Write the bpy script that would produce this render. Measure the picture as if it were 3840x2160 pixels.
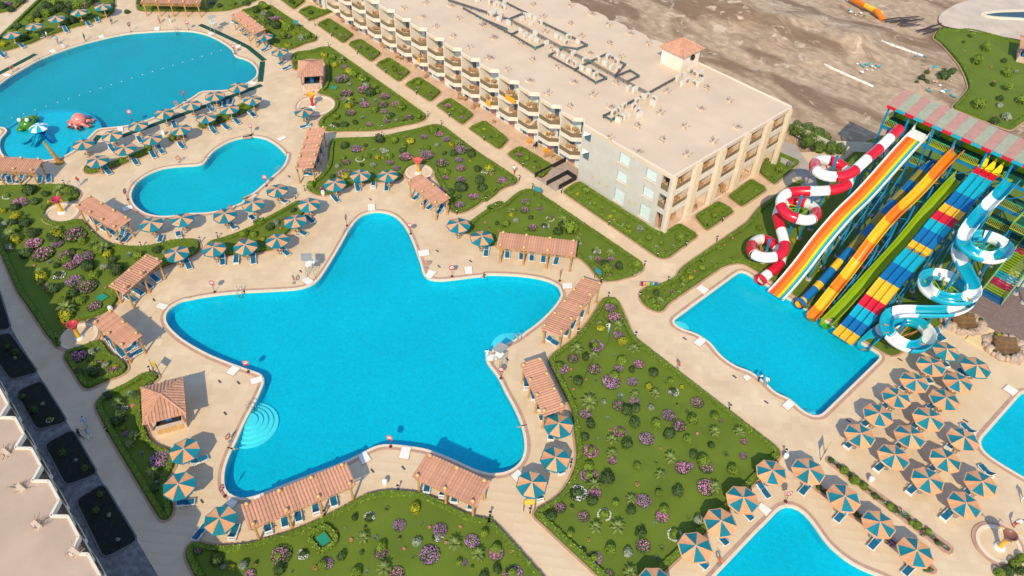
# Resort with star-shaped pool, hotel wing and water slides, seen from a drone at 70 m.
import bpy, bmesh, math, random
import numpy as np
from mathutils import Vector, Matrix
random.seed(7)
R = math.radians
for o in list(bpy.data.objects): bpy.data.objects.remove(o)
SC = bpy.context.scene
COL = SC.collection

# ---------------------------------------------------------------- camera
cd = bpy.data.cameras.new('camera'); cam = bpy.data.objects.new('camera', cd); COL.objects.link(cam)
CX = Vector((0.666801, 0.744869, 0.023379)); CY = Vector((-0.526733, 0.448871, 0.721850)); CZ = Vector((0.527189, -0.493645, 0.691655))
cam.matrix_world = Matrix(((CX.x, CY.x, CZ.x, 0), (CX.y, CY.y, CZ.y, 0), (CX.z, CY.z, CZ.z, 70), (0, 0, 0, 1)))
cd.sensor_width = 36; cd.lens = 2922.9 / 3840 * 36; cd.clip_end = 6000; cd.clip_start = .5
SC.camera = cam
# ---------------------------------------------------------------- sky and sun
SUN_EL, SHADOW_AZ = R(41), R(127)          # shadows fall towards 127 degrees from +X
sdir = Vector((-math.cos(SHADOW_AZ) * math.cos(SUN_EL), -math.sin(SHADOW_AZ) * math.cos(SUN_EL), math.sin(SUN_EL)))
w = bpy.data.worlds.new('World'); SC.world = w; w.use_nodes = True
nt = w.node_tree; bg = nt.nodes['Background']; sky = nt.nodes.new('ShaderNodeTexSky')
sky.sky_type = 'NISHITA'; sky.sun_disc = False; sky.sun_elevation = SUN_EL
sky.sun_rotation = math.atan2(sdir.x, sdir.y)
nt.links.new(sky.outputs[0], bg.inputs[0]); bg.inputs[1].default_value = 0.15; sky.ozone_density = .8; sky.dust_density = .2
ld = bpy.data.lights.new('sun', 'SUN'); ld.energy = 2.6; ld.angle = R(.55); ld.color = (1, .875, .60)
sun = bpy.data.objects.new('sun', ld); COL.objects.link(sun); sun.rotation_euler = sdir.to_track_quat('Z', 'Y').to_euler()
sun.location = (0, 0, 90)
SC.view_settings.view_transform = 'Standard'; SC.view_settings.look = 'None'; SC.view_settings.gamma = 1
SC.view_settings.use_curve_mapping = False; SC.view_settings.exposure = 0.70
SC.render.engine = 'CYCLES'; SC.cycles.max_bounces = 6; SC.cycles.transparent_max_bounces = 12
SC.cycles.caustics_reflective = False; SC.cycles.caustics_refractive = False
try:
    SC.cycles.use_denoising = True; SC.cycles.denoiser = 'OPENIMAGEDENOISE'
except Exception: pass
# ---------------------------------------------------------------- surveyed positions in metres (x, y)
POOLS={'star':[(-78.14,45.25),(-78.53,43.81),(-77.98,42.32),(-76.77,40.33),(-75.31,38.39),(-73.84,36.39),(-72.33,34.22),(-71.1,32.36),(-70.57,31.29),(-70.49,30.42),(-70.81,29.31),(-71.33,28.33),(-72.13,27.2),(-73.6,25.19),(-75.23,22.97),(-74.61,23.82),(-76.11,21.54),(-77.14,19.8),(-77.97,18.12),(-78.39,16.71),(-78.45,17.46),(-78.59,16.08),(-78.29,14.93),(-77.51,14.08),(-76.39,13.65),(-74.72,13.6),(-72.58,13.87),(-70.48,14.41),(-67.93,15.25),(-65,16.55),(-62.29,17.91),(-61.22,18.53),(-60.39,18.35),(-58.44,16.24),(-57.34,14.7),(-56.2,13.29),(-55.01,12.02),(-53.82,10.64),(-54.59,11.42),(-53.28,9.98),(-52.48,9.26),(-51.46,8.63),(-50.6,8.25),(-49.68,8.14),(-48.92,8.35),(-48.29,8.74),(-47.86,9.36),(-47.7,9.68),(-47.39,10.62),(-46.36,14.7),(-45.13,18.96),(-44.85,20.84),(-44.75,22.03),(-44.52,23),(-43.79,23.92),(-42.55,25.05),(-40.78,26.5),(-38.89,27.4),(-37.19,28.11),(-35.4,28.73),(-33.79,29.78),(-34.36,29.42),(-33.74,29.94),(-33.11,30.76),(-32.88,31.63),(-32.93,32.61),(-33.23,33.51),(-33.81,34.33),(-34.66,35.07),(-35.74,35.81),(-36.81,36.37),(-36,35.97),(-37.38,36.65),(-39.03,37.3),(-41,37.89),(-43.08,38.71),(-44.59,39),(-45.79,39.17),(-46.32,39.35),(-46.81,39.83),(-46.88,40.97),(-46.51,42.76),(-46.31,44.38),(-46.44,45.77),(-46.51,47.69),(-46.71,49.2),(-47.11,51.12),(-47.76,53.12),(-48.44,54.19),(-48.03,53.68),(-48.97,54.46),(-49.9,54.81),(-50.92,54.59),(-52.06,54.07),(-53.41,53.14),(-55.06,51.69),(-56.56,50.09),(-57.95,48.4),(-56.99,49.43),(-58.16,47.56),(-59.39,45.39),(-60.11,44.12),(-60.95,43.14),(-61.76,42.67),(-62.51,42.61),(-63.42,43.03),(-64.78,43.78),(-66.5,44.52),(-68.68,45.49),(-70.55,46.21),(-72.56,46.83),(-74.26,47.11),(-75.59,47.1),(-76.78,46.6),(-77.53,45.97)],
'heart':[(-105.14,33.17),(-106.17,34.23),(-106.98,35.64),(-107.52,37.42),(-107.62,39.18),(-106.97,41.16),(-106.25,42.33),(-107.77,40.1),(-106.43,41.91),(-104.77,42.95),(-102.61,43.31),(-100.19,43.3),(-98.14,42.9),(-99.15,43.68),(-97.61,42.69),(-96.32,41.46),(-95.45,40.02),(-94.95,38.61),(-94.09,37.03),(-93.21,35.1),(-92.73,33.59),(-92.24,31.92),(-92.56,35.03),(-92.05,33.16),(-91.96,30.85),(-92.23,28.93),(-92.96,27.28),(-94.64,25.09),(-95.54,23.05),(-96.59,21.74),(-98.2,20.68),(-99.87,20.27),(-101.6,20.19),(-103.37,20.52),(-104.61,21.12),(-105.87,22.14),(-106.84,23.55),(-107.39,25.31),(-107.32,27.18),(-106.46,28.88),(-104.98,31.02),(-104.42,32.01),(-104.81,32.92),(-105.88,33.72)],
'lagoon':[(-144.31,10.75),(-147.35,13.84),(-148.87,16.41),(-150.67,18.77),(-152.09,21.43),(-153.54,24.18),(-154.36,27.17),(-154.83,30.7),(-154.93,33.38),(-154.68,36.17),(-154.34,38.77),(-153.5,41.63),(-151.46,45.11),(-149.14,48.5),(-147.47,50.42),(-145.36,51.67),(-143.24,52.44),(-140.17,52.95),(-137.42,53.13),(-135.5,53.04),(-134.12,52.66),(-133.37,52.21),(-132.56,52.18),(-131.1,52.97),(-129.08,53.44),(-126.65,53.13),(-124.65,52.37),(-123.41,51.37),(-122.73,50.03),(-122.31,48.1),(-122.17,46.77),(-122.4,45.42),(-123.58,43.75),(-124.91,41.96),(-124.69,41.05),(-123.97,39.89),(-123.71,38.78),(-122.76,35.99),(-122.03,32.24),(-121.92,30.51),(-122.04,28.54),(-122.68,26.99),(-123.76,24.91),(-124.43,24.1),(-124.24,23.32),(-123.29,22.43),(-122.47,21.43),(-120.77,19.1),(-120.16,17.71),(-119.86,16.44),(-120.2,15.41),(-120.87,14.01),(-122.08,12.48),(-123.82,10.95),(-125.11,10.24),(-126.46,10.01),(-128.24,10.23),(-129.2,10.43),(-131.36,11.24),(-132.25,12.42),(-133.16,12.83),(-133.88,12.83),(-134.76,12.18),(-136.08,10.58),(-138.21,9.05)],
'slide':[(-35.88,75.75),(-15.48,76.1),(-15.45,62.2),(-16,61.73),(-16.84,61.47),(-17.64,61.6),(-18.29,61.81),(-19.12,62.06),(-20.1,61.53),(-21.19,61.37),(-21.92,61.77),(-24.53,61.93),(-25.93,61.22),(-27.14,61.13),(-28.48,61.17),(-29.69,61.67),(-30.61,61.99),(-31.89,61.9),(-32.74,61.9),(-33.64,61.28),(-34.63,60.99),(-35.4,60.96),(-35.82,61.2),(-35.91,61.69),(-35.86,62.49),(-35.9,66.08)],
'corner':[(-11.76,45.24),(-11.71,47.04),(-11.77,48.46),(-11.8,49.28),(-11.54,49.87),(-11.05,50.32),(-10.39,50.51),(-9.42,50.4),(-8.3,50.03),(-7.06,49.46),(-6.05,49.21),(-4.91,49.12),(-3.77,49.22),(-2.65,49.5),(-1.39,50.12),(2.41,51.35),(1.71,46.53),(-10.14,36.08),(-11.55,36.05),(-11.67,38.37)],
'edge':[(-1.81,83.86),(-1.93,77.79),(-2.04,72.76),(-1.77,72.3),(-0.93,71.66),(0.18,71.61),(1.69,71.66),(3.21,71.77),(6.19,72.37),(5.57,79.98),(2.34,85.45)]}
LAWNS={'west':[(-164.72,19.25),(-167.4,21.97),(-180.01,33.37),(-178.01,40.18),(-170.56,45.15),(-164.58,42.61),(-163.38,41.29),(-162.98,39.82),(-162.26,35.69),(-162.63,33.73),(-162.09,31.05),(-161.61,27.65),(-160.71,25.56),(-160.78,23.05),(-160.64,21.85),(-160.69,19.95),(-161.13,18.2)],
'northwest':[(-189.1,26.34),(-183.57,33.24),(-180.98,31.31),(-177.46,28.08),(-177.75,25.07),(-178.04,23.52)],
'back':[(-169.47,49.1),(-162.57,46.31),(-161.26,46.89),(-152.74,57.13),(-151.01,59.85),(-150.79,62.17),(-151.79,67.68),(-153.27,71.07),(-164.08,60.24)],
'backright':[(-148.85,63.35),(-149.44,68.04),(-148.48,66.71),(-147.46,68.15),(-129.5,67.89),(-128.38,67.08),(-128.84,64.94),(-128.35,61.8),(-128.42,60.67),(-131.53,59.66),(-133.06,59.54),(-137.5,61.36),(-144.27,62.19),(-149.58,61.62)],
'kiosk':[(-126.08,60.12),(-126.87,61.4),(-125.39,64.05),(-125.62,65.86),(-124.76,67.62),(-124.18,67.62),(-93.83,66.94),(-92.92,66.29),(-92.66,64.9),(-93.83,61.48),(-94.69,58.78),(-96.13,56.53),(-100.21,51.37),(-102.45,51.35),(-103.72,52.2),(-104.61,54.35),(-105.1,55.95),(-106.1,56.98),(-108.01,57.8),(-109.89,57.66),(-111.48,56.67),(-112.15,56.86),(-111.95,58.29),(-114.84,60.55),(-120.54,63.89),(-123.29,62.53),(-123.72,60),(-120.55,58.01),(-121.98,58.06)],
'middle':[(-97.74,50.89),(-93.86,56.05),(-93,57.6),(-92.22,60.31),(-91.29,62.97),(-90.94,64.96),(-90.76,65.97),(-89.7,66.98),(-82.02,66.55),(-79.35,66.45),(-72.94,66.58),(-70.5,66.55),(-69.77,66.01),(-69.79,64.9),(-70.22,63.95),(-70.14,62.56),(-69.75,60.91),(-69.47,59.38),(-69.79,58.39),(-70.59,62.44),(-70.61,60.72),(-69.71,58.88),(-69.44,57.18),(-69.36,55.66),(-69.58,54.61),(-70.3,53.76),(-71.51,53.92),(-73.4,55.32),(-79.28,57.31),(-80.64,58.15),(-81.99,58.13),(-83.22,57.35),(-83.62,55.96),(-83.17,54.68),(-82.17,53.86),(-81.61,52.42),(-82.41,51.17),(-84.41,48.56),(-85.32,46.62),(-85.42,44.37),(-85.31,42.4),(-86.46,41.25),(-88.44,40.77),(-89.25,41.08),(-89.68,42.28),(-90.15,43.9),(-91.36,46.02),(-93.73,47.8),(-94.46,48.26),(-97.02,50.02)],
'east':[(-67.51,66.19),(-66.95,66.57),(-45,66.55),(-44.51,65.87),(-44.36,64.37),(-45.02,62.27),(-45.64,60.79),(-46.58,59.68),(-47.48,59.78),(-49.01,60.32),(-50.41,60.7),(-51.7,60.74),(-52.66,60.65),(-57.5,57.96),(-60.95,53.71),(-62.77,52.47),(-61.01,53.29),(-62.06,52.59),(-63.91,52.76),(-65.24,52.67),(-66.12,52.19),(-67.21,54.3),(-67.73,57.2),(-67.79,58.93),(-67.27,61.37),(-67.54,57.74),(-67.34,59.26),(-67.1,60.76),(-67.57,62.25),(-68.04,64.21),(-67.91,65.43)],
'triangle':[(-44.28,57.66),(-43.91,58.41),(-43.28,58.92),(-42.5,58.66),(-37.14,55.49),(-20.18,55.13),(-15.45,55.08),(-15.2,54.4),(-15.27,53.38),(-15.02,45.1),(-15.08,35.36),(-15.22,32.5),(-17.53,29.87),(-19.03,29.96),(-27.76,29.64),(-27.95,29.88),(-27.7,31.02),(-27.44,32.93),(-27.98,35.05),(-28.94,36.99),(-30.02,38.27),(-32.6,40.33),(-33.77,41.29),(-34.33,41.8),(-41.28,44.68),(-41.61,45.09),(-41.67,47.17),(-41.69,49.63),(-42.15,51.06),(-42.85,53.73),(-43.66,55.77),(-44.3,57.17)],
'south':[(-43.63,6.33),(-42.38,9.16),(-41.45,11.64),(-41,13.98),(-40.72,15.59),(-40.55,17.29),(-40.42,18.4),(-39.94,19.68),(-38.9,20.98),(-37.27,22.56),(-35.84,23.43),(-33.89,24.15),(-32.04,24.78),(-30.99,25.34),(-30.13,26.18),(-29.49,26.36),(-30.32,25.96),(-29.9,26.25),(-28.94,26.36),(-22.38,26.13),(-20.34,26.02),(-37.08,5.35),(-41.62,1.72),(-43.7,1.75),(-46.3,1.91),(-46.97,2.42),(-47.18,2.96),(-46.78,3.56),(-45.93,4.05),(-44.72,4.91),(-43.61,6.62)],
'kiosklower':[(-69.29,2.25),(-69.74,2.66),(-70.1,3.9),(-70.05,5.13),(-69.82,6.17),(-70.12,7.31),(-70.23,8.39),(-69.96,9.05),(-68.21,9.72),(-68.11,8.89),(-68.15,7.37),(-66.13,6.38),(-63.02,5.18),(-62.56,5.47),(-61.42,5.04),(-60.08,5.12),(-59.21,5.34),(-58.31,6.27),(-56.38,5.99),(-55.42,5.07),(-55.44,4.25),(-54.21,3.7),(-52.26,3.65),(-51.45,3.46),(-50.83,3.06),(-50.51,2.38),(-50.68,1.92),(-51.16,1.77),(-63.9,1.95)],
'slope':[(-78.39,6.82),(-77.13,6.66),(-75.77,6.64),(-74.43,6.89),(-72.86,7.41),(-72.12,7.5),(-71.4,6.82),(-71.58,5.61),(-71.91,4.49),(-71.68,3.03),(-71.88,2.37),(-72.36,2.25),(-79.08,2.26),(-79.45,2.89),(-78.79,4.18),(-78.65,5.16),(-78.85,6.15)],
'meadow':[(-118.86,5.9),(-117.9,7.13),(-116.52,8.98),(-112.59,14.05),(-111.39,15.04),(-110.03,15.5),(-108.66,15.47),(-107.63,14.85),(-107.5,13.79),(-108.63,12.65),(-108.74,11.32),(-107.95,10.29),(-106.47,9.71),(-105.01,9.74),(-103.57,10.87),(-103.16,11.93),(-103.19,12.84),(-102.65,13.4),(-100.76,13.45),(-98.52,13.51),(-96.46,13.77),(-94.89,14.2),(-93.21,15.48),(-91.65,17.1),(-90.82,18.57),(-90.28,20.82),(-89.26,22.56),(-88.29,23.53),(-87.16,23.5),(-85.67,22.62),(-85.52,21.41),(-85.6,20.22),(-85.92,18.83),(-85.68,17.52),(-86.39,16.34),(-85.28,11.24),(-83.95,11.27),(-83.05,10.21),(-82.69,9.79),(-82.56,9.19),(-82.48,7.53),(-82.89,6.48),(-83.1,5.24),(-82.76,3.94),(-81.64,3.03),(-79.9,2.36),(-83.1,2.01),(-90.57,1.89),(-93.13,1.79),(-102.56,2.53),(-107.45,2.59)],
'lens':[(-86.88,25.09),(-86.39,25.74),(-86.09,27.47),(-85.93,29.88),(-86.05,32.76),(-86.13,30.39),(-86.4,33.11),(-86.69,35.91),(-87.09,37.76),(-86.87,38.91),(-85.78,38.98),(-84,37.91),(-82.07,34.63),(-81.07,32.67),(-79.7,30.7),(-80.34,28.9),(-81.94,26.5),(-80.67,27.88),(-82.66,25.05),(-84.01,23.19),(-85.32,22.96),(-86.7,24.04)],
'isleone':[(-114.53,17.8),(-115.26,18.27),(-115.18,19.37),(-113.66,20.95),(-113.18,23.13),(-113.59,25.89),(-113.83,27.75),(-113.05,28.21),(-112.23,27.77),(-112.29,25.34),(-111.98,22.64),(-112.17,19.38),(-112.56,18.21),(-113.39,17.71)],
'isletwo':[(-115.1,31.29),(-115.78,31.87),(-115.21,32.91),(-114.02,33.84),(-113.13,33.65),(-112.48,32.94),(-112.84,31.82),(-113.77,31.14)],
'islethree':[(-115.18,36.28),(-115.48,37.38),(-115.62,39.97),(-116.28,44.1),(-116.78,46.2),(-115.84,47.56),(-114.39,47.23),(-113.78,44.8),(-113.33,41.56),(-113.15,37.58),(-113.81,36.28)],
'slides':[(-41.81,61.59),(-42.22,62.64),(-41.36,64.68),(-40.78,66.67),(-40.73,67.97),(-41.34,68.99),(-41.49,70.52),(-41.54,84.7),(-42.53,88.71),(-42.64,98.34),(-40.63,106.63),(-41.54,118.24),(-37.92,129.99),(-19.72,127.01),(-11.9,108.16),(-12.69,92.59),(-14.24,78.3),(-14.62,76.72),(-15.66,76.64),(-36.13,77.09),(-37.15,76.49),(-37.94,74.35),(-38.15,63.08),(-37.54,61.27),(-38.62,60.61),(-40.3,60.62),(-41.31,61.14)],
'park':[(-52.5,162.29),(-53.82,167.51),(-50.99,169.41),(-50.03,171.79),(-47.88,172.62),(-39.46,174.56),(-33.81,175.62),(-26.53,156.82),(-27.23,139.55),(-30.66,139.2),(-37.39,138.95),(-37.8,143.16),(-38.59,148.31),(-40.89,151.88),(-43.56,155.27),(-46.77,158.3),(-50.64,161.57)],
'q0':[(-141.91,70.9),(-142.41,74.42),(-138.64,74.96),(-138.72,78.42),(-137.67,77.8),(-136.53,70.59)],
'qa':[(-150.05,71.15),(-146.54,75.09),(-145.09,74.48),(-143.11,70.72)],
'q1':[(-134.52,70.74),(-135.05,74),(-126.08,73.94),(-124.26,70.36)],
'q2':[(-123.72,70.88),(-123.66,73.84),(-116.42,73.66),(-114.89,70.26)],
'q3':[(-113.68,70.28),(-114.23,73.75),(-107.21,73.63),(-105.75,69.88)],
'q4':[(-104.44,70.13),(-104.85,73.65),(-98.12,73.59),(-96.75,70)],
'q5':[(-95.29,70.06),(-95.59,73.43),(-88.77,73.21),(-87.62,69.64)],
'q6':[(-86.32,69.74),(-86.21,73.31),(-79.38,72.7),(-78.22,69.55)],
'q7':[(-76.64,69.59),(-76.8,72.8),(-69.01,73.05),(-68.23,69.25)],
'q8':[(-63.93,69.44),(-64.2,73.18),(-47.77,73.13),(-47.74,76.98),(-44.2,77.05),(-43.86,69.9),(-44.37,69.12),(-45.02,68.96)],
'q9':[(-47.37,79.96),(-47.32,85.49),(-44.21,85.5),(-44.1,78.67)],
'q10':[(-47.13,87.6),(-47.47,93.92),(-44.27,93.78),(-44.21,91.07),(-44.21,87.04)],
'q11':[(-47.86,96.39),(-50.32,103.18),(-44.89,103.89),(-44.56,98.83),(-44.26,95.44)]}
BEDS=[[(-90.01,-1.99),(-95.99,0.3),(-87.3,-0.8),(-87.67,-1.93)],[(-87.14,-2.83),(-86.76,-1.15),(-78.11,-0.72),(-78.99,-3.37),(-84.2,-3.7)],[(-76.79,-3.49),(-76.7,-0.83),(-68.98,-0.71),(-69.94,-3.48)],[(-67.55,-3.55),(-67.6,-0.69),(-60.38,-0.75),(-61.09,-3.63)],[(-58.74,-3.51),(-58.86,-0.78),(-50.53,-0.7),(-50.84,-3.79)]]
PLATES=[[(-79.95,45.63),(-79.37,46.48),(-78.14,45.73),(-78.7,44.87)],[(-67,44.98),(-66.25,46.29),(-65.32,45.73),(-66.01,44.46)],[(-62.98,43.88),(-62.02,44.34),(-61.51,43.03),(-62.33,42.65)],[(-60.42,47.73),(-59.84,48.58),(-58.72,47.79),(-59.27,46.98)],[(-72.12,30.01),(-72.3,30.94),(-70.95,31.16),(-70.79,30.19)],[(-49.66,55.42),(-48.94,56.5),(-48.17,55.89),(-48.9,54.87)],[(-37.6,68.12),(-37.64,69.21),(-36.33,69.2),(-36.21,68.07)],[(-46.71,39.95),(-45.98,40.8),(-45.24,40.33),(-45.9,39.35)],[(-31.82,60.3),(-31.8,61.57),(-30.95,61.74),(-30.83,60.34)],[(-24.58,60.46),(-24.48,61.09),(-23.82,61.03),(-23.85,60.21)],[(-19.14,60.34),(-19.15,61.66),(-18.26,61.6),(-18.24,60.3)],[(-3.55,82.09),(-3.45,83.21),(-2.19,83.16),(-2.29,81.98)],[(-42.67,24.7),(-41.98,25.35),(-40.96,24.24),(-41.79,23.58)],[(-44.75,20.5),(-44.74,21.46),(-43.47,21.29),(-43.59,20.26)],[(-47.59,9.87),(-47.35,10.53),(-47.01,10.41),(-47.15,9.75)],[(-32.43,31.03),(-32.48,32.13),(-31.56,32.14),(-31.41,31.01)],[(-79.53,13.78),(-79.96,14.53),(-78.81,15.16),(-78.39,14.37)],[(-64.12,15.41),(-64.66,16.51),(-63.72,16.97),(-63.18,15.82)],[(-61.47,16.98),(-61.05,18.29),(-60.28,17.98),(-60.66,16.76)],[(-48.63,7.44),(-49.05,8.06),(-48.11,8.47),(-47.73,7.73)],[(-101.66,18.53),(-101.51,19.83),(-100.61,19.78),(-100.65,18.36)],[(-103.31,44.2),(-103.57,45.54),(-102.81,45.7),(-102.47,44.32)],[(-153.13,45.84),(-152.6,46.72),(-151.27,46.02),(-151.93,45.21)],[(-156.19,36.13),(-156.19,37.07),(-154.96,36.91),(-155.07,35.91)],[(-155.94,26.92),(-156.01,27.93),(-154.79,28),(-154.7,27.09)],[(-122.58,26.23),(-122.29,27.1),(-121.03,26.67),(-121.37,26.01)],[(-122.27,49.24),(-122.43,50.08),(-121.17,50.58),(-121.04,49.65)],[(-144.36,52.54),(-144.45,53.38),(-143.31,53.46),(-143.37,52.51)],[(-151.96,17.7),(-151.88,18.41),(-150.94,18.94),(-150.67,17.86)],[(-136.2,54.13),(-136.21,55.17),(-135.24,54.75),(-135.34,53.79)],[(-13.32,47.44),(-13.41,48.15),(-12.19,48.26),(-12.12,47.25)]]
UMB={'west':[(-163.04,40.41),(-163.41,35.99),(-163.47,31.68),(-162.7,27.41),(-161.72,23.22)],
'lagoonfront':[(-118.3,45.79),(-118.04,41.47),(-117.93,37.35),(-118.1,32.76),(-117.45,28.25),(-117.27,24.01),(-117.46,19.73)],
'lagoonback':[(-113.12,45.65),(-112.77,41.43),(-112.71,37.29),(-112,32.81),(-112.33,28.26),(-112.25,24.11),(-111.84,19.77)],
'back':[(-132.11,58.51),(-125.02,57.69),(-104.57,50.28)],
'heart':[(-92.64,19.55),(-90.88,23.1),(-88.04,27.97),(-87.68,32.16),(-88.5,36.33)],
'starleft':[(-84.62,19.57),(-82.5,23.59),(-80.33,26.93),(-78.6,30.71),(-80.69,34.62),(-82.7,37.96)],
'startop':[(-84.33,43.28),(-84.07,47.41),(-81.32,50.47)],
'starright':[(-65.68,51.03),(-61.58,51.71)],
'southwest':[(-55.47,7),(-51.96,4.79),(-45.91,6.06)],
'southeast':[(-32.69,38.07),(-29.93,34.86),(-29.39,31.08)],
'cornerleft':[(-14.32,50.41),(-14.4,45.47),(-14.34,41.93),(-14.22,38.04),(-14.46,32.43)],
'cornerright':[(-11.86,53.35),(-7.9,53.32),(-4.05,53.29),(-0.24,53.25)],
'grid':[(-10.41,76.61),(-10.54,72.82),(-10.74,69.21),(-10.9,65.43),(-10.75,61.5),(-7.18,76.6),(-7.06,72.89),(-6.98,69.17),(-7.1,65.39),(-7.1,61.67),(-3.19,69.35),(-3.25,65.49),(-3.32,61.7),(0.5,65.51),(0.42,61.79),(-10.45,80.23),(-6.99,80.33)]}
LOUNGE={'west':[(-162.16,23.72,-159.16,23.93),(-164.02,27.88,-161.13,27.82),(-163.4,32.36,-160.31,32.09),(-163.33,36.63,-160.43,36.4),(-164.06,38.84,-161.16,38.16),(-160.06,19.91,-157.61,20.11)],
'backpergola':[(-145.72,58.41,-143.68,58.77),(-141.21,59,-140.81,57.61),(-138.65,58.79,-138.54,57.45),(-134.74,59.23,-134.45,57.57),(-131.43,58.67,-131.03,56.73)],
'lagoon':[(-119.09,42.3,-117.82,41.76),(-118.61,43.16,-117.35,42.32),(-118.45,44.2,-117.48,43.4),(-118.88,40.31,-117.13,40.23),(-113.47,44.92,-110.98,44.68),(-113.12,41.84,-110.66,41.63),(-112.9,37.64,-110.54,37.42),(-112.51,39.56,-110.5,39.6),(-111.88,31.84,-109.88,31.73),(-112.93,28.89,-110.22,28.66),(-112.46,27.53,-110.17,27.24),(-117.44,27.62,-115.75,27.44),(-117.44,23.24,-116.02,23.27),(-117.91,33.68,-116.64,33.39),(-112.6,24.63,-109.9,24.44),(-112.74,20.38,-110.11,20.42)],
'lagoonpergola':[(-119.92,8.72,-119.04,7.61),(-119.13,8.78,-117.55,8.53),(-117.84,10.54,-116.8,9.21),(-116.39,12.49,-114.77,11.64),(-116.1,13.49,-113.99,12.78)],
'heartpergola':[(-101.65,14.37,-99.86,14.6),(-98.9,14.61,-97.26,15.26),(-97.71,15.28,-96.3,15.48),(-95.9,16.69,-94.74,15.16),(-94.91,17.13,-94,15.61)],
'heart':[(-90.64,19.29,-92.05,20.15),(-89.8,21.72,-91.16,22.11),(-86.78,28.4,-88.32,28.45),(-86.49,31.37,-88.21,31.44),(-86.31,31.33,-88.12,31.37),(-87.4,36.84,-89.04,36.43)],
'starleft':[(-85.24,20.45,-83.04,20.03),(-83.02,24.6,-81.01,23.58),(-80.19,25.05,-81.64,25.89),(-80.63,27.77,-78.6,26.75),(-79.22,31.17,-77.27,31.21),(-81.36,34.81,-79.44,35.23),(-83.13,37.27,-81.1,37.38)],
'startop':[(-85.03,42.85,-82.84,42.58),(-85.1,47.21,-83.06,46.23),(-82.32,48.26,-83.63,49.26),(-82.36,50.77,-80.46,49.33)],
'topergola':[(-76.68,52.57,-76.45,51.49),(-74.95,52.57,-74.59,51.69),(-73.55,52.6,-73.35,51.75),(-72.17,53.44,-71.57,51.77)],
'starright':[(-61.47,52.66,-59.97,51.08),(-59.15,54.33,-57.87,53.1),(-57.67,55.53,-56.37,54.35),(-56.58,56.47,-55.33,55.24),(-55.35,57.57,-54.09,56.17),(-53.81,58.69,-52.74,57.13)],
'sidepergola':[(-95.99,48.08,-95.16,47.17),(-94.57,46.7,-93.32,45.63),(-93.18,45.35,-92.33,44.54),(-91.85,42.52,-90.93,43.45)],
'back':[(-125.16,58.5,-124.33,56.55),(-122.41,58.04,-122.34,56.2),(-103.22,50.08,-103.58,48.86),(-113.66,44.69,-110.99,44.66)],
'leftpergola':[(-85.63,15.67,-83.28,16.11),(-84.9,14.27,-82.91,14.78),(-84.48,12.87,-82.37,13.55),(-84.03,11.7,-81.77,12.3)],
'nookpergola':[(-78.2,7.32,-76.98,7.3),(-76.64,7.43,-75.61,7.41),(-75.28,7.54,-74.19,7.62),(-73.37,8.13,-73.49,9.36),(-74.62,9.11,-74.57,8.23)],
'southwest':[(-54.98,7.35,-54.87,8.09),(-51.66,3.8,-50.77,5.19),(-46.83,3.34,-47.63,4.8),(-44.58,6.01,-45.69,7.11)],
'southpergola':[(-42.97,9.07,-44.04,9.45),(-42.55,10.63,-43.64,11.1),(-42.2,11.93,-43.27,12.36),(-41.69,13.61,-42.82,14.09),(-41.38,15.46,-42.41,15.88),(-36.65,23.37,-37.36,24.12),(-35.09,24.2,-35.78,24.96),(-33.93,24.77,-34.61,25.53),(-32.23,25.49,-32.91,26.23)],
'eastpergola':[(-43.77,47.12,-42.2,47.37),(-43.46,52.34,-44.25,53.64),(-42.7,49.08,-43.35,50.3),(-43.04,50.37,-43.71,51.62),(-39.79,40.1,-40.55,40.71),(-38.15,39.69,-38.99,40.29),(-36.67,39.15,-37.53,39.7),(-35.1,39.34,-35.5,38.54)],
'southeast':[(-28.3,31.33,-29.35,31.86),(-29.17,35.15,-30.28,35.51),(-32.92,37.25,-33.73,38.19)],
'cornerleft':[(-14.84,49.64,-13.1,49.09),(-14.07,45.88,-13.19,45.78),(-14.19,41.89,-13.11,41.71),(-13.88,38.23,-12.97,38.26)],
'cornerright':[(-11.36,54.05,-11.23,51.82),(-7.19,54.16,-7.17,51.75),(-3.36,54.04,-3.4,51.7),(0.28,53.93,0.14,51.84)],
'grid':[(-11.25,60.42,-11.11,62.55),(-7.61,60.19,-7.5,62.4),(-7.59,64.21,-7.57,66.31),(-3.98,60.26,-3.83,62.41),(-3.79,64.6,-3.61,66.46),(-3.88,68.49,-3.78,70.35),(-0.2,60.03,-0.03,62.29),(-0.03,64.5,0.09,66.23),(0.72,68.96,-0.31,69.43),(-11.57,64.48,-11.39,66.3),(-7.77,68.42,-7.64,70.41),(-3.16,72.85,-4.02,73.21),(-11.34,68.37,-11.24,70.16),(-7.91,72.22,-7.74,73.98),(-11.34,72.12,-11.2,73.65),(-7.8,75.98,-7.59,77.72),(-9.7,76.28,-10.53,76.84),(-7.14,80.4,-8.09,80.72),(-9.67,80.19,-10.48,80.58)],
'slidepool':[(-13.39,84.71,-11.67,84.14),(-13.39,83.85,-11.99,83.63)]}
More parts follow.
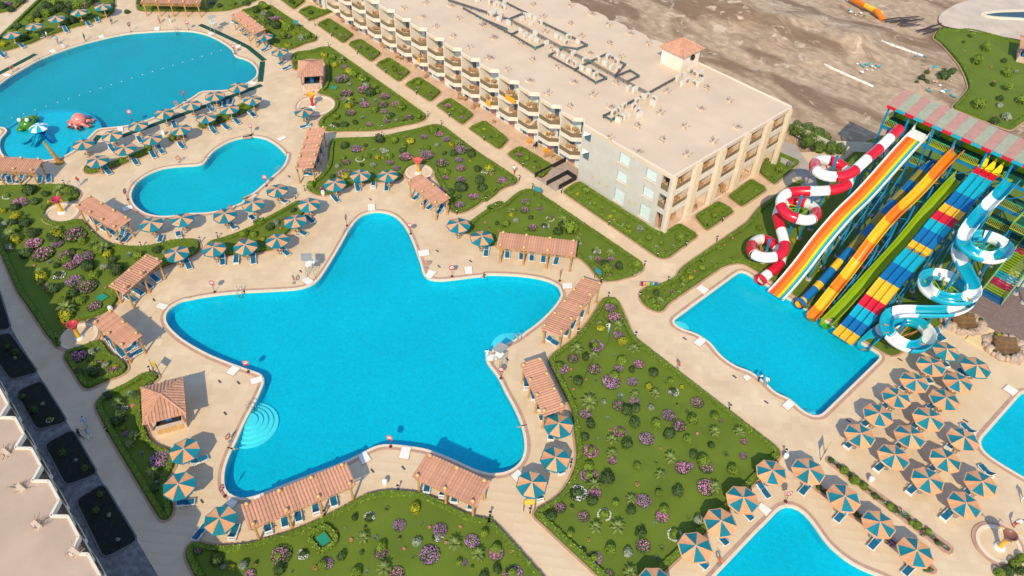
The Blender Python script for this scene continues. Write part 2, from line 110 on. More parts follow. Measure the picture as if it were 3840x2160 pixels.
PERGOLA={'back':[(-162.96,49),(-154.8,57.75),(-151.03,55.34),(-158.52,46.66)],
'backright':[(-143.19,57.41),(-142.47,59.46),(-132.89,59.31),(-132.65,56.73)],
'lagoon':[(-122.31,7.08),(-115.69,13.33),(-113.33,11.94),(-119.58,5.87)],
'heart':[(-102.79,15.26),(-93.92,17.48),(-93.39,15.41),(-101.99,13.32)],
'left':[(-85.81,16.49),(-83.92,17.4),(-81.21,11.4),(-82.89,10.32)],
'nook':[(-79.16,8.78),(-72.65,9.83),(-72.14,7.83),(-78.58,6.81)],
'side':[(-98.79,47.77),(-96.86,49.6),(-88.45,42.34),(-90.85,40.55)],
'top':[(-77.22,53.47),(-69.99,53.27),(-70.41,50.82),(-78.05,51.21)],
'right':[(-60.09,53.55),(-51.83,60.31),(-50.26,58.06),(-58.25,51.52)],
'east':[(-46.89,56.3),(-44.19,56.81),(-41.08,46.4),(-43.83,45.9)],
'southeast':[(-41.45,40.38),(-40.36,42.53),(-33.21,39.61),(-34.3,37.22)],
'south':[(-45.45,8.12),(-42.88,18.21),(-40.31,17.8),(-42.72,7.4)],
'southright':[(-38.55,25),(-31.77,27.72),(-30.65,24.94),(-37.46,22.32)]}
KIOSK={'upper':[(-118.88,57.81),(-116.42,61.47),(-111.23,58.16),(-113.98,54.8)],
'lower':[(-65.46,6.91),(-64.14,10.92),(-59.31,9.16),(-60.43,4.83)],
'far':[(-39.79,171.17),(-37.11,170.79),(-34.8,165.1),(-37.79,165.63)]}
ROOFHUT=[(-69.1,95.07),(-69.52,100.23),(-64.85,100.28),(-64.53,94.94)]
LAMP=[(-147.2,67.88),(-136.74,70.33),(-134.3,70.23),(-128.23,70.19),(-129.37,67.69),(-125.03,67.5),(-119.32,70.12),(-109.88,69.93),(-100.46,69.75),(-93.43,66.93),(-89.83,66.98),(-91.03,69.55),(-95.07,58.84),(-93.21,57.49),(-81.84,69.4),(-72.4,69.27),(-70.2,66.51),(-67.35,66.6),(-63.81,69.16),(-67.33,59.35),(-69.58,59.37),(-54.02,69.03),(-45,69.05),(-44.93,66.36),(-46.56,59.61),(-41.34,61.27),(-43.91,58.13),(-40.82,66.38),(-41.8,78.03),(-43.86,73.81),(-43.93,82.15),(-88.6,40.5),(-87.83,38.47),(-69.8,54.08),(-67.37,59.31),(-69.48,59.28),(-112.28,14.41),(-91.69,17.19),(-98.54,13.37),(-86.92,25.84),(-87.55,23.65),(-42,50.61),(-37,55.6),(-22.72,55.32),(-30.3,26.41),(-27.97,29.64),(-29.1,36.5),(-38.69,21.28),(-41.11,14.18),(-30.3,26.4),(-15.19,55.01),(-72.78,7.64),(-69.94,8.98),(-64.8,2)]
SIGN=[(-154.08,41.66),(-148.04,50.46),(-133.6,52.61),(-123.6,38.33),(-123.39,29.01),(-107.19,41.95),(-103.06,19.99),(-77.39,20.6),(-93.32,36.78),(-77.8,40.73),(-70.6,46.44),(-60.08,45.39),(-50.27,55.61),(-42.89,38.88),(-62.67,17.42),(-49.51,7.81),(-43.52,23.8),(-11.81,50.18)]
BUOY=[(-107.24,29.69),(-91,29.92),(-72.32,29.07),(-63.52,43.92),(-55.19,11.28),(-12.13,39.57),(-122.41,36.41),(-152.06,19.57),(-30.49,55.65)]
LADDER=[(-76.41,39.65),(-106.03,22.37),(-75.07,23.06),(-148.99,48.54),(-153.73,23.95),(-95.45,40.02),(-56.4,16.25),(-47.45,44.31)]
TOYS=[(-132.61,15.8),(-127.81,22.37),(-128.46,16.47),(-118.68,15.86)]
POND=[(-38.96,12.64),(-85.46,9.43),(-111.37,59.9)]
BINRACK=[(-41.93,63.69)]
GUARD=[(-72.34,31.54),(-44.55,40.08),(-143.99,53.96)]
BUCKET=[(-108.19,53.78),(-81.43,55.95),(-106.01,11.81),(-80.42,4.78),(4.95,61.76)]
PERSON=[(-160.75,28.56),(-157.76,29.33),(-155.41,29.51),(-155.75,33.58),(-159.57,40.17),(-154.28,47.47),(-153.08,49.11),(-46.24,39.64),(-39.8,53.74),(-23.02,61.37),(-22.11,61.34),(-67.09,0.7),(-65.17,0.39),(-65.86,-0.34),(-71.9,67.02),(4.25,68.87),(4.84,65.09),(-110.82,16.03)]
DRAIN=[(-80.74,46.69),(-65.37,47.08),(-62.75,45.33),(-73.74,30.89),(-60.85,49.19),(-93.31,40.57),(-42.31,20.63),(-40.5,23.26),(-44.64,41.37),(-32.96,60.08),(-25.27,59.79),(-20.62,59.46),(-13.01,64.26),(-4.32,74.32),(-13.79,77.19),(-80.98,14.19),(-63.49,14.26),(-61.96,15.79),(-58.96,12.63),(-50.5,5.82)]
BIN=[(-40.12,20.69),(-86.01,41.99),(-14.85,54.6),(-7.34,58.91),(-115.88,31.09),(-82.48,9.43)]
FRAMESIGN=[(-28.36,29.59),(-28.1,29.9),(-69.4,9.4),(-68.96,9.53),(-47.33,59.46),(-46.92,59.45),(-12.23,57.4),(-12.38,58.29),(-65.37,65.5),(-65.06,65.65),(-135.14,66.52),(-134.74,66.65)]
CARPET=[[(-148.77,53.13),(-143.95,54.16),(-138.34,55.2),(-134.36,55.83),(-127.87,55.58)],[(-127.71,55.11),(-121.41,51.2)],[(-120.23,50.81),(-119.88,38.92),(-119.78,25.9)],[(-122.27,23.27),(-120.55,21.53)],[(-156.21,24.77),(-152.38,16.38)]]
ROPE=[(-136.68,53.29),(-137.11,32.81),(-136.67,12.71)]
SHALLOW=[(-134.44,13.08),(-135.78,15.53),(-136.02,18.2),(-135.01,20.51),(-133.41,22.44),(-131.35,23.85),(-128.96,24.58),(-126.62,24.59),(-124.5,24.18)]
STEPS=[[(-56.69,14.19),(-55.25,16.89)],[(-46.59,43.64),(-48.34,42.14)],[(-16.22,62.07),(-17.69,61.78)],[(-35.18,61.66),(-33.8,62.24)]]
PLANTER=[[(-11.98,57.49),(-11.98,58.4),(2.16,58.34),(2.17,57.08)],[(-11.05,53.54),(-11.11,54.47),(2.16,55),(2.09,53.92)]]
SHOWERPAD=[[(-106.37,56.65),(-111.03,56.17),(-110.04,52.22),(-105.18,52.57)],[(-80.01,57.78),(-83.1,57.26),(-83.04,54.38),(-80.1,55.01)],[(-104.31,13.43),(-108.11,12.47),(-107.28,9.91),(-103.69,10.92)],[(-79.68,6.7),(-82.66,5.6),(-81.64,3.03),(-78.53,4.09)],[(6.2,63.41),(3.93,63.87),(3.13,60.96),(5.74,59.76)]]
AC=[(-103.23,89.24),(-102.04,89.26),(-101.5,91.03),(-99.43,85.72),(-99.88,87.26),(-98.5,87.22),(-96.99,85.64),(-94.85,85.91),(-91.16,85.51),(-89.79,85.27),(-88.26,85.24),(-87.16,85.35),(-89.03,86.85),(-85.4,85.95),(-94.62,88.91),(-95.21,90.24),(-94.57,90.7),(-93.17,90.71),(-91.68,90.5),(-92.24,88.8),(-86.21,89.04),(-84.76,88.92),(-83.59,88.8),(-84.63,90.35),(-82.51,90.44),(-82.01,84.95),(-80.25,84.74),(-78.77,84.52),(-77.45,84.7),(-79.97,86.85),(-77.39,86.78),(-76.16,88.57),(-74.41,88.4),(-72.87,88.29),(-71.84,88.72),(-75.59,90.44),(-73.73,90.39),(-75.76,84.49),(-74.3,84.6),(-72.9,84.65),(-66.72,85.5),(-65.79,85.85),(-63.52,86.04),(-63.52,85.29),(-63.52,83.79),(-61.41,84.86),(-62.13,86.21),(-63.41,79.77),(-63.72,81.08),(-63.41,78.58),(-61.56,77.52),(-61.65,79.51),(-60.51,80.88),(-61.53,81.55),(-62.78,82.22),(-61.66,78.57),(-63.97,93.89),(-63.98,95.52),(-64.1,97.04),(-62.98,97.02),(-62.64,97.98),(-62.54,94.28),(-62.43,93.08),(-61.11,94.68),(-61.1,96.03),(-103.98,89.79),(-101.83,89.51),(-100.13,89.46),(-99.27,86.26),(-97.23,86.02),(-105.47,87.93)]
STUB=[(-98.15,94.82),(-93.5,99.87),(-88.77,99.97),(-93.3,92.96),(-88.52,94.61),(-84.03,99.75),(-79.52,99.73),(-83.78,92.79),(-79.12,94.48),(-74.89,99.67),(-92.88,80.82),(-87.94,75.62),(-83.14,80.61),(-83.21,75.57),(-78.54,75.52),(-73.76,75.31),(-69.13,75.17),(-78.82,82.34),(-73.95,80.57),(-69.16,80.38),(-69.5,85.66),(-74.63,92.68),(-78.9,89.23),(-88.83,89.23),(-88.2,82.82),(-83.72,85.86),(-65.15,79.5),(-62.59,89.83),(-59.6,95.35),(-54.87,95.16),(-56.31,89.55),(-59.24,84.32),(-59.13,78.84),(-54.54,84.14),(-49.69,89.52),(-49.48,84.22),(-54.5,78.84),(-59.47,73.75),(-54.69,73.72),(-49.79,78.75),(-97.54,82.59),(-111.45,76.12),(-106.72,76.2),(-102.01,75.94),(-97.52,75.95),(-92.68,75.66),(-87.93,75.64),(-92.75,80.87),(-97.67,82.37),(-102.17,81.15),(-107.07,82.85),(-110.64,80.39)]
STUB2=[(-59.45,-5.98),(-54.74,-6.16),(-50.23,-6.32),(-45.74,-4.84)]
TRAY=[[(-108.71,83.92),(-95.73,87.19),(-82.8,86.95),(-76.39,87.09),(-70.63,86.82),(-64.17,86.71)],[(-104.04,91.25),(-96.37,91.28),(-90.57,90.86),(-86.15,91.03),(-80.83,90.91),(-80.92,88.66),(-83.08,87.23)],[(-96.37,91.28),(-96.21,87.62)],[(-99.85,83.8),(-91.55,83.72),(-85.42,83.44),(-85.49,85.5)],[(-91.55,83.72),(-91.77,86.05)],[(-82.53,86.68),(-82.2,83.49),(-76.17,83.37),(-71.29,83.04),(-71.2,85.3),(-74.75,85.39)],[(-76.17,83.37),(-76.5,86.95),(-76.61,90.93),(-72.34,90.88),(-70.86,87.08)],[(-70.63,86.82),(-70.5,90.02),(-68.43,89.77),(-68.37,87.13)],[(-63.81,76.83),(-63.93,80.99),(-63.96,86.46),(-64.33,94.48),(-64.24,97.37),(-61.89,97.46)],[(-63.81,76.83),(-62.37,76.92),(-62.47,79.39)],[(-93.6,84.45),(-99.04,83.78),(-104.61,83.9)]]
CHAIR=[(-132.15,75.23,'0'),(-128.27,75.01,'1'),(-127.26,75.11,'2'),(-123.75,76.07,'0'),(-122.53,75.74,'2'),(-118.9,75.52,'1'),(-117.9,75.33,'2'),(-113.26,74.8,'0'),(-112.22,75.06,'2'),(-110.7,75.58,'1'),(-108.06,75.51,'2'),(-103.97,74.42,'0'),(-94.99,75.03,'0'),(-93.44,74.87,'2'),(-94.33,74.37,'1'),(-90.44,74.24,'0'),(-90.37,75.16,'2'),(-84.73,74.02,'1'),(-142.07,75.52,'1'),(-140.67,75.57,'2'),(-72.85,74.71,'3'),(-72.12,74.86,'3'),(-72.02,73.8,'1'),(-71.4,74.53,'2'),(-69.91,74.66,'2'),(-76.73,74.47,'3'),(-75.12,74.43,'4'),(-49.25,76.35,'1'),(-49.33,77.43,'2'),(-49.03,76.81,'0'),(-48.56,79.74,'1'),(-48.66,80.63,'2'),(-48.52,81.6,'0'),(-48.68,88.31,'1'),(-49.22,88.75,'2'),(-48.06,87.76,'0'),(-48.92,92.64,'1'),(-48.85,94.97,'2')]
PLANTS={'triangle':[(-42.48,56.92,'F',0.63),(-42.88,57.97,'B',0.43),(-40.81,56.03,'F',0.83),(-41.2,53.59,'P',0.48),(-40.67,53.28,'Y',0.55),(-39.54,55.1,'P',0.62),(-38.56,54.19,'F',0.61),(-37.51,53.73,'Y',0.61),(-39.17,50.83,'R',0.8),(-40.05,48.37,'P',0.72),(-39.52,47.32,'F',0.63),(-38.6,48.52,'D',0.46),(-37.99,49.16,'P',0.59),(-36.72,51.51,'A',0.27),(-35.4,51.32,'B',0.52),(-34.92,50.31,'F',0.52),(-35.57,53.59,'P',0.66),(-33.79,52.54,'F',0.59),(-39.55,45.06,'R',0.9),(-36.76,48.03,'F',0.75),(-38.48,45.91,'O',0.18),(-37.61,44.95,'O',0.16),(-36.26,46.19,'O',0.16),(-36.19,44.03,'O',0.18),(-35.03,43.07,'O',0.19),(-36.53,45.13,'D',0.57),(-35.48,46.97,'A',0.25),(-34.09,48.09,'F',0.96),(-34.4,48.99,'B',0.51),(-33.71,51.19,'D',0.39),(-32.55,49.99,'F',0.58),(-31.69,52.78,'D',0.58),(-30.8,50.78,'Y',0.45),(-29.54,53.17,'T',0.38),(-29.99,52.85,'A',0.26),(-28.26,53.73,'Y',0.28),(-28.47,52.5,'W',0.57),(-34.48,45.28,'A',0.28),(-32.65,45.35,'S',0.31),(-31.9,47.3,'A',0.57),(-31.23,46.28,'F',0.68),(-30.89,48.53,'P',0.52),(-30.47,48.04,'F',0.53),(-29.48,50.41,'P',0.57),(-28.57,48.77,'S',0.4),(-30.09,46.31,'D',0.59),(-29.55,47.28,'D',0.56),(-33.45,43.64,'P',0.84),(-32.86,42.63,'F',0.61),(-30.83,44.05,'A',0.34),(-31.49,41.92,'D',0.51),(-28.74,43.75,'R',0.63),(-28.4,45.61,'D',0.59),(-26.65,47.29,'B',0.51),(-26.66,49.46,'F',0.68),(-24.98,49.23,'F',0.73),(-25.63,51.47,'A',0.35),(-26.97,51.27,'O',0.23),(-25.68,53.3,'F',0.69),(-24.4,50.81,'B',0.55),(-22.85,52.77,'T',0.55),(-22.4,53.35,'F',0.27),(-22.99,49.91,'O',0.22),(-21.81,51.38,'P',0.55),(-19.94,53.32,'P',0.6),(-24.93,47.38,'D',0.58),(-23.17,48.42,'B',0.42),(-29.59,42.99,'O',0.17),(-30.7,40.16,'D',0.42),(-29.63,41.28,'A',0.22),(-28.4,42,'P',0.6),(-27.02,43,'D',0.57),(-26.17,45.17,'F',0.74),(-20.99,49.84,'D',0.38),(-19.02,52.99,'F',0.36),(-29.05,39.47,'R',0.71),(-27.24,40.75,'P',0.53),(-26.77,40.39,'F',0.47),(-22.77,45.07,'P',0.59),(-21.47,47.34,'D',0.47),(-19.27,50.09,'A',0.41),(-17.95,51.41,'F',0.41),(-24.35,45.41,'O',0.12),(-24.46,41.71,'B',0.41),(-23.57,43.77,'A',0.33),(-22.14,42.71,'P',0.51),(-21.28,45.26,'F',0.7),(-20.92,46.09,'F',0.41),(-19.68,47.21,'F',0.7),(-20.3,47.44,'B',0.59),(-17.56,48.94,'B',0.53),(-27.76,37.8,'B',0.52),(-27.07,37.17,'R',0.8),(-25.59,38.27,'D',0.69),(-25.87,36.62,'P',0.57),(-25.24,36.1,'F',0.62),(-26.39,34.78,'W',0.84),(-23.04,40.11,'O',0.29),(-21.28,41.44,'A',0.34),(-20.9,40.99,'B',0.34),(-19.76,42.6,'D',0.57),(-18.15,45.24,'F',0.86),(-17.5,45.75,'P',0.57),(-26.4,32.28,'F',0.57),(-24.73,35.24,'D',0.54),(-25.64,33.16,'O',0.3),(-22.98,36.78,'B',0.34),(-22.23,38.28,'P',0.5),(-21.4,39.18,'F',0.69),(-19.27,39.92,'B',0.45),(-19.01,39.28,'F',0.61),(-26.32,30.89,'D',0.55),(-24.15,33.38,'F',0.55),(-22.95,35.13,'W',0.66),(-21.45,37.4,'D',0.44),(-18.97,38.22,'A',0.24),(-16.34,41.6,'S',0.49),(-23.5,30.86,'T',0.4),(-22.41,33.25,'P',0.55),(-20.99,34.88,'P',0.65),(-19.12,36.25,'D',0.52),(-22.05,31.91,'O',0.19),(-16.94,38.74,'W',0.67),(-21.71,30.65,'W',0.45),(-20.36,31,'R',0.63),(-19.88,32.65,'B',0.48),(-18.57,33.72,'S',0.51),(-18.13,35.44,'F',0.66),(-16.82,36.68,'A',0.32),(-16.5,35.49,'A',0.32),(-18.36,30.86,'F',0.47),(-17.08,32.3,'P',0.57),(-17.19,41.18,'A',0.23)],
'south':[(-29.18,24.71,'B',0.38),(-26.96,24.2,'F',0.65),(-27.18,24.46,'B',0.47),(-27.42,22.8,'P',0.31),(-25.73,23.34,'D',0.36),(-24.33,24.11,'R',0.77),(-26.12,25.43,'O',0.21),(-38.91,16.25,'D',0.32),(-38.04,17.35,'W',0.52),(-37.65,19.18,'A',0.33),(-35.78,21.33,'Y',0.55),(-35.38,19.03,'F',0.59),(-34.08,20.8,'A',0.22),(-33.25,21.12,'O',0.16),(-32.34,21.7,'F',0.67),(-31.98,21.15,'W',0.53),(-31.31,23.43,'O',0.16),(-29.4,23.31,'F',0.66),(-29.08,24.64,'B',0.32),(-26.91,24.25,'F',0.68),(-27.17,24.48,'B',0.47),(-30.14,21.74,'P',0.63),(-30.91,21.32,'O',0.19),(-30.96,19.36,'F',0.89),(-32.75,19.21,'S',0.45),(-33.05,17.92,'O',0.21),(-34.24,18.2,'O',0.23),(-34.22,16.06,'F',0.61),(-34.56,16.36,'B',0.47),(-36.45,15.55,'P',0.53),(-35.79,16.51,'A',0.34),(-37.13,14.63,'O',0.25),(-38.51,14.9,'A',0.19),(-38.84,13.99,'O',0.19),(-35.38,14.65,'D',0.21),(-37.38,16.38,'O',0.22),(-40.18,8.81,'F',0.91),(-40.2,8.53,'B',0.36),(-38.91,10.43,'W',0.52),(-36.31,12.98,'D',0.42),(-36.67,11.15,'B',0.43),(-36.6,11.65,'F',0.52),(-36.92,10.54,'O',0.29),(-38.89,7.96,'D',0.56),(-40.96,6.59,'O',0.26),(-41.5,5.63,'S',0.41),(-40.41,5.73,'F',0.46),(-38.06,8.75,'A',0.21),(-32.56,15.26,'P',0.62),(-33.97,13.09,'B',0.49),(-33.47,13.99,'A',0.26),(-31.47,15.95,'F',0.64),(-28.5,21,'B',0.29),(-28.23,21.39,'F',0.31),(-27.87,22.8,'P',0.58),(-25.55,23.21,'D',0.36),(-27.37,21.63,'O',0.15),(-31.86,18.08,'A',0.21),(-24.76,23.62,'F',0.31),(-25.96,21.92,'D',0.41),(-45.73,3.14,'F',0.42),(-45.74,3.82,'W',0.26),(-42.17,4.71,'Y',0.35),(-42.64,4.17,'S',0.28),(-41.62,5.66,'S',0.43),(-40.95,6.6,'O',0.21),(-40.34,5.65,'F',0.5),(-43.64,4.01,'D',0.61)],
'kiosklower':[(-57.76,4.86,'F',1.02),(-62.13,3.88,'P',0.58),(-61.44,3.18,'P',0.46),(-64.08,3.44,'B',0.29),(-59.72,3.64,'A',0.34),(-56.54,3.49,'P',0.61),(-55.6,3.73,'W',0.5),(-54.71,2.99,'D',0.55),(-65.24,3.31,'D',0.59),(-63.29,3.36,'F',0.35),(-68.26,8.04,'F',0.49),(-68.29,7.03,'F',0.3),(-67.33,4.27,'P',0.65),(-66.84,4.44,'W',0.57),(-66.28,5.44,'O',0.34),(-69.52,3.92,'D',0.49),(-65.68,3.73,'D',0.71),(-65.15,4.11,'S',0.23),(-68.24,5.88,'A',0.43),(-67.46,6.3,'D',0.49)],
'slope':[(-77.53,3.59,'F',0.89),(-76.97,5.03,'S',0.44),(-76.99,5.81,'A',0.45),(-74.95,4.52,'W',0.69),(-76.03,4.17,'O',0.15),(-75.04,5.32,'O',0.18),(-74.09,5.52,'S',0.44),(-73.15,6.23,'Y',0.44),(-72.59,5.94,'F',0.81),(-73.8,4.08,'D',0.68),(-73.27,4.57,'O',0.32),(-75.02,2.92,'D',0.5)],
'meadow':[(-87.5,5.55,'B',0.54),(-86.2,7.23,'B',0.51),(-84.41,8.12,'F',0.8),(-85.58,5.33,'P',0.93),(-84.96,4.98,'Y',0.93),(-82.56,2.84,'W',0.51),(-114.8,7.23,'W',0.65),(-113.65,10.04,'D',0.86),(-111.43,11.44,'D',0.54),(-110.64,13.31,'P',0.86),(-110.12,14.24,'B',0.63),(-109.08,14.65,'D',0.55),(-112.22,8.07,'F',0.84),(-111.51,8.52,'F',0.62),(-110.47,9.76,'D',0.61),(-111.36,5.74,'Y',0.45),(-110.98,7.17,'D',0.61),(-108.99,6.62,'Y',0.72),(-108.6,10.19,'D',0.34),(-108.24,7.7,'A',0.53),(-108.31,4.97,'S',0.45),(-107.54,5.88,'D',0.6),(-106.48,7.13,'D',0.75),(-104.59,4.68,'P',0.87),(-103.47,5.03,'Y',0.66),(-106.06,5.77,'B',0.51),(-103.46,7.02,'D',0.81),(-103.88,8.17,'A',0.42),(-102.17,9.9,'P',0.52),(-101.13,9.41,'Y',0.88),(-101.1,9.99,'Y',0.44),(-101.04,8.8,'D',0.59),(-99.74,11.41,'F',1.4),(-101.47,6.51,'F',1.02),(-99.44,8.9,'F',0.73),(-99.95,9.01,'D',0.58),(-97.5,11.55,'B',0.51),(-95.92,12.35,'A',0.8),(-98.41,6.63,'F',1.29),(-99.71,5.1,'D',0.79),(-102.42,3.8,'S',0.5),(-96.15,8.96,'F',1.01),(-95.99,9.83,'D',0.57),(-94.27,10.49,'F',1.15),(-95.23,10.56,'B',0.5),(-94.02,8.77,'F',0.93),(-94.84,8.64,'B',0.57),(-93.83,13.13,'P',0.87),(-94.22,12.43,'B',0.65),(-92.92,13.1,'Y',0.61),(-90.84,15.21,'A',0.65),(-89.83,16.06,'B',0.58),(-89.46,18.39,'D',0.58),(-91.27,13.18,'D',0.57),(-90.68,11.86,'S',0.5),(-88.89,12.81,'D',0.85),(-96.25,6.81,'A',0.46),(-96.87,5.08,'O',0.23),(-94.88,7.25,'D',0.39),(-94.89,5.17,'P',0.56),(-93.91,5.12,'Y',0.81),(-92.98,6.86,'W',0.73),(-91.8,10.22,'D',0.85),(-89.87,10.2,'B',0.59),(-90.61,7.88,'F',0.97),(-88.51,8.77,'F',1.17),(-89.09,8.71,'B',0.39),(-91.68,5.05,'F',0.55),(-90.53,5.46,'D',0.76),(-86.83,10.43,'O',0.2),(-88.21,6.95,'D',0.62),(-93.05,4.7,'D',0.42),(-88.48,19.03,'S',0.36)],
'lens':[(-85.08,28.93,'B',0.48),(-84.05,29.79,'B',0.45),(-84.58,28.25,'F',0.37),(-82.54,30.3,'Y',0.38),(-84.88,28.62,'B',0.45),(-84.11,29.71,'B',0.48),(-84.36,33.33,'S',0.54),(-84.03,32.21,'D',0.61),(-83.1,33.31,'O',0.21),(-82.71,30.45,'Y',0.29),(-84.7,34.83,'F',0.39),(-85.45,36.68,'D',0.39)],
'middle':[(-88.86,41.65,'B',0.57),(-87.29,42.47,'F',0.61),(-88.84,45.36,'D',0.42),(-88.28,47.14,'F',0.96),(-87.4,46.86,'Y',0.75),(-90.56,47.34,'S',0.42),(-91.77,49.11,'B',0.42),(-90.82,49.09,'F',0.65),(-90.21,51.22,'W',0.65),(-89.82,52.39,'B',0.48),(-87.3,51.69,'S',0.47),(-88.58,53.4,'Y',0.48),(-88.22,54.07,'Y',0.24),(-87.56,54.86,'B',0.51),(-86.35,54.21,'F',0.59),(-84.5,54.13,'F',0.51),(-88.56,50.41,'D',0.33),(-86.03,56.92,'F',0.94),(-84.31,59.7,'F',1.03),(-81.1,60.25,'F',0.94),(-78.21,61.64,'F',0.71),(-80.1,62.85,'F',0.6),(-81.89,63.07,'D',0.61),(-78.82,64.01,'Y',0.31),(-75.1,64,'W',0.64),(-74.23,64.48,'P',0.59),(-79.77,65.14,'D',0.69),(-76.24,63.31,'D',0.51),(-78.49,59.05,'B',0.54),(-77.8,58.4,'F',0.5),(-75.87,59.74,'F',0.67),(-73.67,61.48,'D',0.7),(-71.64,64.34,'F',0.67),(-75.3,56.11,'F',0.73),(-74.24,56.52,'D',0.49),(-71.52,58.5,'F',0.65),(-71.1,59,'F',0.41),(-73.93,58.16,'D',0.98),(-71.82,60.67,'D',0.65),(-71.13,55.68,'F',0.67),(-72.67,56.72,'D',0.4),(-94.53,51.21,'D',0.66),(-92.79,52.32,'F',0.83),(-91.92,52.88,'O',0.38),(-92.68,53.91,'D',0.34),(-90.81,54.21,'A',0.38),(-89.76,55.47,'W',0.66),(-92.4,56.47,'D',0.8),(-90.62,58.11,'B',0.56),(-88.86,59.97,'Y',0.7),(-90.21,60.01,'P',0.44),(-88.74,62.63,'F',0.57),(-88.86,64.52,'B',0.72),(-87.9,64.91,'F',0.68),(-85.95,64.96,'F',0.62),(-85.41,62.63,'S',0.42),(-83.95,64.39,'Y',0.56),(-82.08,64.68,'F',1.05),(-83.11,65.3,'P',0.7),(-85.61,60.69,'B',0.49),(-86.17,60.02,'W',0.38),(-86.24,57.07,'F',0.82),(-84.4,59.98,'F',0.87),(-88.32,58.16,'B',0.53),(-87.68,57.48,'D',0.52),(-82.98,62.16,'D',0.35),(-75.06,64.72,'Y',0.76),(-75.17,63.92,'W',0.51),(-73.91,64.07,'O',0.27),(-71.82,64.57,'F',0.67),(-70.88,65.17,'T',0.5),(-70.54,65,'F',0.67),(-71.89,60.59,'D',0.65),(-73.69,61.9,'D',0.33)],
'kiosk':[(-122.17,64.85,'Y',0.71),(-120.37,65.37,'B',0.61),(-118.15,66.02,'P',0.7),(-117.79,64.21,'Y',0.59),(-116.25,65.45,'F',0.6),(-114.09,64.86,'Y',0.69),(-112.63,66.01,'B',0.28),(-112.88,62.56,'F',1.17),(-112.52,64.88,'B',0.75),(-110.54,62.64,'S',0.42),(-109.55,64.76,'B',0.87),(-108.05,64.45,'S',0.58),(-107.22,63.65,'F',1.15),(-106.14,64.98,'T',0.57),(-108.12,60.49,'F',1.04),(-106.17,60.23,'Y',0.42),(-105.31,63.61,'D',0.8),(-105.1,64.74,'B',0.48),(-103.18,65.02,'F',0.85),(-107.01,59.21,'F',0.56),(-104.78,58.69,'P',0.93),(-104.25,58.29,'Y',0.65),(-104.35,60.14,'A',0.52),(-104.31,61.34,'S',0.47),(-103.07,60.84,'F',0.83),(-102.99,62.93,'A',0.56),(-101.11,63.22,'F',0.89),(-99.83,65.05,'F',0.78),(-98.04,64.68,'B',0.7),(-102.38,57.51,'F',0.82),(-100.3,60.85,'B',0.65),(-99.24,62.13,'F',0.55),(-97.33,62.24,'D',0.55),(-96.88,61.07,'P',0.64),(-96.53,60.78,'F',0.55),(-99.85,58.12,'A',0.51),(-97.54,57.97,'F',0.54),(-99.7,54.57,'D',0.63),(-99.32,56.35,'D',0.45),(-102.58,54.82,'B',0.54),(-100.82,53.49,'W',0.75),(-95.04,64.19,'F',0.77),(-95.1,62.77,'B',0.45),(-93.36,64.83,'T',0.64),(-95.68,62.07,'S',0.29)],
'backright':[(-146.42,66.2,'T',0.62),(-144.88,65.41,'Y',0.61),(-143.35,65.3,'D',0.65),(-141.36,65.77,'F',0.97),(-142.26,65.06,'F',0.65),(-139.38,65.87,'Y',0.54),(-143.26,63.42,'S',0.54),(-140.7,63.45,'D',0.75),(-138.13,63.94,'D',0.96),(-136.23,65.15,'B',0.89),(-138.07,61.75,'Y',0.53),(-133.22,63.64,'F',0.63),(-133.5,65.14,'Y',0.42),(-130.76,65.2,'S',0.63),(-130.44,66.33,'B',0.67),(-129.64,61.57,'Y',0.72),(-133.61,62.8,'B',0.73),(-146.78,64.28,'D',0.76),(-147.79,66.31,'B',0.78),(-144.46,64.72,'S',0.65),(-144.48,62.3,'B',0.65),(-141.24,63.18,'B',0.75)],
'west':[(-174.61,32.98,'D',0.97),(-174.56,34.68,'B',0.87),(-171.69,34.97,'D',0.97),(-171.64,36.67,'D',0.86),(-170.52,38.88,'F',0.97),(-171.11,40.64,'D',0.98),(-169.91,41.3,'F',0.65),(-169.37,35.43,'D',0.85),(-171.23,29.96,'D',0.95),(-171.04,31.77,'B',0.85),(-168.99,29.63,'Y',0.63),(-170.4,28.65,'B',0.73),(-165.39,25.82,'B',0.82),(-165.79,36.7,'Y',0.64),(-164.56,34.34,'D',1.05),(-164.39,33.02,'B',0.73),(-166.46,38.24,'Y',0.53),(-166.71,33.21,'S',0.52),(-165.27,23.81,'B',0.81),(-163.18,21.42,'Y',0.7),(-163.07,25.08,'D',0.81),(-162.46,27.26,'B',0.6),(-164.81,41.09,'D',0.75),(-170.82,37.68,'B',0.86),(-171.75,33.28,'D',0.96),(-172.96,31.78,'D',0.85),(-168.55,25.62,'D',0.82),(-166.03,22.87,'D',0.81),(-166.61,40.47,'D',0.86),(-166.75,42.74,'D',0.76)],
'northwest':[(-181.04,27.45,'F',0.86),(-179.04,28.29,'F',0.75),(-179.99,26.29,'D',0.75),(-177.34,27.14,'D',0.64),(-179.82,29.8,'D',0.75)],
'back':[(-164.7,47.78,'D',0.66),(-156.32,59.48,'F',0.56),(-153.66,59.84,'D',0.55),(-152.61,59.07,'F',0.48),(-151.28,64.48,'D',0.67),(-152.61,61.98,'B',0.67),(-160.81,49.31,'Y',0.65),(-157.59,52.49,'B',0.65),(-156.43,54.75,'Y',0.62)],
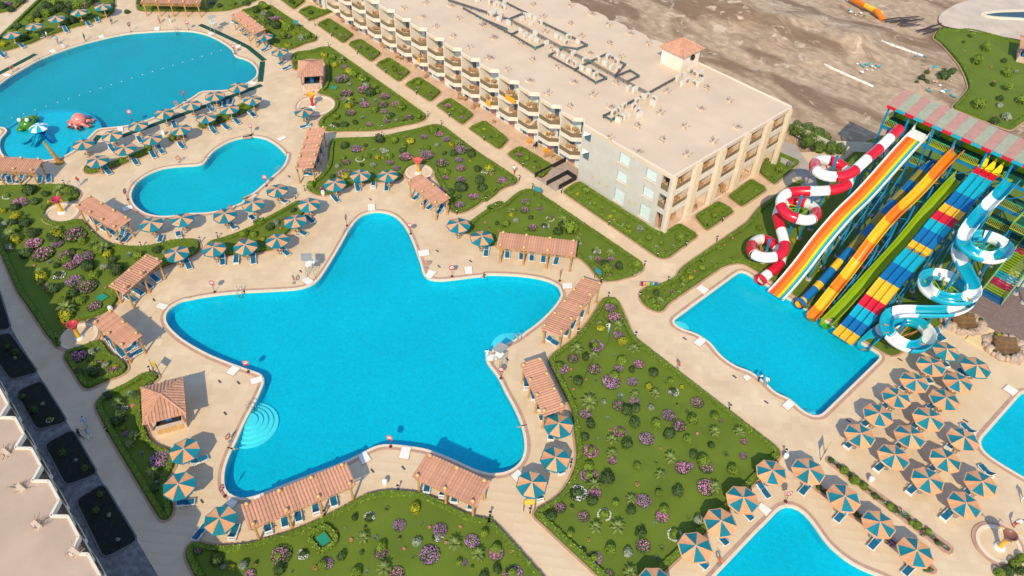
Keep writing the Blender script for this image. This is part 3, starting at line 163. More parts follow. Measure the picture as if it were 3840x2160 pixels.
'east':[(-64.79,63.21,'B',0.35),(-65.56,63.6,'F',0.61),(-64.18,62.11,'F',0.64),(-63.26,63.92,'T',0.48),(-63.08,64.03,'F',0.4),(-64.85,60.23,'P',0.6),(-64.52,59.85,'Y',0.44),(-63.12,59.44,'S',0.44),(-62.07,63.63,'A',0.26),(-60.43,63.6,'W',0.55),(-60.5,64.1,'F',0.32),(-63.44,57.72,'B',0.55),(-64.47,57.07,'D',0.34),(-62.31,61.57,'D',0.35),(-60.52,60.23,'F',0.66),(-60.85,59.27,'B',0.31),(-59.72,61.94,'W',0.55),(-58.55,64.37,'P',0.71),(-58.1,63.85,'D',0.55),(-57.41,62.2,'D',0.62),(-56.52,63.82,'B',0.93),(-54.19,62.96,'P',0.61),(-54.13,62.95,'W',0.49),(-51.2,63.52,'W',0.57),(-51.21,63.6,'P',0.45),(-50.66,61.88,'S',0.33),(-49.7,62.49,'F',0.57),(-49.33,64.22,'P',0.68),(-48.83,63.85,'F',0.42),(-48.37,62.16,'D',0.6),(-46.97,63.47,'D',0.59),(-47.41,63.3,'F',0.37),(-47.35,61.51,'B',0.74),(-46.66,60.98,'F',0.51),(-46.2,64.71,'B',0.27),(-45.53,65.51,'B',0.52),(-44.97,64.54,'W',0.56),(-47.7,60.6,'F',0.29),(-54.85,64.11,'B',0.39),(-65.67,55.84,'O',0.16),(-64.39,55.46,'O',0.19),(-63.12,56.2,'O',0.16),(-58.76,60.6,'A',0.23)],
'hotelcorner':[(-61.99,70.67,'Y',0.36),(-60.03,71.12,'B',0.33),(-59.49,70.45,'W',0.32),(-58.67,70.88,'B',0.33),(-56.95,70.81,'T',0.4),(-61.53,72.08,'B',0.58),(-55.5,71.61,'B',0.32),(-55.11,70.49,'Y',0.35),(-54.23,70.36,'O',0.19),(-56.4,70.35,'O',0.19),(-53.19,70.34,'T',0.39),(-53.06,70.47,'W',0.35),(-52.51,71.34,'T',0.34),(-51.81,70.72,'B',0.34),(-51.1,70.16,'Y',0.24),(-50.41,71.61,'S',0.55),(-48.24,71,'B',0.5),(-46.38,70.47,'A',0.37),(-46.39,71.54,'B',0.37),(-45.15,71.01,'F',0.21),(-45.36,74.22,'B',0.56),(-45.04,72.4,'A',0.31),(-45.37,75.7,'A',0.31),(-44.8,70.19,'O',0.12),(-45.42,82.18,'B',0.48),(-45.24,80.23,'A',0.29),(-45.3,84.11,'A',0.29),(-45.3,87.72,'P',0.37),(-45.88,99.13,'B',0.62),(-46.62,97.1,'O',0.17),(-45.52,96.38,'D',0.38),(-47.48,99.53,'A',0.21),(-45.62,101.76,'S',0.62)],
'hotelbeds':[(-139.52,72.47,'D',0.48),(-137.64,71.58,'Y',0.44),(-145.73,71.81,'D',0.56),(-133.39,72.11,'A',0.43),(-130.52,72.58,'D',0.32),(-128.3,71.78,'W',0.34),(-127.05,71.6,'F',0.38),(-126.39,72.42,'F',0.51),(-129.18,71.59,'O',0.21),(-121.3,71.81,'F',0.54),(-119.52,72.6,'D',0.29),(-118.56,71.33,'D',0.21),(-116.74,72.18,'F',0.58),(-117.79,72.28,'B',0.29),(-110.68,72.24,'D',0.32),(-109.49,71.76,'B',0.39),(-107.97,72,'F',0.51),(-108.66,71.04,'W',0.2),(-109.05,72.29,'B',0.24),(-103.06,72.16,'B',0.54),(-101.98,71.23,'F',0.35),(-99.01,71.56,'T',0.34),(-98.07,71.51,'F',0.61),(-93.84,71.45,'F',0.64),(-92.18,71.32,'B',0.34),(-91.19,70.64,'W',0.26),(-90.55,71.8,'B',0.37),(-89.37,71.19,'F',0.45),(-84.21,71.41,'Y',0.29),(-81.84,70.92,'D',0.18),(-81.21,71.68,'B',0.28),(-79.85,71.2,'F',0.32),(-75.17,70.88,'F',0.52),(-75.92,71.57,'B',0.32),(-73.44,71.06,'B',0.42),(-72.84,70.51,'W',0.21),(-70.75,71.02,'B',0.34),(-69.83,70.98,'F',0.31),(-71.08,70.4,'O',0.17),(-72.16,71.65,'D',0.17)],
'slides':[(-40.52,73.12,'B',0.42),(-39.52,71.73,'B',0.45),(-40.07,69.73,'B',0.44),(-39.34,69.16,'Y',0.37),(-39.48,73.83,'A',0.27),(-40.47,76.71,'B',0.43),(-39.52,67.89,'B',0.59),(-38.9,66.92,'P',0.44),(-39.67,66.03,'B',0.29),(-39.05,65.29,'F',0.43),(-40.34,63.4,'D',0.43),(-38.95,62.45,'P',0.54),(-39.59,61.77,'B',0.45),(-38.16,64.54,'A',0.26),(-39.91,64.54,'O',0.15),(-40.55,78.07,'O',0.12),(-40.67,80.13,'O',0.12),(-40.55,81.76,'O',0.12),(-40.63,62.11,'O',0.14),(-39.8,70.55,'O',0.15),(-38.16,76.61,'O',0.21),(-30.22,88.81,'Y',0.46),(-28.9,83.38,'Y',0.3),(-34.91,86.19,'Y',0.44),(-17.84,88.2,'A',0.59),(-32.03,109.94,'P',0.68),(-30.63,104.73,'P',0.59),(-15.78,77.67,'A',0.48),(-23.92,76.23,'B',0.28),(-21.97,76.14,'B',0.28),(-26.3,76.17,'B',0.32),(-39.39,84.66,'B',0.44)],
'park':[(-47.48,168.38,'T',0.64),(-47.59,165.31,'D',0.32),(-43.34,165.74,'B',0.81),(-42.04,158.83,'B',0.87),(-36.16,158.6,'B',0.85),(-35.54,161.01,'S',0.47),(-33.48,152.4,'T',0.82),(-36.08,152.57,'D',0.46),(-37.42,161.05,'W',0.43),(-38.79,163.49,'D',0.48),(-34.39,142.82,'B',0.96),(-31.99,146.01,'S',0.6),(-33.03,148.6,'D',0.61),(-30.14,150.31,'B',0.81),(-29.39,142.88,'S',0.88),(-30.26,139.89,'D',0.78),(-39.32,159.41,'O',0.26),(-36.61,154.47,'O',0.21),(-33.88,145.18,'O',0.2),(-31.14,141.88,'O',0.2),(-45.69,161.76,'O',0.22)],
'scrub':[(-43.42,148.44,'D',1.05),(-43.15,151.39,'D',0.64),(-45.67,144.4,'D',0.63),(-44.54,143.86,'D',0.52),(-45.62,142.23,'D',0.42),(-46.24,147.62,'D',0.47)],
'hedgerow':[(-50.61,110.55,'V',1.12),(-48.87,110.82,'V',1.2),(-47.06,110.93,'V',1.2),(-45.61,110.91,'V',1.1),(-43.55,109.9,'V',0.99),(-42.63,111.01,'V',0.82),(-47.25,108.94,'V',0.92),(-44.89,108.79,'V',0.91)],
'isles':[(-113.71,18.77,'F',0.45),(-112.43,21.54,'P',0.57),(-112.9,23.13,'B',0.42),(-112.81,25.32,'B',0.42),(-113.02,19.82,'B',0.41),(-113.76,27.65,'B',0.48),(-113.58,32.26,'F',0.52),(-113.57,31.52,'B',0.48),(-113.03,32.92,'B',0.43),(-113.82,37.05,'B',0.49),(-113.73,39.5,'D',0.5),(-114.12,43.05,'D',0.45),(-114.71,46.2,'B',0.51),(-162.49,44.37,'D',0.54)],
'beds':[(-82.75,-1.7,'D',0.38),(-81.95,-1.95,'S',0.17),(-84.23,-2.1,'D',0.35),(-73.07,-1.85,'S',0.17),(-70.46,-2.04,'W',0.35),(-72.76,-2.88,'D',0.41),(-75.43,-3.17,'D',0.36),(-63.37,-1.81,'S',0.13),(-65.08,-2.54,'D',0.4),(-61.71,-1.52,'D',0.34),(-54.89,-1.72,'S',0.13),(-56.2,-2.5,'D',0.37),(-51.8,-2.09,'S',0.21),(-57.75,-1.47,'D',0.33)],
'planter':[(-11.43,57.97,'D',0.33),(-11.05,57.99,'A',0.41),(-10.44,57.96,'D',0.31),(-9.8,57.88,'B',0.44),(-9.27,57.87,'D',0.28),(-8.46,57.58,'B',0.46),(-7.94,57.78,'D',0.32),(-7.4,57.71,'B',0.39),(-6.49,57.66,'A',0.36),(-6.06,57.57,'D',0.34),(-5.63,57.68,'A',0.4),(-4.93,57.52,'A',0.41),(-4.37,57.6,'B',0.39),(-4.01,57.62,'D',0.39),(-3.63,58.25,'F',0.25),(-3.11,57.72,'A',0.51),(-2.75,57.94,'A',0.45),(-2.09,57.58,'B',0.29),(-1.55,57.66,'B',0.4),(-0.78,57.53,'F',0.4),(-0.52,57.92,'B',0.31),(-0.03,57.85,'A',0.4),(0.7,57.53,'D',0.3),(1.35,57.57,'A',0.3),(-10.46,54.08,'D',0.3),(-9.72,54.14,'D',0.27),(-6.27,54.27,'D',0.31),(-5.78,54.28,'D',0.27),(-2.66,54.04,'F',0.33),(-2.19,54.04,'F',0.29),(1.31,54.09,'D',0.32),(1.63,54.12,'A',0.28)],
'cornergarden':[(6.07,58.87,'B',0.43),(6.54,59.74,'D',0.54),(6.67,60.9,'B',0.48),(6.85,61.96,'B',0.43),(7.31,60.62,'D',0.48),(6.94,59.53,'A',0.38)]}
REDTUBE=[(-32.16,101.21,13.6),(-31.92,96.72,12.87),(-31.93,94.41,12.5),(-31.88,91.56,12.04),(-31.88,89.57,11.72),(-32.33,88.3,11.5),(-33.45,87.36,11.26),(-35.07,87.33,11),(-36.56,88.6,10.69),(-37.18,90.76,10.32),(-36.63,92.37,10.05),(-35.75,93.27,9.85),(-34.53,93.34,9.65),(-33.16,92.72,9.41),(-32.35,91.77,9.2),(-32.31,90.31,8.97),(-32.99,88.86,8.71),(-34.59,87.32,8.35),(-36.14,86.17,8.04),(-37.17,84.98,7.79),(-37.26,83.48,7.54),(-36.49,82.26,7.31),(-35.23,81.65,7.09),(-33.81,82.18,6.84),(-32.71,83.18,6.6),(-32.53,85.16,6.28),(-33.23,86.68,6.01),(-34.69,87.79,5.71),(-36.01,87.79,5.5),(-37.09,87.12,5.29),(-37.63,85.64,5.04),(-37.29,83.95,4.76),(-36.05,82.65,4.47),(-34.57,81.39,4.16),(-33.31,80.23,3.88),(-32.5,78.89,3.63),(-32.74,77.63,3.42),(-33.52,76.85,3.24),(-34.54,76.17,3.04),(-35.89,76.69,2.81),(-36.99,78.89,2.41),(-37.03,80.85,2.1),(-36.08,81.63,1.9),(-34.69,81.52,1.67),(-33.35,80.75,1.42),(-32.73,79.74,1.23),(-32.61,78.27,0.99),(-32.77,77.07,0.8),(-32.82,75.85,0.6)]
BLUETROUGH=[(-16.86,101.54,13.6),(-16.78,98.08,13.07),(-16.8,94.11,12.47),(-16.63,91.2,12.03),(-16.46,89.1,11.71),(-15.98,87.59,11.46),(-15.03,87.01,11.3),(-13.73,87.24,11.09),(-12.49,88.22,10.85),(-11.92,90.2,10.54),(-12.12,92.4,10.2),(-12.93,93.57,9.99),(-14.14,93.93,9.79),(-15.32,93.69,9.61),(-16.16,92.95,9.44),(-16.52,91.53,9.22),(-16.56,90.11,9),(-16.13,89.02,8.82),(-15.03,88.06,8.6),(-13.94,87.13,8.38),(-12.75,86.23,8.16),(-11.8,85.35,7.96),(-11.53,84.23,7.78),(-12.16,82.98,7.57),(-13.63,82.09,7.31),(-15.3,82.11,7.06),(-16.53,83.1,6.82),(-17.19,84.9,6.52),(-16.93,86.55,6.27),(-15.91,87.86,6.02),(-14.68,88.42,5.81),(-13.32,88.24,5.6),(-12.24,87.44,5.4),(-11.92,86.86,5.3),(-11.91,85.57,5.1),(-12.34,84.36,4.91),(-13.12,83.32,4.71),(-14.96,81.74,4.34),(-16.85,80.22,3.97),(-17.55,79.01,3.76),(-17.33,77.71,3.56),(-16.59,76.64,3.36),(-15.3,76.12,3.15),(-13.87,76.49,2.92),(-12.86,77.64,2.69),(-12.56,79.73,2.37),(-13.05,81.47,2.09),(-14.22,82.58,1.85),(-15.72,82.6,1.62),(-16.86,81.61,1.39),(-17.3,79.89,1.12),(-17.65,78.05,0.83),(-17.76,76.32,0.57),(-17.72,75.21,0.4)]
# ---------------------------------------------------------------- helpers
class MB:
    """collects faces of one part, links them as one mesh object"""
    def __init__(s): s.v = []; s.f = []; s.m = []
    def add(s, vs, fs, m=0):
        b = len(s.v); s.v += [tuple(p) for p in vs]; s.f += [[b + i for i in f] for f in fs]; s.m += [m] * len(fs); return s
    def box(s, x0, y0, z0, x1, y1, z1, m=0):
        return s.add([(x0,y0,z0),(x1,y0,z0),(x1,y1,z0),(x0,y1,z0),(x0,y0,z1),(x1,y0,z1),(x1,y1,z1),(x0,y1,z1)],
                     [(3,2,1,0),(4,5,6,7),(0,1,5,4),(1,2,6,5),(2,3,7,6),(3,0,4,7)], m)
    def bar(s, a, b, w, h=None, m=0, up=(0,0,1)):
        a = Vector(a); b = Vector(b); h = h or w; t = (b - a).normalized(); u = Vector(up)
        if abs(t.dot(u)) > .98: u = Vector((1,0,0))
        x = t.cross(u).normalized() * w / 2; y = x.cross(t).normalized() * h / 2
        vs = [p + i * x + j * y for p in (a, b) for i, j in ((-1,-1),(1,-1),(1,1),(-1,1))]
        return s.add(vs, [(0,1,2,3),(7,6,5,4),(0,4,5,1),(1,5,6,2),(2,6,7,3),(3,7,4,0)], m)
    def cyl(s, a, b, r0, r1=None, n=8, m=0, caps=True):
        a = Vector(a); b = Vector(b); r1 = r0 if r1 is None else r1; t = (b - a).normalized()
        u = Vector((1,0,0)) if abs(t.x) < .9 else Vector((0,1,0)); x = t.cross(u).normalized(); y = t.cross(x)
        vs = []
        for p, r in ((a, r0), (b, r1)): vs += [p + r * (math.cos(6.28319*i/n) * x + math.sin(6.28319*i/n) * y) for i in range(n)]
        fs = [(i, (i+1) % n, n + (i+1) % n, n + i) for i in range(n)]
        if caps: fs += [tuple(range(n))[::-1], tuple(range(n, 2*n))]
        return s.add(vs, fs, m)
    def lathe(s, prof, n=10, m=0, c=(0,0,0)):
        vs = []; k = len(prof)
        for i in range(n):
            a = 6.28319 * i / n
            vs += [(c[0] + r * math.cos(a), c[1] + r * math.sin(a), c[2] + z) for r, z in prof]
        fs = [(i*k+j, ((i+1) % n)*k+j, ((i+1) % n)*k+j+1, i*k+j+1) for i in range(n) for j in range(k-1)]
        return s.add(vs, fs, m)
    def build(s, name, mats, parent=None, loc=None, smooth=False):
        me = bpy.data.meshes.new(name); me.from_pydata(s.v, [], s.f)
        if not isinstance(mats, (list, tuple)): mats = [mats]
        for mt in mats: me.materials.append(mt)
        if len(mats) > 1: me.polygons.foreach_set('material_index', s.m)
        if smooth: me.polygons.foreach_set('use_smooth', [True] * len(s.f))
        me.update()
        return link(name, me, parent, loc)
def link(name, me, parent=None, loc=None, rz=0, sc=None):
    o = bpy.data.objects.new(name, me); COL.objects.link(o)
    if parent is not None: o.parent = parent
    if loc is not None: o.location = loc
    if rz: o.rotation_euler = (0, 0, rz)
    if sc is not None: o.scale = (sc, sc, sc) if not isinstance(sc, tuple) else sc
    return o
def empty(name, loc=(0,0,0), rz=0, sc=None): return link(name, None, None, loc, rz, sc)
LABELS = []                                   # (object, phrase, where, category, group)
def tag(o, phrase, where='', cat='', group=None):
    LABELS.append((o, phrase, where, cat, group)); return o
def setting(o, kind='structure'): o['kind'] = kind; return o
def copy_tree(o, loc=None, rz=None, sc=None, parent=None):
    c = o.copy(); COL.objects.link(c); c.parent = parent
    for k in list(c.keys()):
        if k in ('label', 'category', 'group'): del c[k]
    if loc is not None: c.location = loc
    if rz is not None: c.rotation_euler = (0, 0, rz)
    if sc is not None: c.scale = (sc, sc, sc) if not isinstance(sc, tuple) else sc
    for ch in [x for x in o.children]: copy_tree(ch, parent=c)
    return c
class Kind:
    """first call places the prototype itself, later calls place copies"""
    def __init__(s, make): s.make = make; s.first = None
    def put(s, loc, rz=0, sc=None):
        if s.first is None: s.first = o = s.make(); o.location = loc; o.rotation_euler = (0,0,rz); 
        else: o = copy_tree(s.first, loc, rz)
        if sc is not None: o.scale = (sc, sc, sc) if not isinstance(sc, tuple) else sc
        return o
# ---- plan polygons
def area2(p): return sum(p[i-1][0]*p[i][1] - p[i][0]*p[i-1][1] for i in range(len(p)))
def resample(p, step, closed=True):
    p = [Vector((a[0], a[1])) for a in p]
    if closed: p = p + [p[0]]
    out = []
    for a, b in zip(p, p[1:]):
        n = max(1, int(round((b - a).length / step)))
        out += [a + (b - a) * i / n for i in range(n)]
    if not closed: out.append(p[-1])
    return out
def smooth(p, it=3):
    for _ in range(it): p = [(p[i-1] + p[i] * 2 + p[(i+1) % len(p)]) / 4 for i in range(len(p))]
    return p
def plan(p, step=.7, it=3):
    p = smooth(resample(p, step), it)
    return p if area2(p) > 0 else p[::-1]
def offset(p, d):                              # + is outward for a counter-clockwise polygon
    out = []; n = len(p)
    for i in range(n):
        t = p[(i+1) % n] - p[i-1]
        if t.length < 1e-6: t = Vector((1, 0))
        t.normalize(); out.append(p[i] + Vector((t.y, -t.x)) * d)
    return out
def inside(pts, poly):
    """vectorised point in polygon"""
    x = pts[:, 0]; y = pts[:, 1]; r = np.zeros(len(pts), bool); q = np.array([(a[0], a[1]) for a in poly])
    for (x0, y0), (x1, y1) in zip(q, np.roll(q, -1, 0)):
        if y0 == y1: continue
        r ^= ((y0 > y) != (y1 > y)) & (x < (x1 - x0) * (y - y0) / (y1 - y0) + x0)
    return r
def sheet(name, outer, holes, z, mat, parent=None, down=0):
    bm = bmesh.new(); es = []
    for lp in [outer] + list(holes):
        vs = [bm.verts.new((a[0], a[1], z)) for a in lp]
        es += [bm.edges.new((vs[i-1], vs[i])) for i in range(len(vs))]
    bmesh.ops.triangle_fill(bm, use_beauty=True, edges=es)
    for f in bm.faces:
        if f.normal.z < 0: f.normal_flip()
    me = bpy.data.meshes.new(name); bm.to_mesh(me); bm.free(); me.materials.append(mat)
    return link(name, me, parent)
def ring(name, p, d0, d1, z0, z1, mat, parent=None, skirt=.0):
    """closed band between two offsets of a plan polygon, top at z1, sides down to z0"""
    a = offset(p, d0); b = offset(p, d1); n = len(p); mb = MB()
    vs = [(q.x, q.y, z1) for q in a] + [(q.x, q.y, z1) for q in b] + [(q.x, q.y, z0) for q in a] + [(q.x, q.y, z0) for q in b]
    fs = []
    for i in range(n):
        j = (i+1) % n
        fs += [(i, n+i, n+j, j), (2*n+i, i, j, 2*n+j), (n+i, 3*n+i, 3*n+j, n+j)]
    mb.add(vs, fs); return mb.build(name, mat, parent)
# ---------------------------------------------------------------- materials
MATS = {}
def pm(name, col, rough=.75, var=.12, scale=3., bump=0., bscale=None, spec=.3, metal=0., rnd=0., col2=None, island=0., detail=4, trans=0.):
    if name in MATS: return MATS[name]
    m = bpy.data.materials.new(name); m.use_nodes = True; nt = m.node_tree; N = nt.nodes; L = nt.links
    b = N['Principled BSDF']; b.inputs['Roughness'].default_value = rough; b.inputs['Metallic'].default_value = metal
    b.inputs['Specular IOR Level'].default_value = spec
    tc = N.new('ShaderNodeTexCoord'); nz = N.new('ShaderNodeTexNoise'); nz.inputs['Scale'].default_value = scale; nz.inputs['Detail'].default_value = detail
    L.new(tc.outputs['Object'], nz.inputs['Vector'])
    mx = N.new('ShaderNodeMix'); mx.data_type = 'RGBA'
    c = Vector(col); k2 = Vector(col2) if col2 else c * (1 - var)
    k1 = c if col2 else c * (1 + var)
    mx.inputs[6].default_value = (*[min(1, v) for v in k1], 1); mx.inputs[7].default_value = (*k2, 1)
    rp = N.new('ShaderNodeMapRange'); rp.inputs[1].default_value = .3; rp.inputs[2].default_value = .7
    L.new(nz.outputs[0], rp.inputs[0]); L.new(rp.outputs[0], mx.inputs[0]); out = mx.outputs[2]
    for amt, src in ((rnd, 'o'), (island, 'i')):
        if not amt: continue
        if src == 'o': q = N.new('ShaderNodeObjectInfo').outputs['Random']
        else: q = N.new('ShaderNodeNewGeometry').outputs['Random Per Island']
        hs = N.new('ShaderNodeHueSaturation'); mr = N.new('ShaderNodeMapRange'); mr.inputs[3].default_value = 1 - amt; mr.inputs[4].default_value = 1 + amt
        L.new(q, mr.inputs[0]); L.new(mr.outputs[0], hs.inputs['Value']); L.new(out, hs.inputs['Color']); out = hs.outputs[0]
    L.new(out, b.inputs['Base Color'])
    if bump:
        n2 = N.new('ShaderNodeTexNoise'); n2.inputs['Scale'].default_value = bscale or scale * 4; n2.inputs['Detail'].default_value = 3
        L.new(tc.outputs['Object'], n2.inputs['Vector'])
        bp = N.new('ShaderNodeBump'); bp.inputs['Strength'].default_value = bump; bp.inputs['Distance'].default_value = .05
        L.new(n2.outputs[0], bp.inputs['Height']); L.new(bp.outputs[0], b.inputs['Normal'])
    MATS[name] = m; return m
def S(r, g, b): return tuple(((v/255)/12.92 if v <= 10 else (((v/255)+.055)/1.055)**2.4) for v in (r, g, b))
def leafy(name, col, rnd=.18): 
    m = pm(name, col, .6, .35, 1.6, rnd=rnd, island=.28, spec=.25); return m
M_deck = pm('deck_stone', (.73,.55,.365), .7, .10, .35, .15, 6, detail=6, col2=(.65,.47,.295))
M_slab = pm('paving_slab', (.74,.57,.385), .65, .05, .22, .12, 5, island=.05, detail=8, col2=(.63,.455,.295))
M_cope = pm('coping_stone', (.76,.62,.46), .6, .06, 2)
M_band = pm('kerb_pink', (.48,.29,.205), .75, .14, 1.2)
M_plate = pm('white_plate', (.80,.76,.68), .5, .04, 2)
M_lawn = pm('lawn', (.14,.195,.017), .9, .3, .25, .6, 14, detail=9, col2=(.105,.155,.015))
M_soil = pm('soil', (.13,.085,.05), .95, .3, 2., .5)
def sand_mat():
    m = pm('desert_sand', (.46,.325,.215), .95, .22, .7, 1., 1.2, detail=10); nt = m.node_tree; N = nt.nodes; L = nt.links; b = N['Principled BSDF']; src = b.inputs['Base Color'].links[0].from_socket
    tc = N.new('ShaderNodeTexCoord'); out = src
    for sc, rot, lo, hi, col, ds in (((.045,.10,.1), .15, .46, .58, (.20,.12,.072), 1.2), ((.16,.42,.2), .2, .55, .67, (.30,.20,.125), 1.), ((.35,.4,.4), 0, .60, .70, (.62,.48,.36), 1.)):
        mp = N.new('ShaderNodeMapping'); mp.inputs['Scale'].default_value = sc; mp.inputs['Rotation'].default_value = (0,0,rot); nz = N.new('ShaderNodeTexNoise'); nz.inputs['Scale'].default_value = 1; nz.inputs['Detail'].default_value = 10; nz.inputs['Distortion'].default_value = ds
        mr = N.new('ShaderNodeMapRange'); mr.inputs[1].default_value = lo; mr.inputs[2].default_value = hi; mr.inputs[4].default_value = .85; mx = N.new('ShaderNodeMix'); mx.data_type = 'RGBA'; mx.inputs[7].default_value = (*col, 1)
        L.new(tc.outputs['Object'], mp.inputs[0]); L.new(mp.outputs[0], nz.inputs['Vector']); L.new(nz.outputs[0], mr.inputs[0]); L.new(mr.outputs[0], mx.inputs[0]); L.new(out, mx.inputs[6]); out = mx.outputs[2]
    L.new(out, b.inputs['Base Color']); return m
M_sand = sand_mat()
def painted_caustics(name, col, amt=.12):  # tile-sized speckle and noise painted into the floor colour imitate ripple caustics
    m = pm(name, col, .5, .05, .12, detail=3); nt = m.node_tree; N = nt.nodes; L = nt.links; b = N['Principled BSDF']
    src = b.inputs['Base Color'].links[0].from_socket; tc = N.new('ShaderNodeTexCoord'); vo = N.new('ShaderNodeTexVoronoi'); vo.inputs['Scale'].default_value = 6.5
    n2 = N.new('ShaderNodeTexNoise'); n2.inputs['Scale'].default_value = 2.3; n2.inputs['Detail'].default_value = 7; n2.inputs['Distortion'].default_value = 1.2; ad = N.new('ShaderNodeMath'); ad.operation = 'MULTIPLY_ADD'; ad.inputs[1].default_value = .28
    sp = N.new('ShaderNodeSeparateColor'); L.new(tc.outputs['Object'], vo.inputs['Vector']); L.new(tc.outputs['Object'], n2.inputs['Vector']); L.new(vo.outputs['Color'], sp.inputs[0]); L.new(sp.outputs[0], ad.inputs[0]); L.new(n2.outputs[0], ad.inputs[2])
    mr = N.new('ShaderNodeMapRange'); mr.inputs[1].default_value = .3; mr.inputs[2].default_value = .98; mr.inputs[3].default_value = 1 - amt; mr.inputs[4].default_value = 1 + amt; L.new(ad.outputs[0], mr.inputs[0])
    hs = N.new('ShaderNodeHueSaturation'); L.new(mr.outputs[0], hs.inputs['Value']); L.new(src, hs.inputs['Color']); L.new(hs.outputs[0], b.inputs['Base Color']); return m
M_floor = painted_caustics('pool_painted_caustics', (.001,.465,.60), .16); M_floor2 = painted_caustics('lagoon_painted_caustics', (.001,.32,.40), .10); M_floor3 = painted_caustics('heart_painted_caustics', (.001,.44,.54), .13)
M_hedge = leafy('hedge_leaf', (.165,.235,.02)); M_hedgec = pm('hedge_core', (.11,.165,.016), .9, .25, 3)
M_white = pm('white_paint', (.82,.80,.76), .45, .03, 3); M_steel = pm('steel', (.42,.42,.42), .35, .1, 3, metal=.6)
M_black = pm('black_metal', (.02,.022,.024), .5, .1, 3)
M_teal = pm('teal_cloth', (.004,.185,.235), .7, .1, 2.5, rnd=.12); M_orange = pm('orange_cloth', (.74,.34,.155), .7, .08, 2.5, rnd=.12)
M_wood = pm('pergola_wood', (.50,.27,.10), .7, .25, 3); M_lampgold = pm('gold_globe', (.62,.40,.16), .45, .15, 5)
M_tile = pm('roof_tile', (.55,.28,.18), .75, .14, 1.4, rnd=.1); M_cushion = pm('blue_cushion', (.006,.13,.24), .75, .12, 4, rnd=.12)
def water_mat(name, tint, scale=2.6, strength=.12):
    m = bpy.data.materials.new(name); m.use_nodes = True; nt = m.node_tree; N = nt.nodes; L = nt.links; N.clear()
    out = N.new('ShaderNodeOutputMaterial'); tr = N.new('ShaderNodeBsdfTransparent'); gl = N.new('ShaderNodeBsdfGlossy')
    tr.inputs[0].default_value = (*tint, 1); gl.inputs['Roughness'].default_value = .06
    fr = N.new('ShaderNodeFresnel'); ge = N.new('ShaderNodeNewGeometry'); io = N.new('ShaderNodeMapRange'); io.inputs[3].default_value = 1.33; io.inputs[4].default_value = 1/1.33; L.new(ge.outputs['Backfacing'], io.inputs[0]); L.new(io.outputs[0], fr.inputs[0]); mx = N.new('ShaderNodeMixShader')
    tc = N.new('ShaderNodeTexCoord'); n1 = N.new('ShaderNodeTexNoise'); n1.inputs['Scale'].default_value = scale; n1.inputs['Detail'].default_value = 5
    n1.inputs['Distortion'].default_value = .8; bp = N.new('ShaderNodeBump'); bp.inputs['Strength'].default_value = strength; bp.inputs['Distance'].default_value = .25
    L.new(tc.outputs['Object'], n1.inputs['Vector']); L.new(n1.outputs[0], bp.inputs['Height'])
    L.new(bp.outputs[0], gl.inputs['Normal']); L.new(bp.outputs[0], fr.inputs['Normal'])
    L.new(fr.outputs[0], mx.inputs[0]); L.new(tr.outputs[0], mx.inputs[1]); L.new(gl.outputs[0], mx.inputs[2]); L.new(mx.outputs[0], out.inputs[0])
    return m
M_water = water_mat('pool_water', (.38, .98, 1))
def glass_mat(name, tint, mixf):
    m = bpy.data.materials.new(name); m.use_nodes = True; nt = m.node_tree; N = nt.nodes; L = nt.links; b = N['Principled BSDF']
    b.inputs['Base Color'].default_value = (*tint, 1); b.inputs['Roughness'].default_value = .15
    tr = N.new('ShaderNodeBsdfTransparent'); tr.inputs[0].default_value = (*[.4 + .6*v for v in tint], 1); mx = N.new('ShaderNodeMixShader'); mx.inputs[0].default_value = mixf
    L.new(tr.outputs[0], mx.inputs[1]); L.new(b.outputs[0], mx.inputs[2]); L.new(mx.outputs[0], N['Material Output'].inputs[0])
    return m
M_bronze = glass_mat('bronze_glass', (.26,.19,.11), .75); M_blueglass = glass_mat('blue_glass', (.10,.17,.22), .8)
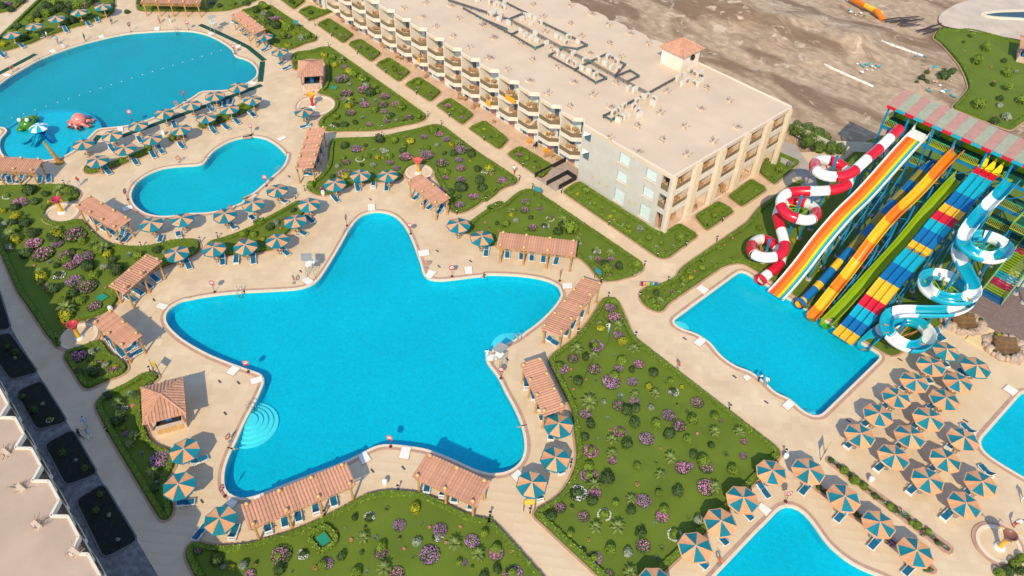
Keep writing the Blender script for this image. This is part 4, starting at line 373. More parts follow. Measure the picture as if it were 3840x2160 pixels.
# ---------------------------------------------------------------- people (built first, while the scene is small)
def person_mesh(pose):
    """one continuous skinned body, coloured by zone"""
    J = {'pel': (0,0,.95,.125), 'wai': (0,0,1.1,.125), 'che': (0,0,1.32,.15), 'nec': (0,0,1.48,.06), 'hea': (0,.01,1.6,.095), 'top': (0,0,1.7,.075)}
    w = .22 if pose == 'walk' else .05
    for s, n in ((1,'l'), (-1,'r')):
        k = s*w
        J.update({'hip'+n: (s*.1,0,.9,.1), 'kne'+n: (s*.11,k*.6,.5,.065), 'ank'+n: (s*.11,k*.9,.09,.045), 'toe'+n: (s*.12,k*.9+.15,.04,.04), 'sho'+n: (s*.2,0,1.4,.06), 'elb'+n: (s*.27,-k*.4,1.14,.045), 'wri'+n: (s*.26,.08-k*.7,.92,.035), 'han'+n: (s*.25,.1-k*.8,.82,.04)})
    if pose == 'hold':
        J['elbl'] = (.26,.1,1.15,.045); J['wril'] = (.16,.33,1.12,.035); J['hanl'] = (.1,.42,1.12,.04); J['elbr'] = (-.26,.1,1.15,.045); J['wrir'] = (-.16,.33,1.12,.035); J['hanr'] = (-.1,.42,1.12,.04)
    if pose == 'bend': 
        for n in ('wai','che','nec','hea','top','shol','shor','elbl','elbr','wril','wrir','hanl','hanr'):
            x, y, z, r = J[n]; a = R(38); J[n] = (x, y*math.cos(a) + (z-.95)*math.sin(a), .95 + (z-.95)*math.cos(a) - y*math.sin(a), r)
    E = [('pel','wai'),('wai','che'),('che','nec'),('nec','hea'),('hea','top')]
    for n in 'lr': E += [('pel','hip'+n),('hip'+n,'kne'+n),('kne'+n,'ank'+n),('ank'+n,'toe'+n),('che','sho'+n),('sho'+n,'elb'+n),('elb'+n,'wri'+n),('wri'+n,'han'+n)]
    names = list(J); me = bpy.data.meshes.new('person'); me.from_pydata([J[n][:3] for n in names], [(names.index(a), names.index(b)) for a, b in E], [])
    o = link('person', me); sk = o.modifiers.new('skin', 'SKIN'); sb = o.modifiers.new('sub', 'SUBSURF'); sb.levels = sb.render_levels = 1
    for i, n in enumerate(names): me.skin_vertices[0].data[i].radius = (J[n][3],)*2; me.skin_vertices[0].data[i].use_root = n == 'pel'
    dg = bpy.context.evaluated_depsgraph_get(); out = bpy.data.meshes.new_from_object(o.evaluated_get(dg)); bpy.data.objects.remove(o)
    out.materials.clear()
    for m in range(4): out.materials.append(None)
    bend = pose == 'bend'
    for f in out.polygons:
        c = f.center; z = c.z; arm = abs(c.x) > .235 and z > .75
        hz = 1.4 if bend else 1.53
        f.material_index = 3 if (z > hz + .08 and c.y < (.6 if bend else .05)) else 0 if z > hz else (0 if arm and z < 1.2 else 1) if z > .98 else 2 if z > .08 else 3
        f.use_smooth = True
    return out
BODY = {p: person_mesh(p) for p in ('stand', 'walk', 'hold', 'bend')}
def dressed(pose, cols):
    me = BODY[pose].copy()
    for i, m in enumerate(cols): me.materials[i] = m
    return me
# ---------------------------------------------------------------- ground, pools, lawns
def ground():
    n = 190; mb = MB(); rg = np.random.RandomState(3)
    xs = np.concatenate([[-3000,-1500,-800,-400], np.linspace(-250, 60, n), [300, 900, 2500]]); ys = np.concatenate([[-1500,-500,-200], np.linspace(-90, 330, n), [600, 1200, 3000]])
    bumps = [(rg.uniform(-150, -25), rg.uniform(112, 240), rg.uniform(1.5, 6), rg.uniform(-.3, .5)) for _ in range(220)] + [(rg.uniform(-105, -60), rg.uniform(132, 158), rg.uniform(.8, 2.6), rg.uniform(.1, .6)) for _ in range(90)] + [(-84,142,9,1.5),(-72,146,6,1.2),(-95,150,10,1.4),(-42,143,4,1.),(-62,148,6,1.3)]
    X, Y = np.meshgrid(xs, ys); Zs = np.full_like(X, -.12)
    for bx, by, br, bh in bumps:
        Zs += bh * np.exp(-((X-bx)**2 + (Y-by)**2) / (br*br))
    flat = np.zeros(X.size, bool); G = np.c_[X.ravel(), Y.ravel()]
    for k in ('park', 'slides'): flat |= inside(G, offset(plan(LAWNS[k]), 7))
    flat = flat.reshape(X.shape) | ((X > -58) & (Y < 118)) | (Y < 106)
    up = np.where(X < -50, np.clip((Y - 82) / 8, 0, 1), np.clip((Y - 108) / 6, 0, 1))
    up = np.maximum(up, np.clip((abs(X + 100) - 165) / 10, 0, 1))
    Zs = np.where(flat, -.12, Zs) - 1.7 * (1 - up)
    k = len(xs); mb.add([(x, y, z) for x, y, z in zip(X.ravel(), Y.ravel(), Zs.ravel())], [(r*k+c, r*k+c+1, (r+1)*k+c+1, (r+1)*k+c) for r in range(len(ys)-1) for c in range(k-1)])
    o = mb.build('ground', M_sand, smooth=True); setting(o); return o
ground()
PP = {k: plan(v, .6, 2) for k, v in POOLS.items()}
LP = {k: plan(v, .6, 2 if k[0] != 'q' or len(k) > 3 else 1) for k, v in LAWNS.items()}
DECK_OUT = [(-260,-80),(60,-80),(60,150),(-16,150),(-16,118),(-40,116),(-47,106),(-52,104),(-52,90),(-60,78),(-260,78)]
deck = sheet('deck', resample(DECK_OUT, 4), list(PP.values()), 0., M_deck); setting(deck)
rngs = np.random.RandomState(5)
def slabs():
    """stone slabs laid square to the star pool, a few millimetres proud of the deck"""
    s = 1.05; c, sn = math.cos(R(42)), math.sin(R(42)); g = []
    for i in range(-170, 130):
        for j in range(-150, 150): g.append((i*s, j*s))
    g = np.array(g); g = np.c_[g[:,0]*c - g[:,1]*sn - 50, g[:,0]*sn + g[:,1]*c + 40]
    v = np.c_[g, np.zeros(len(g))] - np.array([0, 0, 70.]); wz = -(v @ np.array(CZ)); u = 2922.9 * (v @ np.array(CX)) / wz; t = 2922.9 * (v @ np.array(CY)) / wz
    ok = (wz > 0) & (abs(u) < 1990) & (abs(t) < 1150) & (g[:,1] < 73.0); g = g[ok]
    cor = [np.array([a*c - b*sn, a*sn + b*c]) * .5 * (s - .035) for a, b in ((-1,-1),(1,-1),(1,1),(-1,1))]
    keep = np.ones(len(g), bool)
    for q in cor:
        p = g + q * 1.1
        for k, poly in PP.items(): keep &= ~inside(p, offset(poly, .85))
        for poly in LP.values(): keep &= ~inside(p, offset(poly, .28))
    g = g[keep]; d = np.linalg.norm(np.c_[g, np.full(len(g), -70)], axis=1); g = g[np.argsort(d)]
    bmx = MB(); hw = .5 * (s - .035); bmx.box(-hw, -hw, 0, hw, hw, .012); first = None
    for k, (x, y) in enumerate(g[:300]):
        if first is None: first = bmx.build('paving_slab', M_slab, deck); o = first
        else: o = first.copy(); COL.objects.link(o)
        o.location = (x, y, .002); o.rotation_euler = (0, 0, R(42))
    rest = MB()
    for x, y in g[300:]:
        vs = [(x + q[0], y + q[1], .01) for q in cor]; rest.add(vs, [(0,1,2,3)])
    o = rest.build('paving_slabs', M_slab, deck); o['kind'] = 'stuff'
slabs()
POOLNAME = {'star': 'star pool', 'heart': 'heart pool', 'lagoon': 'lagoon pool', 'slide': 'slide pool', 'corner': 'bottom corner pool', 'edge': 'right edge pool'}
def pool(k, p):
    n = len(p); mb = MB(); lo = -1.25
    mb.add([(q.x, q.y, .05) for q in p] + [(q.x, q.y, lo) for q in p], [((i+1) % n, i, n+i, n+(i+1) % n) for i in range(n)])
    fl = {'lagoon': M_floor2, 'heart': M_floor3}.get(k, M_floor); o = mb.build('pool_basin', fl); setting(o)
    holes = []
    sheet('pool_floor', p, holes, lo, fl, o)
    ring('coping', p, -.03, .26, -.2, .07, M_cope, o); ring('coping_band', p, .26, .62, -.05, .045, M_band, o)
    wt = sheet('water', offset(p, -.001), [], -.14, M_water); setting(wt); return o
BASIN = {k: pool(k, p) for k, p in PP.items()}
def shallow():
    """raised wading floor with a submerged rim in the lagoon"""
    c = resample(SHALLOW, .6, False); cc = [Vector(W) for W in SHALLOW]
    cx = sum(v.x for v in c) / len(c); cy = sum(v.y for v in c) / len(c)
    low = [q for q in PP['lagoon'] if q.y < 1e9]
    # wading floor: region of the lagoon on the near side of the rim
    a, b = c[0], c[-1]
    i0 = min(range(len(low)), key=lambda i: (low[i] - a).length); i1 = min(range(len(low)), key=lambda i: (low[i] - b).length)
    path1 = [low[(i1 - k) % len(low)] for k in range((i1 - i0) % len(low) + 1)]; path2 = [low[(i1 + k) % len(low)] for k in range((i0 - i1) % len(low) + 1)]
    path = path1 if len(path1) < len(path2) else path2
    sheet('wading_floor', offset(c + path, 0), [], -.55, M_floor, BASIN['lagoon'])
    mb = MB()
    for p, q in zip(c, c[1:]): mb.bar((p.x, p.y, -.7), (q.x, q.y, -.7), .7, .9)
    mb.build('submerged_rim', pm('rim_tile', (.03,.36,.52), .5, .08), BASIN['lagoon'])
shallow()
M_step = pm('step_tile', (.42,.70,.76), .5, .05, 3)
def steps(i, c, e, k):
    c = Vector(c); r = (Vector(e) - c).length
    t = empty('pool_steps', (c.x, c.y, -1.24))
    for s in range(5):
        rr = r * (1 - .17 * s); h = .2 * (s + 1); mb = MB(); mb.lathe([(0, h), (rr - .04, h), (rr, h - .03), (rr, 0)], 40); mb.build('step', M_step, t)
    tag(t, 'white underwater steps', ['at the left notch of the star-shaped pool', 'at the right notch of the star-shaped pool', 'at the bottom tip of the slide pool', 'at the left corner of the slide pool'][i], 'pool steps')
for i, s in enumerate(STEPS): steps(i, s[0], s[1], 'star' if i < 2 else 'slide')
# lawns with kerb and clipped hedge
AREA = {'west': 'lawn left of the lagoon', 'northwest': 'lawn in the top left corner', 'back': 'lawn behind the top pergola', 'backright': 'lawn between lagoon and hotel', 'kiosk': 'lawn behind the small tiled kiosk',
 'middle': 'lawn above the star pool', 'east': 'lawn facing the grey hotel wall', 'triangle': 'big lawn right of the star pool', 'south': 'lawn below the star pool', 'kiosklower': 'lawn around the lower left kiosk',
 'slope': 'small lawn left of the star pool', 'meadow': 'flower lawn left of the heart pool', 'lens': 'strip between heart and star pools', 'isleone': 'long planted island by the lagoon', 'isletwo': 'oval planted island by the lagoon',
 'islethree': 'right planted island by the lagoon', 'slides': 'lawn beside and under the water slides', 'park': 'lawn behind the slide tower', 'q8': 'long bed along the grey hotel wall', 'q9': 'first bed facing the hotel end', 'q10': 'second bed facing the hotel end', 'q11': 'third bed facing the hotel end'}
for k in LAWNS:
    if k not in AREA: AREA[k] = 'beds before the hotel balconies'
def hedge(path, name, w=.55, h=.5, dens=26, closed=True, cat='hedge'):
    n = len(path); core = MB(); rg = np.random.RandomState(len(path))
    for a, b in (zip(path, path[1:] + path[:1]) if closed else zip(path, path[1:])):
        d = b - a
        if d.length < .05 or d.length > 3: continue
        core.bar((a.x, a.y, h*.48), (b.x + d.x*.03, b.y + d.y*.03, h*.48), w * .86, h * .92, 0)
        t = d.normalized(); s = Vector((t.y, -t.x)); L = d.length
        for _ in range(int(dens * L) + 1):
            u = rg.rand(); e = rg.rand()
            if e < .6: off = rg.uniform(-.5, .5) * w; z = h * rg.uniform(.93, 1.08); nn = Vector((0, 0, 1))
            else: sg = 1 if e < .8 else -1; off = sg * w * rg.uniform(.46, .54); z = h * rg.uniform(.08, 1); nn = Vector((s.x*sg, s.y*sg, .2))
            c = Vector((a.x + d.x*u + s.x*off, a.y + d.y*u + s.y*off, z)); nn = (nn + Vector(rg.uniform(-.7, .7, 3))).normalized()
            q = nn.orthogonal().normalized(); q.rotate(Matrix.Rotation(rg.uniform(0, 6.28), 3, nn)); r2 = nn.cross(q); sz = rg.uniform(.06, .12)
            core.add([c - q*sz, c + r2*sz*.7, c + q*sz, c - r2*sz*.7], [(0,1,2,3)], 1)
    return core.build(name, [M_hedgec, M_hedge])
def lawn(k, p):
    o = sheet('lawn', p, [], .06, M_lawn); setting(o)
    ring('kerb', p, -.02, .2, -.02, .11, M_band, o)
    if k in ('isletwo',): return
    if k in ('slides', 'park', 'west', 'northwest', 'back'):
        vis = smooth(offset(p, -.45), 1); seg = [q for q in vis if q.y < 84 or k != 'slides']
        if k == 'slides':
            i0 = max(range(len(vis)), key=lambda i: (vis[i] - vis[i-1]).length); pth = [q for q in vis if q.x < -28 and q.y < 100]
            h = hedge(pth, 'hedge', closed=False)
        else: h = hedge(vis, 'hedge')
    else: h = hedge(smooth(offset(p, -.42), 1), 'hedge')
    tag(h, 'low clipped green hedge', 'edging the ' + AREA[k], 'hedge', 'hedges round the lawns')
for k, p in LP.items(): lawn(k, p)
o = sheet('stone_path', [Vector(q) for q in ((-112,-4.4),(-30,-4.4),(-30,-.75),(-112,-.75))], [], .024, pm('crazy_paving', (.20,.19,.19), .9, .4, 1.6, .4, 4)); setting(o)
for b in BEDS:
    p = plan(b, .6, 1); o = sheet('planting_bed', p, [], .05, pm('shade_toned_bed', (.018,.022,.016), .95, .3, 2., .5)); setting(o); ring('kerb', p, -.02, .14, -.02, .1, pm('dark_kerb', (.16,.15,.15), .9, .2), o)  # bed ground coloured near-black to carry the hotel wing's shade
# planters with soil beside the bottom corner pool
for b in PLANTER:
    p = plan(b, .6, 1); o = sheet('planting_bed', offset(p, -.3), [], .1, M_soil); setting(o); ring('kerb', p, -.32, .02, -.02, .16, M_band, o)
# round splash pads of the bucket showers
for pts in SHOWERPAD:
    a, b, c, d = [Vector(q) for q in pts]; m = (a + b + c + d) / 4; r = ((a - c).length + (b - d).length) / 4
    p = [m + Vector((math.cos(t), math.sin(t))) * r for t in np.linspace(0, 6.283, 48, endpoint=False)]
    o = sheet('splash_pad', p, [], .09, M_deck); setting(o); ring('kerb', p, -.35, .0, -.02, .2, M_cope, o); ring('outer_kerb', p, 0, .35, -.02, .12, M_band, o)
# white foot-bath plates
for q in PLATES:
    v = [Vector(a) for a in q]; 
    if area2(v) < 0: v = v[::-1]
    c = sum(v, Vector((0, 0))) / 4; mb = MB(); lo = [c + (a - c) * 1.1 for a in v]
    mb.add([(a.x, a.y, .14) for a in v] + [(a.x, a.y, 0) for a in v], [(0,1,2,3)] + [(i, 4+i, 4+(i+1) % 4, (i+1) % 4) for i in range(4)])
    t = empty('foot_bath', (0,0,0)); mb.build('plate', M_plate, t); mb = MB()
    mb.add([(a.x, a.y, .085) for a in lo] + [(a.x, a.y, 0) for a in lo], [(0,1,2,3)] + [(i, 4+i, 4+(i+1) % 4, (i+1) % 4) for i in range(4)]); mb.build('rim', M_band, t)
    kk = min(PP, key=lambda n: min((z - c).length for z in PP[n])); t['xy'] = (c.x, c.y)
    tag(t, 'white slab foot bath', 'at the edge of the ' + POOLNAME[kk], 'foot bath', 'white foot baths by the pools')
# paths of the left wing: darker paving seam strips
# ---------------------------------------------------------------- umbrellas, loungers, lamps, signs
def panel_mesh(name, col, rim):
    mb = MB(); r = 1.65; a = math.pi / 8
    def pt(t, u, z): return (t * r * math.cos(a), t * r * math.sin(a) * u, z)
    rows = [(.04, 0), (.35, -.13), (.7, -.28), (.94, -.39), (1., -.42)]
    vs = []
    for t, z in rows:
        for u in (-1, 0, 1): vs.append(pt(t, u, z - (.045 * t if u == 0 else 0)))
    for u in (-1, 0, 1): x, y, z = pt(1., u, -.42); vs.append((x, y, z - .09 - (.045 if u == 0 else 0)))
    for i in range(5):
        for j in (0, 1):
            mb.add([vs[i*3+j], vs[i*3+j+1], vs[i*3+4+j], vs[i*3+3+j]], [(3,2,1,0)], 0 if i < 3 else 1)
    o = mb.build(name, [col, rim]); me = o.data; bpy.data.objects.remove(o); return me
PANEL = {r: [panel_mesh('canopy_panel', M_orange, rm), panel_mesh('canopy_panel', M_teal, rm)] for r, rm in (('teal', M_teal), ('orange', M_orange))}
M_pole = pm('cream_pole', (.80,.62,.28), .5, .08); M_table = pm('brown_table', (.33,.20,.13), .6, .15)
def make_umbrella(r):
    t = empty('parasol'); mb = MB(); mb.cyl((0,0,0), (0,0,2.58), .09, .08, 8); mb.build('pole', M_pole, t)
    mb = MB(); mb.lathe([(.08,.62),(.42,.62),(.44,.59),(.42,.56),(.09,.56)], 14); mb.build('table', M_table, t)
    mb = MB(); mb.lathe([(.28,0),(.28,.07),(.06,.12)], 12); mb.build('base', M_steel, t)
    for i in range(8): link('canopy_panel', PANEL[r][i % 2], t, (0,0,2.62), math.pi/4 * i)
    mb = MB(); mb.lathe([(.1,2.60),(.09,2.66),(.03,2.7),(0,2.76)], 8); mb.build('cap', M_orange, t); return t
UK = {r: Kind(lambda r=r: make_umbrella(r)) for r in PANEL}
UAREA = {'west': 'in the row left of the lagoon pool', 'lagoonfront': 'in the lagoon\'s front row', 'lagoonback': 'between the lagoon and heart pools', 'back': 'between lagoon pool and hotel path', 'heart': 'in the row below the heart-shaped pool',
 'starleft': 'in the row left of the star tip', 'startop': 'at the top tip of the star pool', 'starright': 'by the long pergola above the star', 'southwest': 'at the lower left of the star pool', 'southeast': 'at the lower right of the star pool',
 'cornerleft': 'between the big lawn and bottom corner pool', 'cornerright': 'in the row right of the bottom corner pool', 'grid': 'in the umbrella field by the slide pool'}
random.seed(11)
UMBPOS = []
for k, pts in UMB.items():
    for i, (x, y) in enumerate(pts):
        r = 'orange' if k in ('cornerleft', 'cornerright') or (k == 'grid' and i < 15) else 'teal'
        base = {'grid': .45, 'cornerleft': .42, 'cornerright': .42}.get(k, 0)
        o = UK[r].put((x, y, 0), R(22.5) * random.choice((0, 2, 4)) + random.uniform(-.25, .25) + R(22.5) + base, random.uniform(.97, 1.03)); UMBPOS.append((x, y)); o.rotation_euler.x = random.uniform(-.035, .035); o.rotation_euler.y = random.uniform(-.035, .035)
        tag(o, 'orange-rimmed striped parasol' if r == 'orange' else 'teal-rimmed striped parasol', UAREA[k], 'parasol', 'striped parasols')
M_frame = pm('white_plastic', (.80,.80,.78), .4, .03)
def make_lounger(back=.55):
    """2 m sun lounger along +X, head at x=0"""
    t = empty('sun_lounger'); w = .34
    mb = MB()
    for s in (-1, 1): mb.bar((.0, s*w, .32), (2., s*w, .32), .07, .06); 
    mb.bar((0, -w, .32), (0, w, .32), .07, .06); mb.bar((2., -w, .32), (2., w, .32), .07, .06)
    for i in range(9): mb.bar((.15 + .21*i, -w, .32), (.15 + .21*i, w, .32), .09, .025)
    mb.build('frame', M_frame, t)
    for x in (.3, 1.7):
        for s in (-1, 1):
            mb = MB(); mb.cyl((x, s*w, .3), (x + (.08 if x > 1 else -.08), s*(w + .03), 0), .035, .03, 6); mb.build('leg', M_frame, t)
    h = back; mb = MB()
    mb.bar((.78, 0, .36), (.08, 0, .36 + h), .68, .05); mb.build('backrest', M_frame, t)
    mb = MB(); mb.bar((.76, 0, .42), (.11, 0, .42 + h * .93), .56, .07); mb.build('back_cushion', M_cushion, t)
    mb = MB(); mb.box(.8, -.28, .345, 1.95, .28, .42); mb.build('seat_cushion', M_cushion, t)
    for s in (-1, 1):
        mb = MB(); mb.bar((.55, s*(w+.03), .52), (1.0, s*(w+.03), .52), .05, .04); mb.bar((.98, s*(w+.03), .52), (.98, s*(w+.03), .32), .04, .04); mb.build('armrest', M_frame, t)
    return t
LK = [Kind(lambda: make_lounger(.12)), Kind(lambda: make_lounger(.5))]
LAREA = {'west': 'in the row left of the lagoon pool', 'backpergola': 'by the pergola above the lagoon', 'lagoon': 'between the lagoon and heart pools', 'lagoonpergola': 'under the pergola at the left edge', 'heartpergola': 'under the pergola left of the heart',
 'heart': 'in the row below the heart-shaped pool', 'starleft': 'facing the star pool\'s left side', 'startop': 'facing the top tip of the star pool', 'topergola': 'under the pergola right of the star tip', 'starright': 'before the long pergola above the star pool',
 'sidepergola': 'by the pergola right of the heart', 'back': 'near the small tiled kiosk', 'leftpergola': 'under the slatted pergola by the star', 'nookpergola': 'under the pergola near the left star tip', 'southwest': 'at the lower left of the star pool',
 'southpergola': 'under the two pergolas below the star pool', 'eastpergola': 'by the pergolas right of the star pool', 'southeast': 'at the lower right of the star pool', 'cornerleft': 'between big lawn and bottom corner pool', 'cornerright': 'right of the bottom corner pool', 'grid': 'in the umbrella field by the slide pool', 'slidepool': 'beside the spiral end of the blue slide'}
for k, pts in LOUNGE.items():
    for i, (hx, hy, fx, fy) in enumerate(pts):
        a = math.atan2(fy - hy, fx - hx); L = min(2.05, max(1.75, math.hypot(fx-hx, fy-hy)))
        cx, cy = (hx+fx)/2, (hy+fy)/2
        o = LK[(i * 7 + len(k)) % 3 == 0].put((cx - math.cos(a) * L/2, cy - math.sin(a) * L/2, 0), a, (L/2, 1, 1)); o['xy'] = (cx, cy)
        tag(o, 'white lounger with blue cushions', LAREA[k], 'sun lounger', 'sun loungers around the pools')
def make_lamp():
    t = empty('bollard_lamp'); mb = MB(); mb.cyl((0,0,0), (0,0,.72), .07, .06, 8); mb.build('post', M_black, t)
    mb = MB(); mb.lathe([(.0,.98),(.06,.97),(.13,.92),(.1,.9),(.1,.74),(.06,.72)], 8); mb.build('lantern', M_white, t)
    mb = MB(); mb.lathe([(0,1.0),(.15,.93),(.15,.915),(0,.915)], 8); mb.build('cap', M_black, t); return t
LAMPK = Kind(make_lamp)
def zone(x, y):
    p = np.array([[x, y]]); best = min(LP, key=lambda k: min((q - Vector((x, y))).length for q in LP[k])); return best
for x, y in LAMP: tag(LAMPK.put((x, y, 0)), 'black bollard lamp', 'beside the ' + AREA[zone(x, y)], 'lamp', 'bollard lamps along the paths')
M_signred = pm('sign_red', (.55,.03,.05), .5, .05); M_signpost = pm('sign_post', (.13,.03,.03), .5, .1)
def make_sign():
    t = empty('no_diving_sign'); mb = MB(); mb.cyl((0,0,0), (0,0,1.35), .03, .03, 6); mb.lathe([(.2,0),(.2,.05),(.03,.08)], 10); mb.build('post', M_signpost, t)
    mb = MB(); n = 24; c = 1.62
    def disc(r0, r1, y, m):
        for i in range(n):
            a, b = 6.28319*i/n, 6.28319*(i+1)/n
            mb.add([(r*math.cos(q), y, c + r*math.sin(q)) for r, q in ((r0,a),(r1,a),(r1,b),(r0,b))], [(0,1,2,3)], m)
    mb.cyl((0,.02,c), (0,-.02,c), .36, .36, n, 0); mb.box(-.3,-.02,1.18,.3,.02,1.34, 0)
    disc(.0, .3, -.024, 1); disc(.22, .28, -.028, 0)
    mb.add([(-.2,-.031,c+.14),(-.14,-.031,c+.2),(.2,-.031,c-.14),(.14,-.031,c-.2)], [(0,1,2,3)], 0)
    mb.box(-.1,-.031,c-.03,.1,-.03,c+.03, 2)
    mb.build('sign_plate', [M_signred, M_white, M_black], t); return t
SIGNK = Kind(make_sign)
def near_pool(x, y): return min(PP, key=lambda n: min((z - Vector((x, y))).length for z in PP[n]))
for i, (x, y) in enumerate(SIGN):
    tag(SIGNK.put((x, y, .03), (R(45) if i % 3 else R(110)) + .3 * math.sin(i*2.3)), 'round red no-diving sign', 'at the ' + POOLNAME[near_pool(x, y)], 'sign', 'no-diving signs round the pools')
M_buoy = pm('buoy_orange', (.62,.16,.06), .5, .1)
def make_buoy():
    t = empty('lifebuoy_stand'); mb = MB(); mb.cyl((0,0,0), (.0,0,1.3), .03, .03, 6); mb.lathe([(.22,0),(.22,.05),(.03,.08)], 10); mb.bar((-.35,0,1.28), (.35,0,1.28), .04); mb.build('stand', M_steel, t)
    mb = MB(); N1, N2 = 18, 6
    for i in range(N1):
        for j in range(N2):
            def P(i, j): a = 6.28319*i/N1; b = 6.28319*j/N2; return ((.3 + .075*math.cos(b))*math.cos(a), -.1 + .075*math.sin(b), .85 + (.3 + .075*math.cos(b))*math.sin(a))
            mb.add([P(i,j), P(i+1,j), P(i+1,j+1), P(i,j+1)], [(0,1,2,3)], 0 if (i // 3) % 2 else 0)
    mb.build('lifebuoy', M_buoy, t, smooth=True); return t
BK = Kind(make_buoy)
for i, (x, y) in enumerate(BUOY): tag(BK.put((x, y, .03), R(60) + i), 'orange lifebuoy on a metal stand', 'at the ' + POOLNAME[near_pool(x, y)], 'lifebuoy', 'lifebuoy stands')
def make_guard():
    t = empty('lifeguard_chair')
    for sx in (-1, 1):
        for sy in (-1, 1):
            mb = MB(); mb.cyl((sx*.75, sy*.6, 0), (sx*.42, sy*.4, 1.9), .04, .04, 6); mb.build('leg', M_steel, t)
    mb = MB()
    for i in range(4): z = .4 + .4*i; k = .75 - .33*z/1.9; mb.bar((-k, -.6+.2*z/1.9, z), (k, -.6+.2*z/1.9, z), .05)
    mb.build('ladder', M_steel, t); mb = MB(); mb.box(-.42,-.4,1.88,.42,.4,1.95); mb.build('seat', M_white, t)
    mb = MB(); mb.bar((0,.4,1.95), (0,.46,2.7), .8, .05); mb.build('backrest', M_white, t)
    for sx in (-1, 1): mb = MB(); mb.cyl((sx*.42,.42,1.9), (sx*.42,.42,3.1), .035, .035, 6); mb.build('canopy_post', M_steel, t)
    mb = MB(); mb.add([(-.75,-.7,3.2),(.75,-.7,3.2),(.75,.6,3.02),(-.75,.6,3.02)], [(0,1,2,3)]); mb.box(-.75,-.72,3.17,.75,-.68,3.21); mb.build('canopy', pm('grey_canvas', (.36,.35,.33), .8), t); return t
GK = Kind(make_guard)
for i, (x, y) in enumerate(GUARD): tag(GK.put((x, y, 0), (R(-30), R(100), R(190))[i]), 'metal lifeguard high chair with canopy', 'at the ' + POOLNAME[near_pool(x, y)], 'lifeguard chair', 'lifeguard chairs')
# tipping bucket showers
COLB = [((.80,.36,.02),(.60,.03,.03)), ((.78,.12,.10),(.78,.40,.04)), ((.46,.03,.09),(.80,.42,.02)), ((.50,.05,.06),(.76,.40,.02)), ((.25,.10,.07),(.72,.40,.05))]
def bucket(i, x, y):
    c1 = pm('bucket_top%d' % i, COLB[i][0], .4, .05); c2 = pm('bucket_stem%d' % i, COLB[i][1], .4, .05)
    t = empty('bucket_shower', (x, y, .09), i * 1.3)
    mb = MB(); mb.lathe([(.55,0),(.5,.18),(.3,.25)], 14); mb.build('foot', M_white, t, smooth=True)
    mb = MB(); mb.lathe([(.3,.2),(.22,.9),(.26,1.5),(.42,1.9)], 14); mb.build('stem', c2, t, smooth=True)
    mb = MB(); mb.lathe([(.4,1.85),(.62,2.3),(.68,2.42),(.6,2.42),(.55,2.2),(0,2.15)], 16); mb.build('bucket', c1, t, smooth=True)
    for k in range(3):
        a = k * 2.09; mb = MB(); q = lambda r, z: (r*math.cos(a), r*math.sin(a), z)
        mb.cyl(q(.55,2.1), q(.95,2.55), .05, .05, 6); mb.cyl(q(.95,2.55), q(1.15,2.2), .05, .04, 6); mb.build('spout', c1 if i % 2 else c2, t)
    tag(t, ['yellow and red', 'pink and orange', 'maroon topped yellow', 'red and yellow', 'brown and yellow'][i] + ' tipping bucket shower', ['beside the small tiled kiosk', 'behind the pergola above the star pool', 'left of the heart-shaped pool', 'near the left star tip', 'in the bottom right corner'][i], 'shower', 'bucket showers')
for i, (x, y) in enumerate(BUCKET): bucket(i, x, y)
for x, y in DRAIN:
    mb = MB(); mb.box(-.28,-.1,0,.28,.1,.03); 
    for k in range(5): mb.box(-.24+.1*k,-.08,.03,-.18+.1*k,.08,.036)
    tag(mb.build('drain_grate', pm('grate', (.08,.08,.08), .6, .1), None, (x, y, .012)), 'small dark drain grate', 'in the paving near the ' + POOLNAME[near_pool(x, y)], 'drain', 'drain grates')
def make_bin():
    t = empty('litter_bin'); mb = MB(); mb.lathe([(.16,0),(.2,.1),(.3,.5),(.22,.62)], 12); mb.build('body', M_white, t, smooth=True); mb = MB(); mb.lathe([(.24,.6),(.3,.66),(.2,.85),(0,.9)], 12); mb.build('lid', M_white, t, smooth=True); return t
BINK = Kind(make_bin)
for x, y in BIN: tag(BINK.put((x, y, 0)), 'white rounded litter bin', 'near the ' + POOLNAME[near_pool(x, y)], 'bin', 'white litter bins')
def framesign(a, b, i):
    a = Vector(a); b = Vector(b); t = empty('notice_board', ((a.x+b.x)/2, (a.y+b.y)/2, 0), math.atan2(b.y-a.y, b.x-a.x)); h = .55
    for s in (-1, 1): mb = MB(); mb.bar((s*h, 0, 0), (s*h, 0, 2.1), .07); mb.build('post', pm('board_post', (.16,.09,.05), .7), t)
    mb = MB(); mb.box(-h+.035, -.03, 1.25, h-.035, .03, 2.05); mb.build('board', [pm('board_yellow', (.62,.45,.06), .6), pm('board_teal', (.03,.28,.34), .6)][i in (2, 4, 5)], t)
    tag(t, ('teal' if i in (2, 4, 5) else 'yellow') + ' two-post notice board', 'by the ' + AREA[zone(a.x, a.y)], 'sign', 'notice boards')
for i in range(0, len(FRAMESIGN), 2): framesign(FRAMESIGN[i], FRAMESIGN[i+1], i // 2)
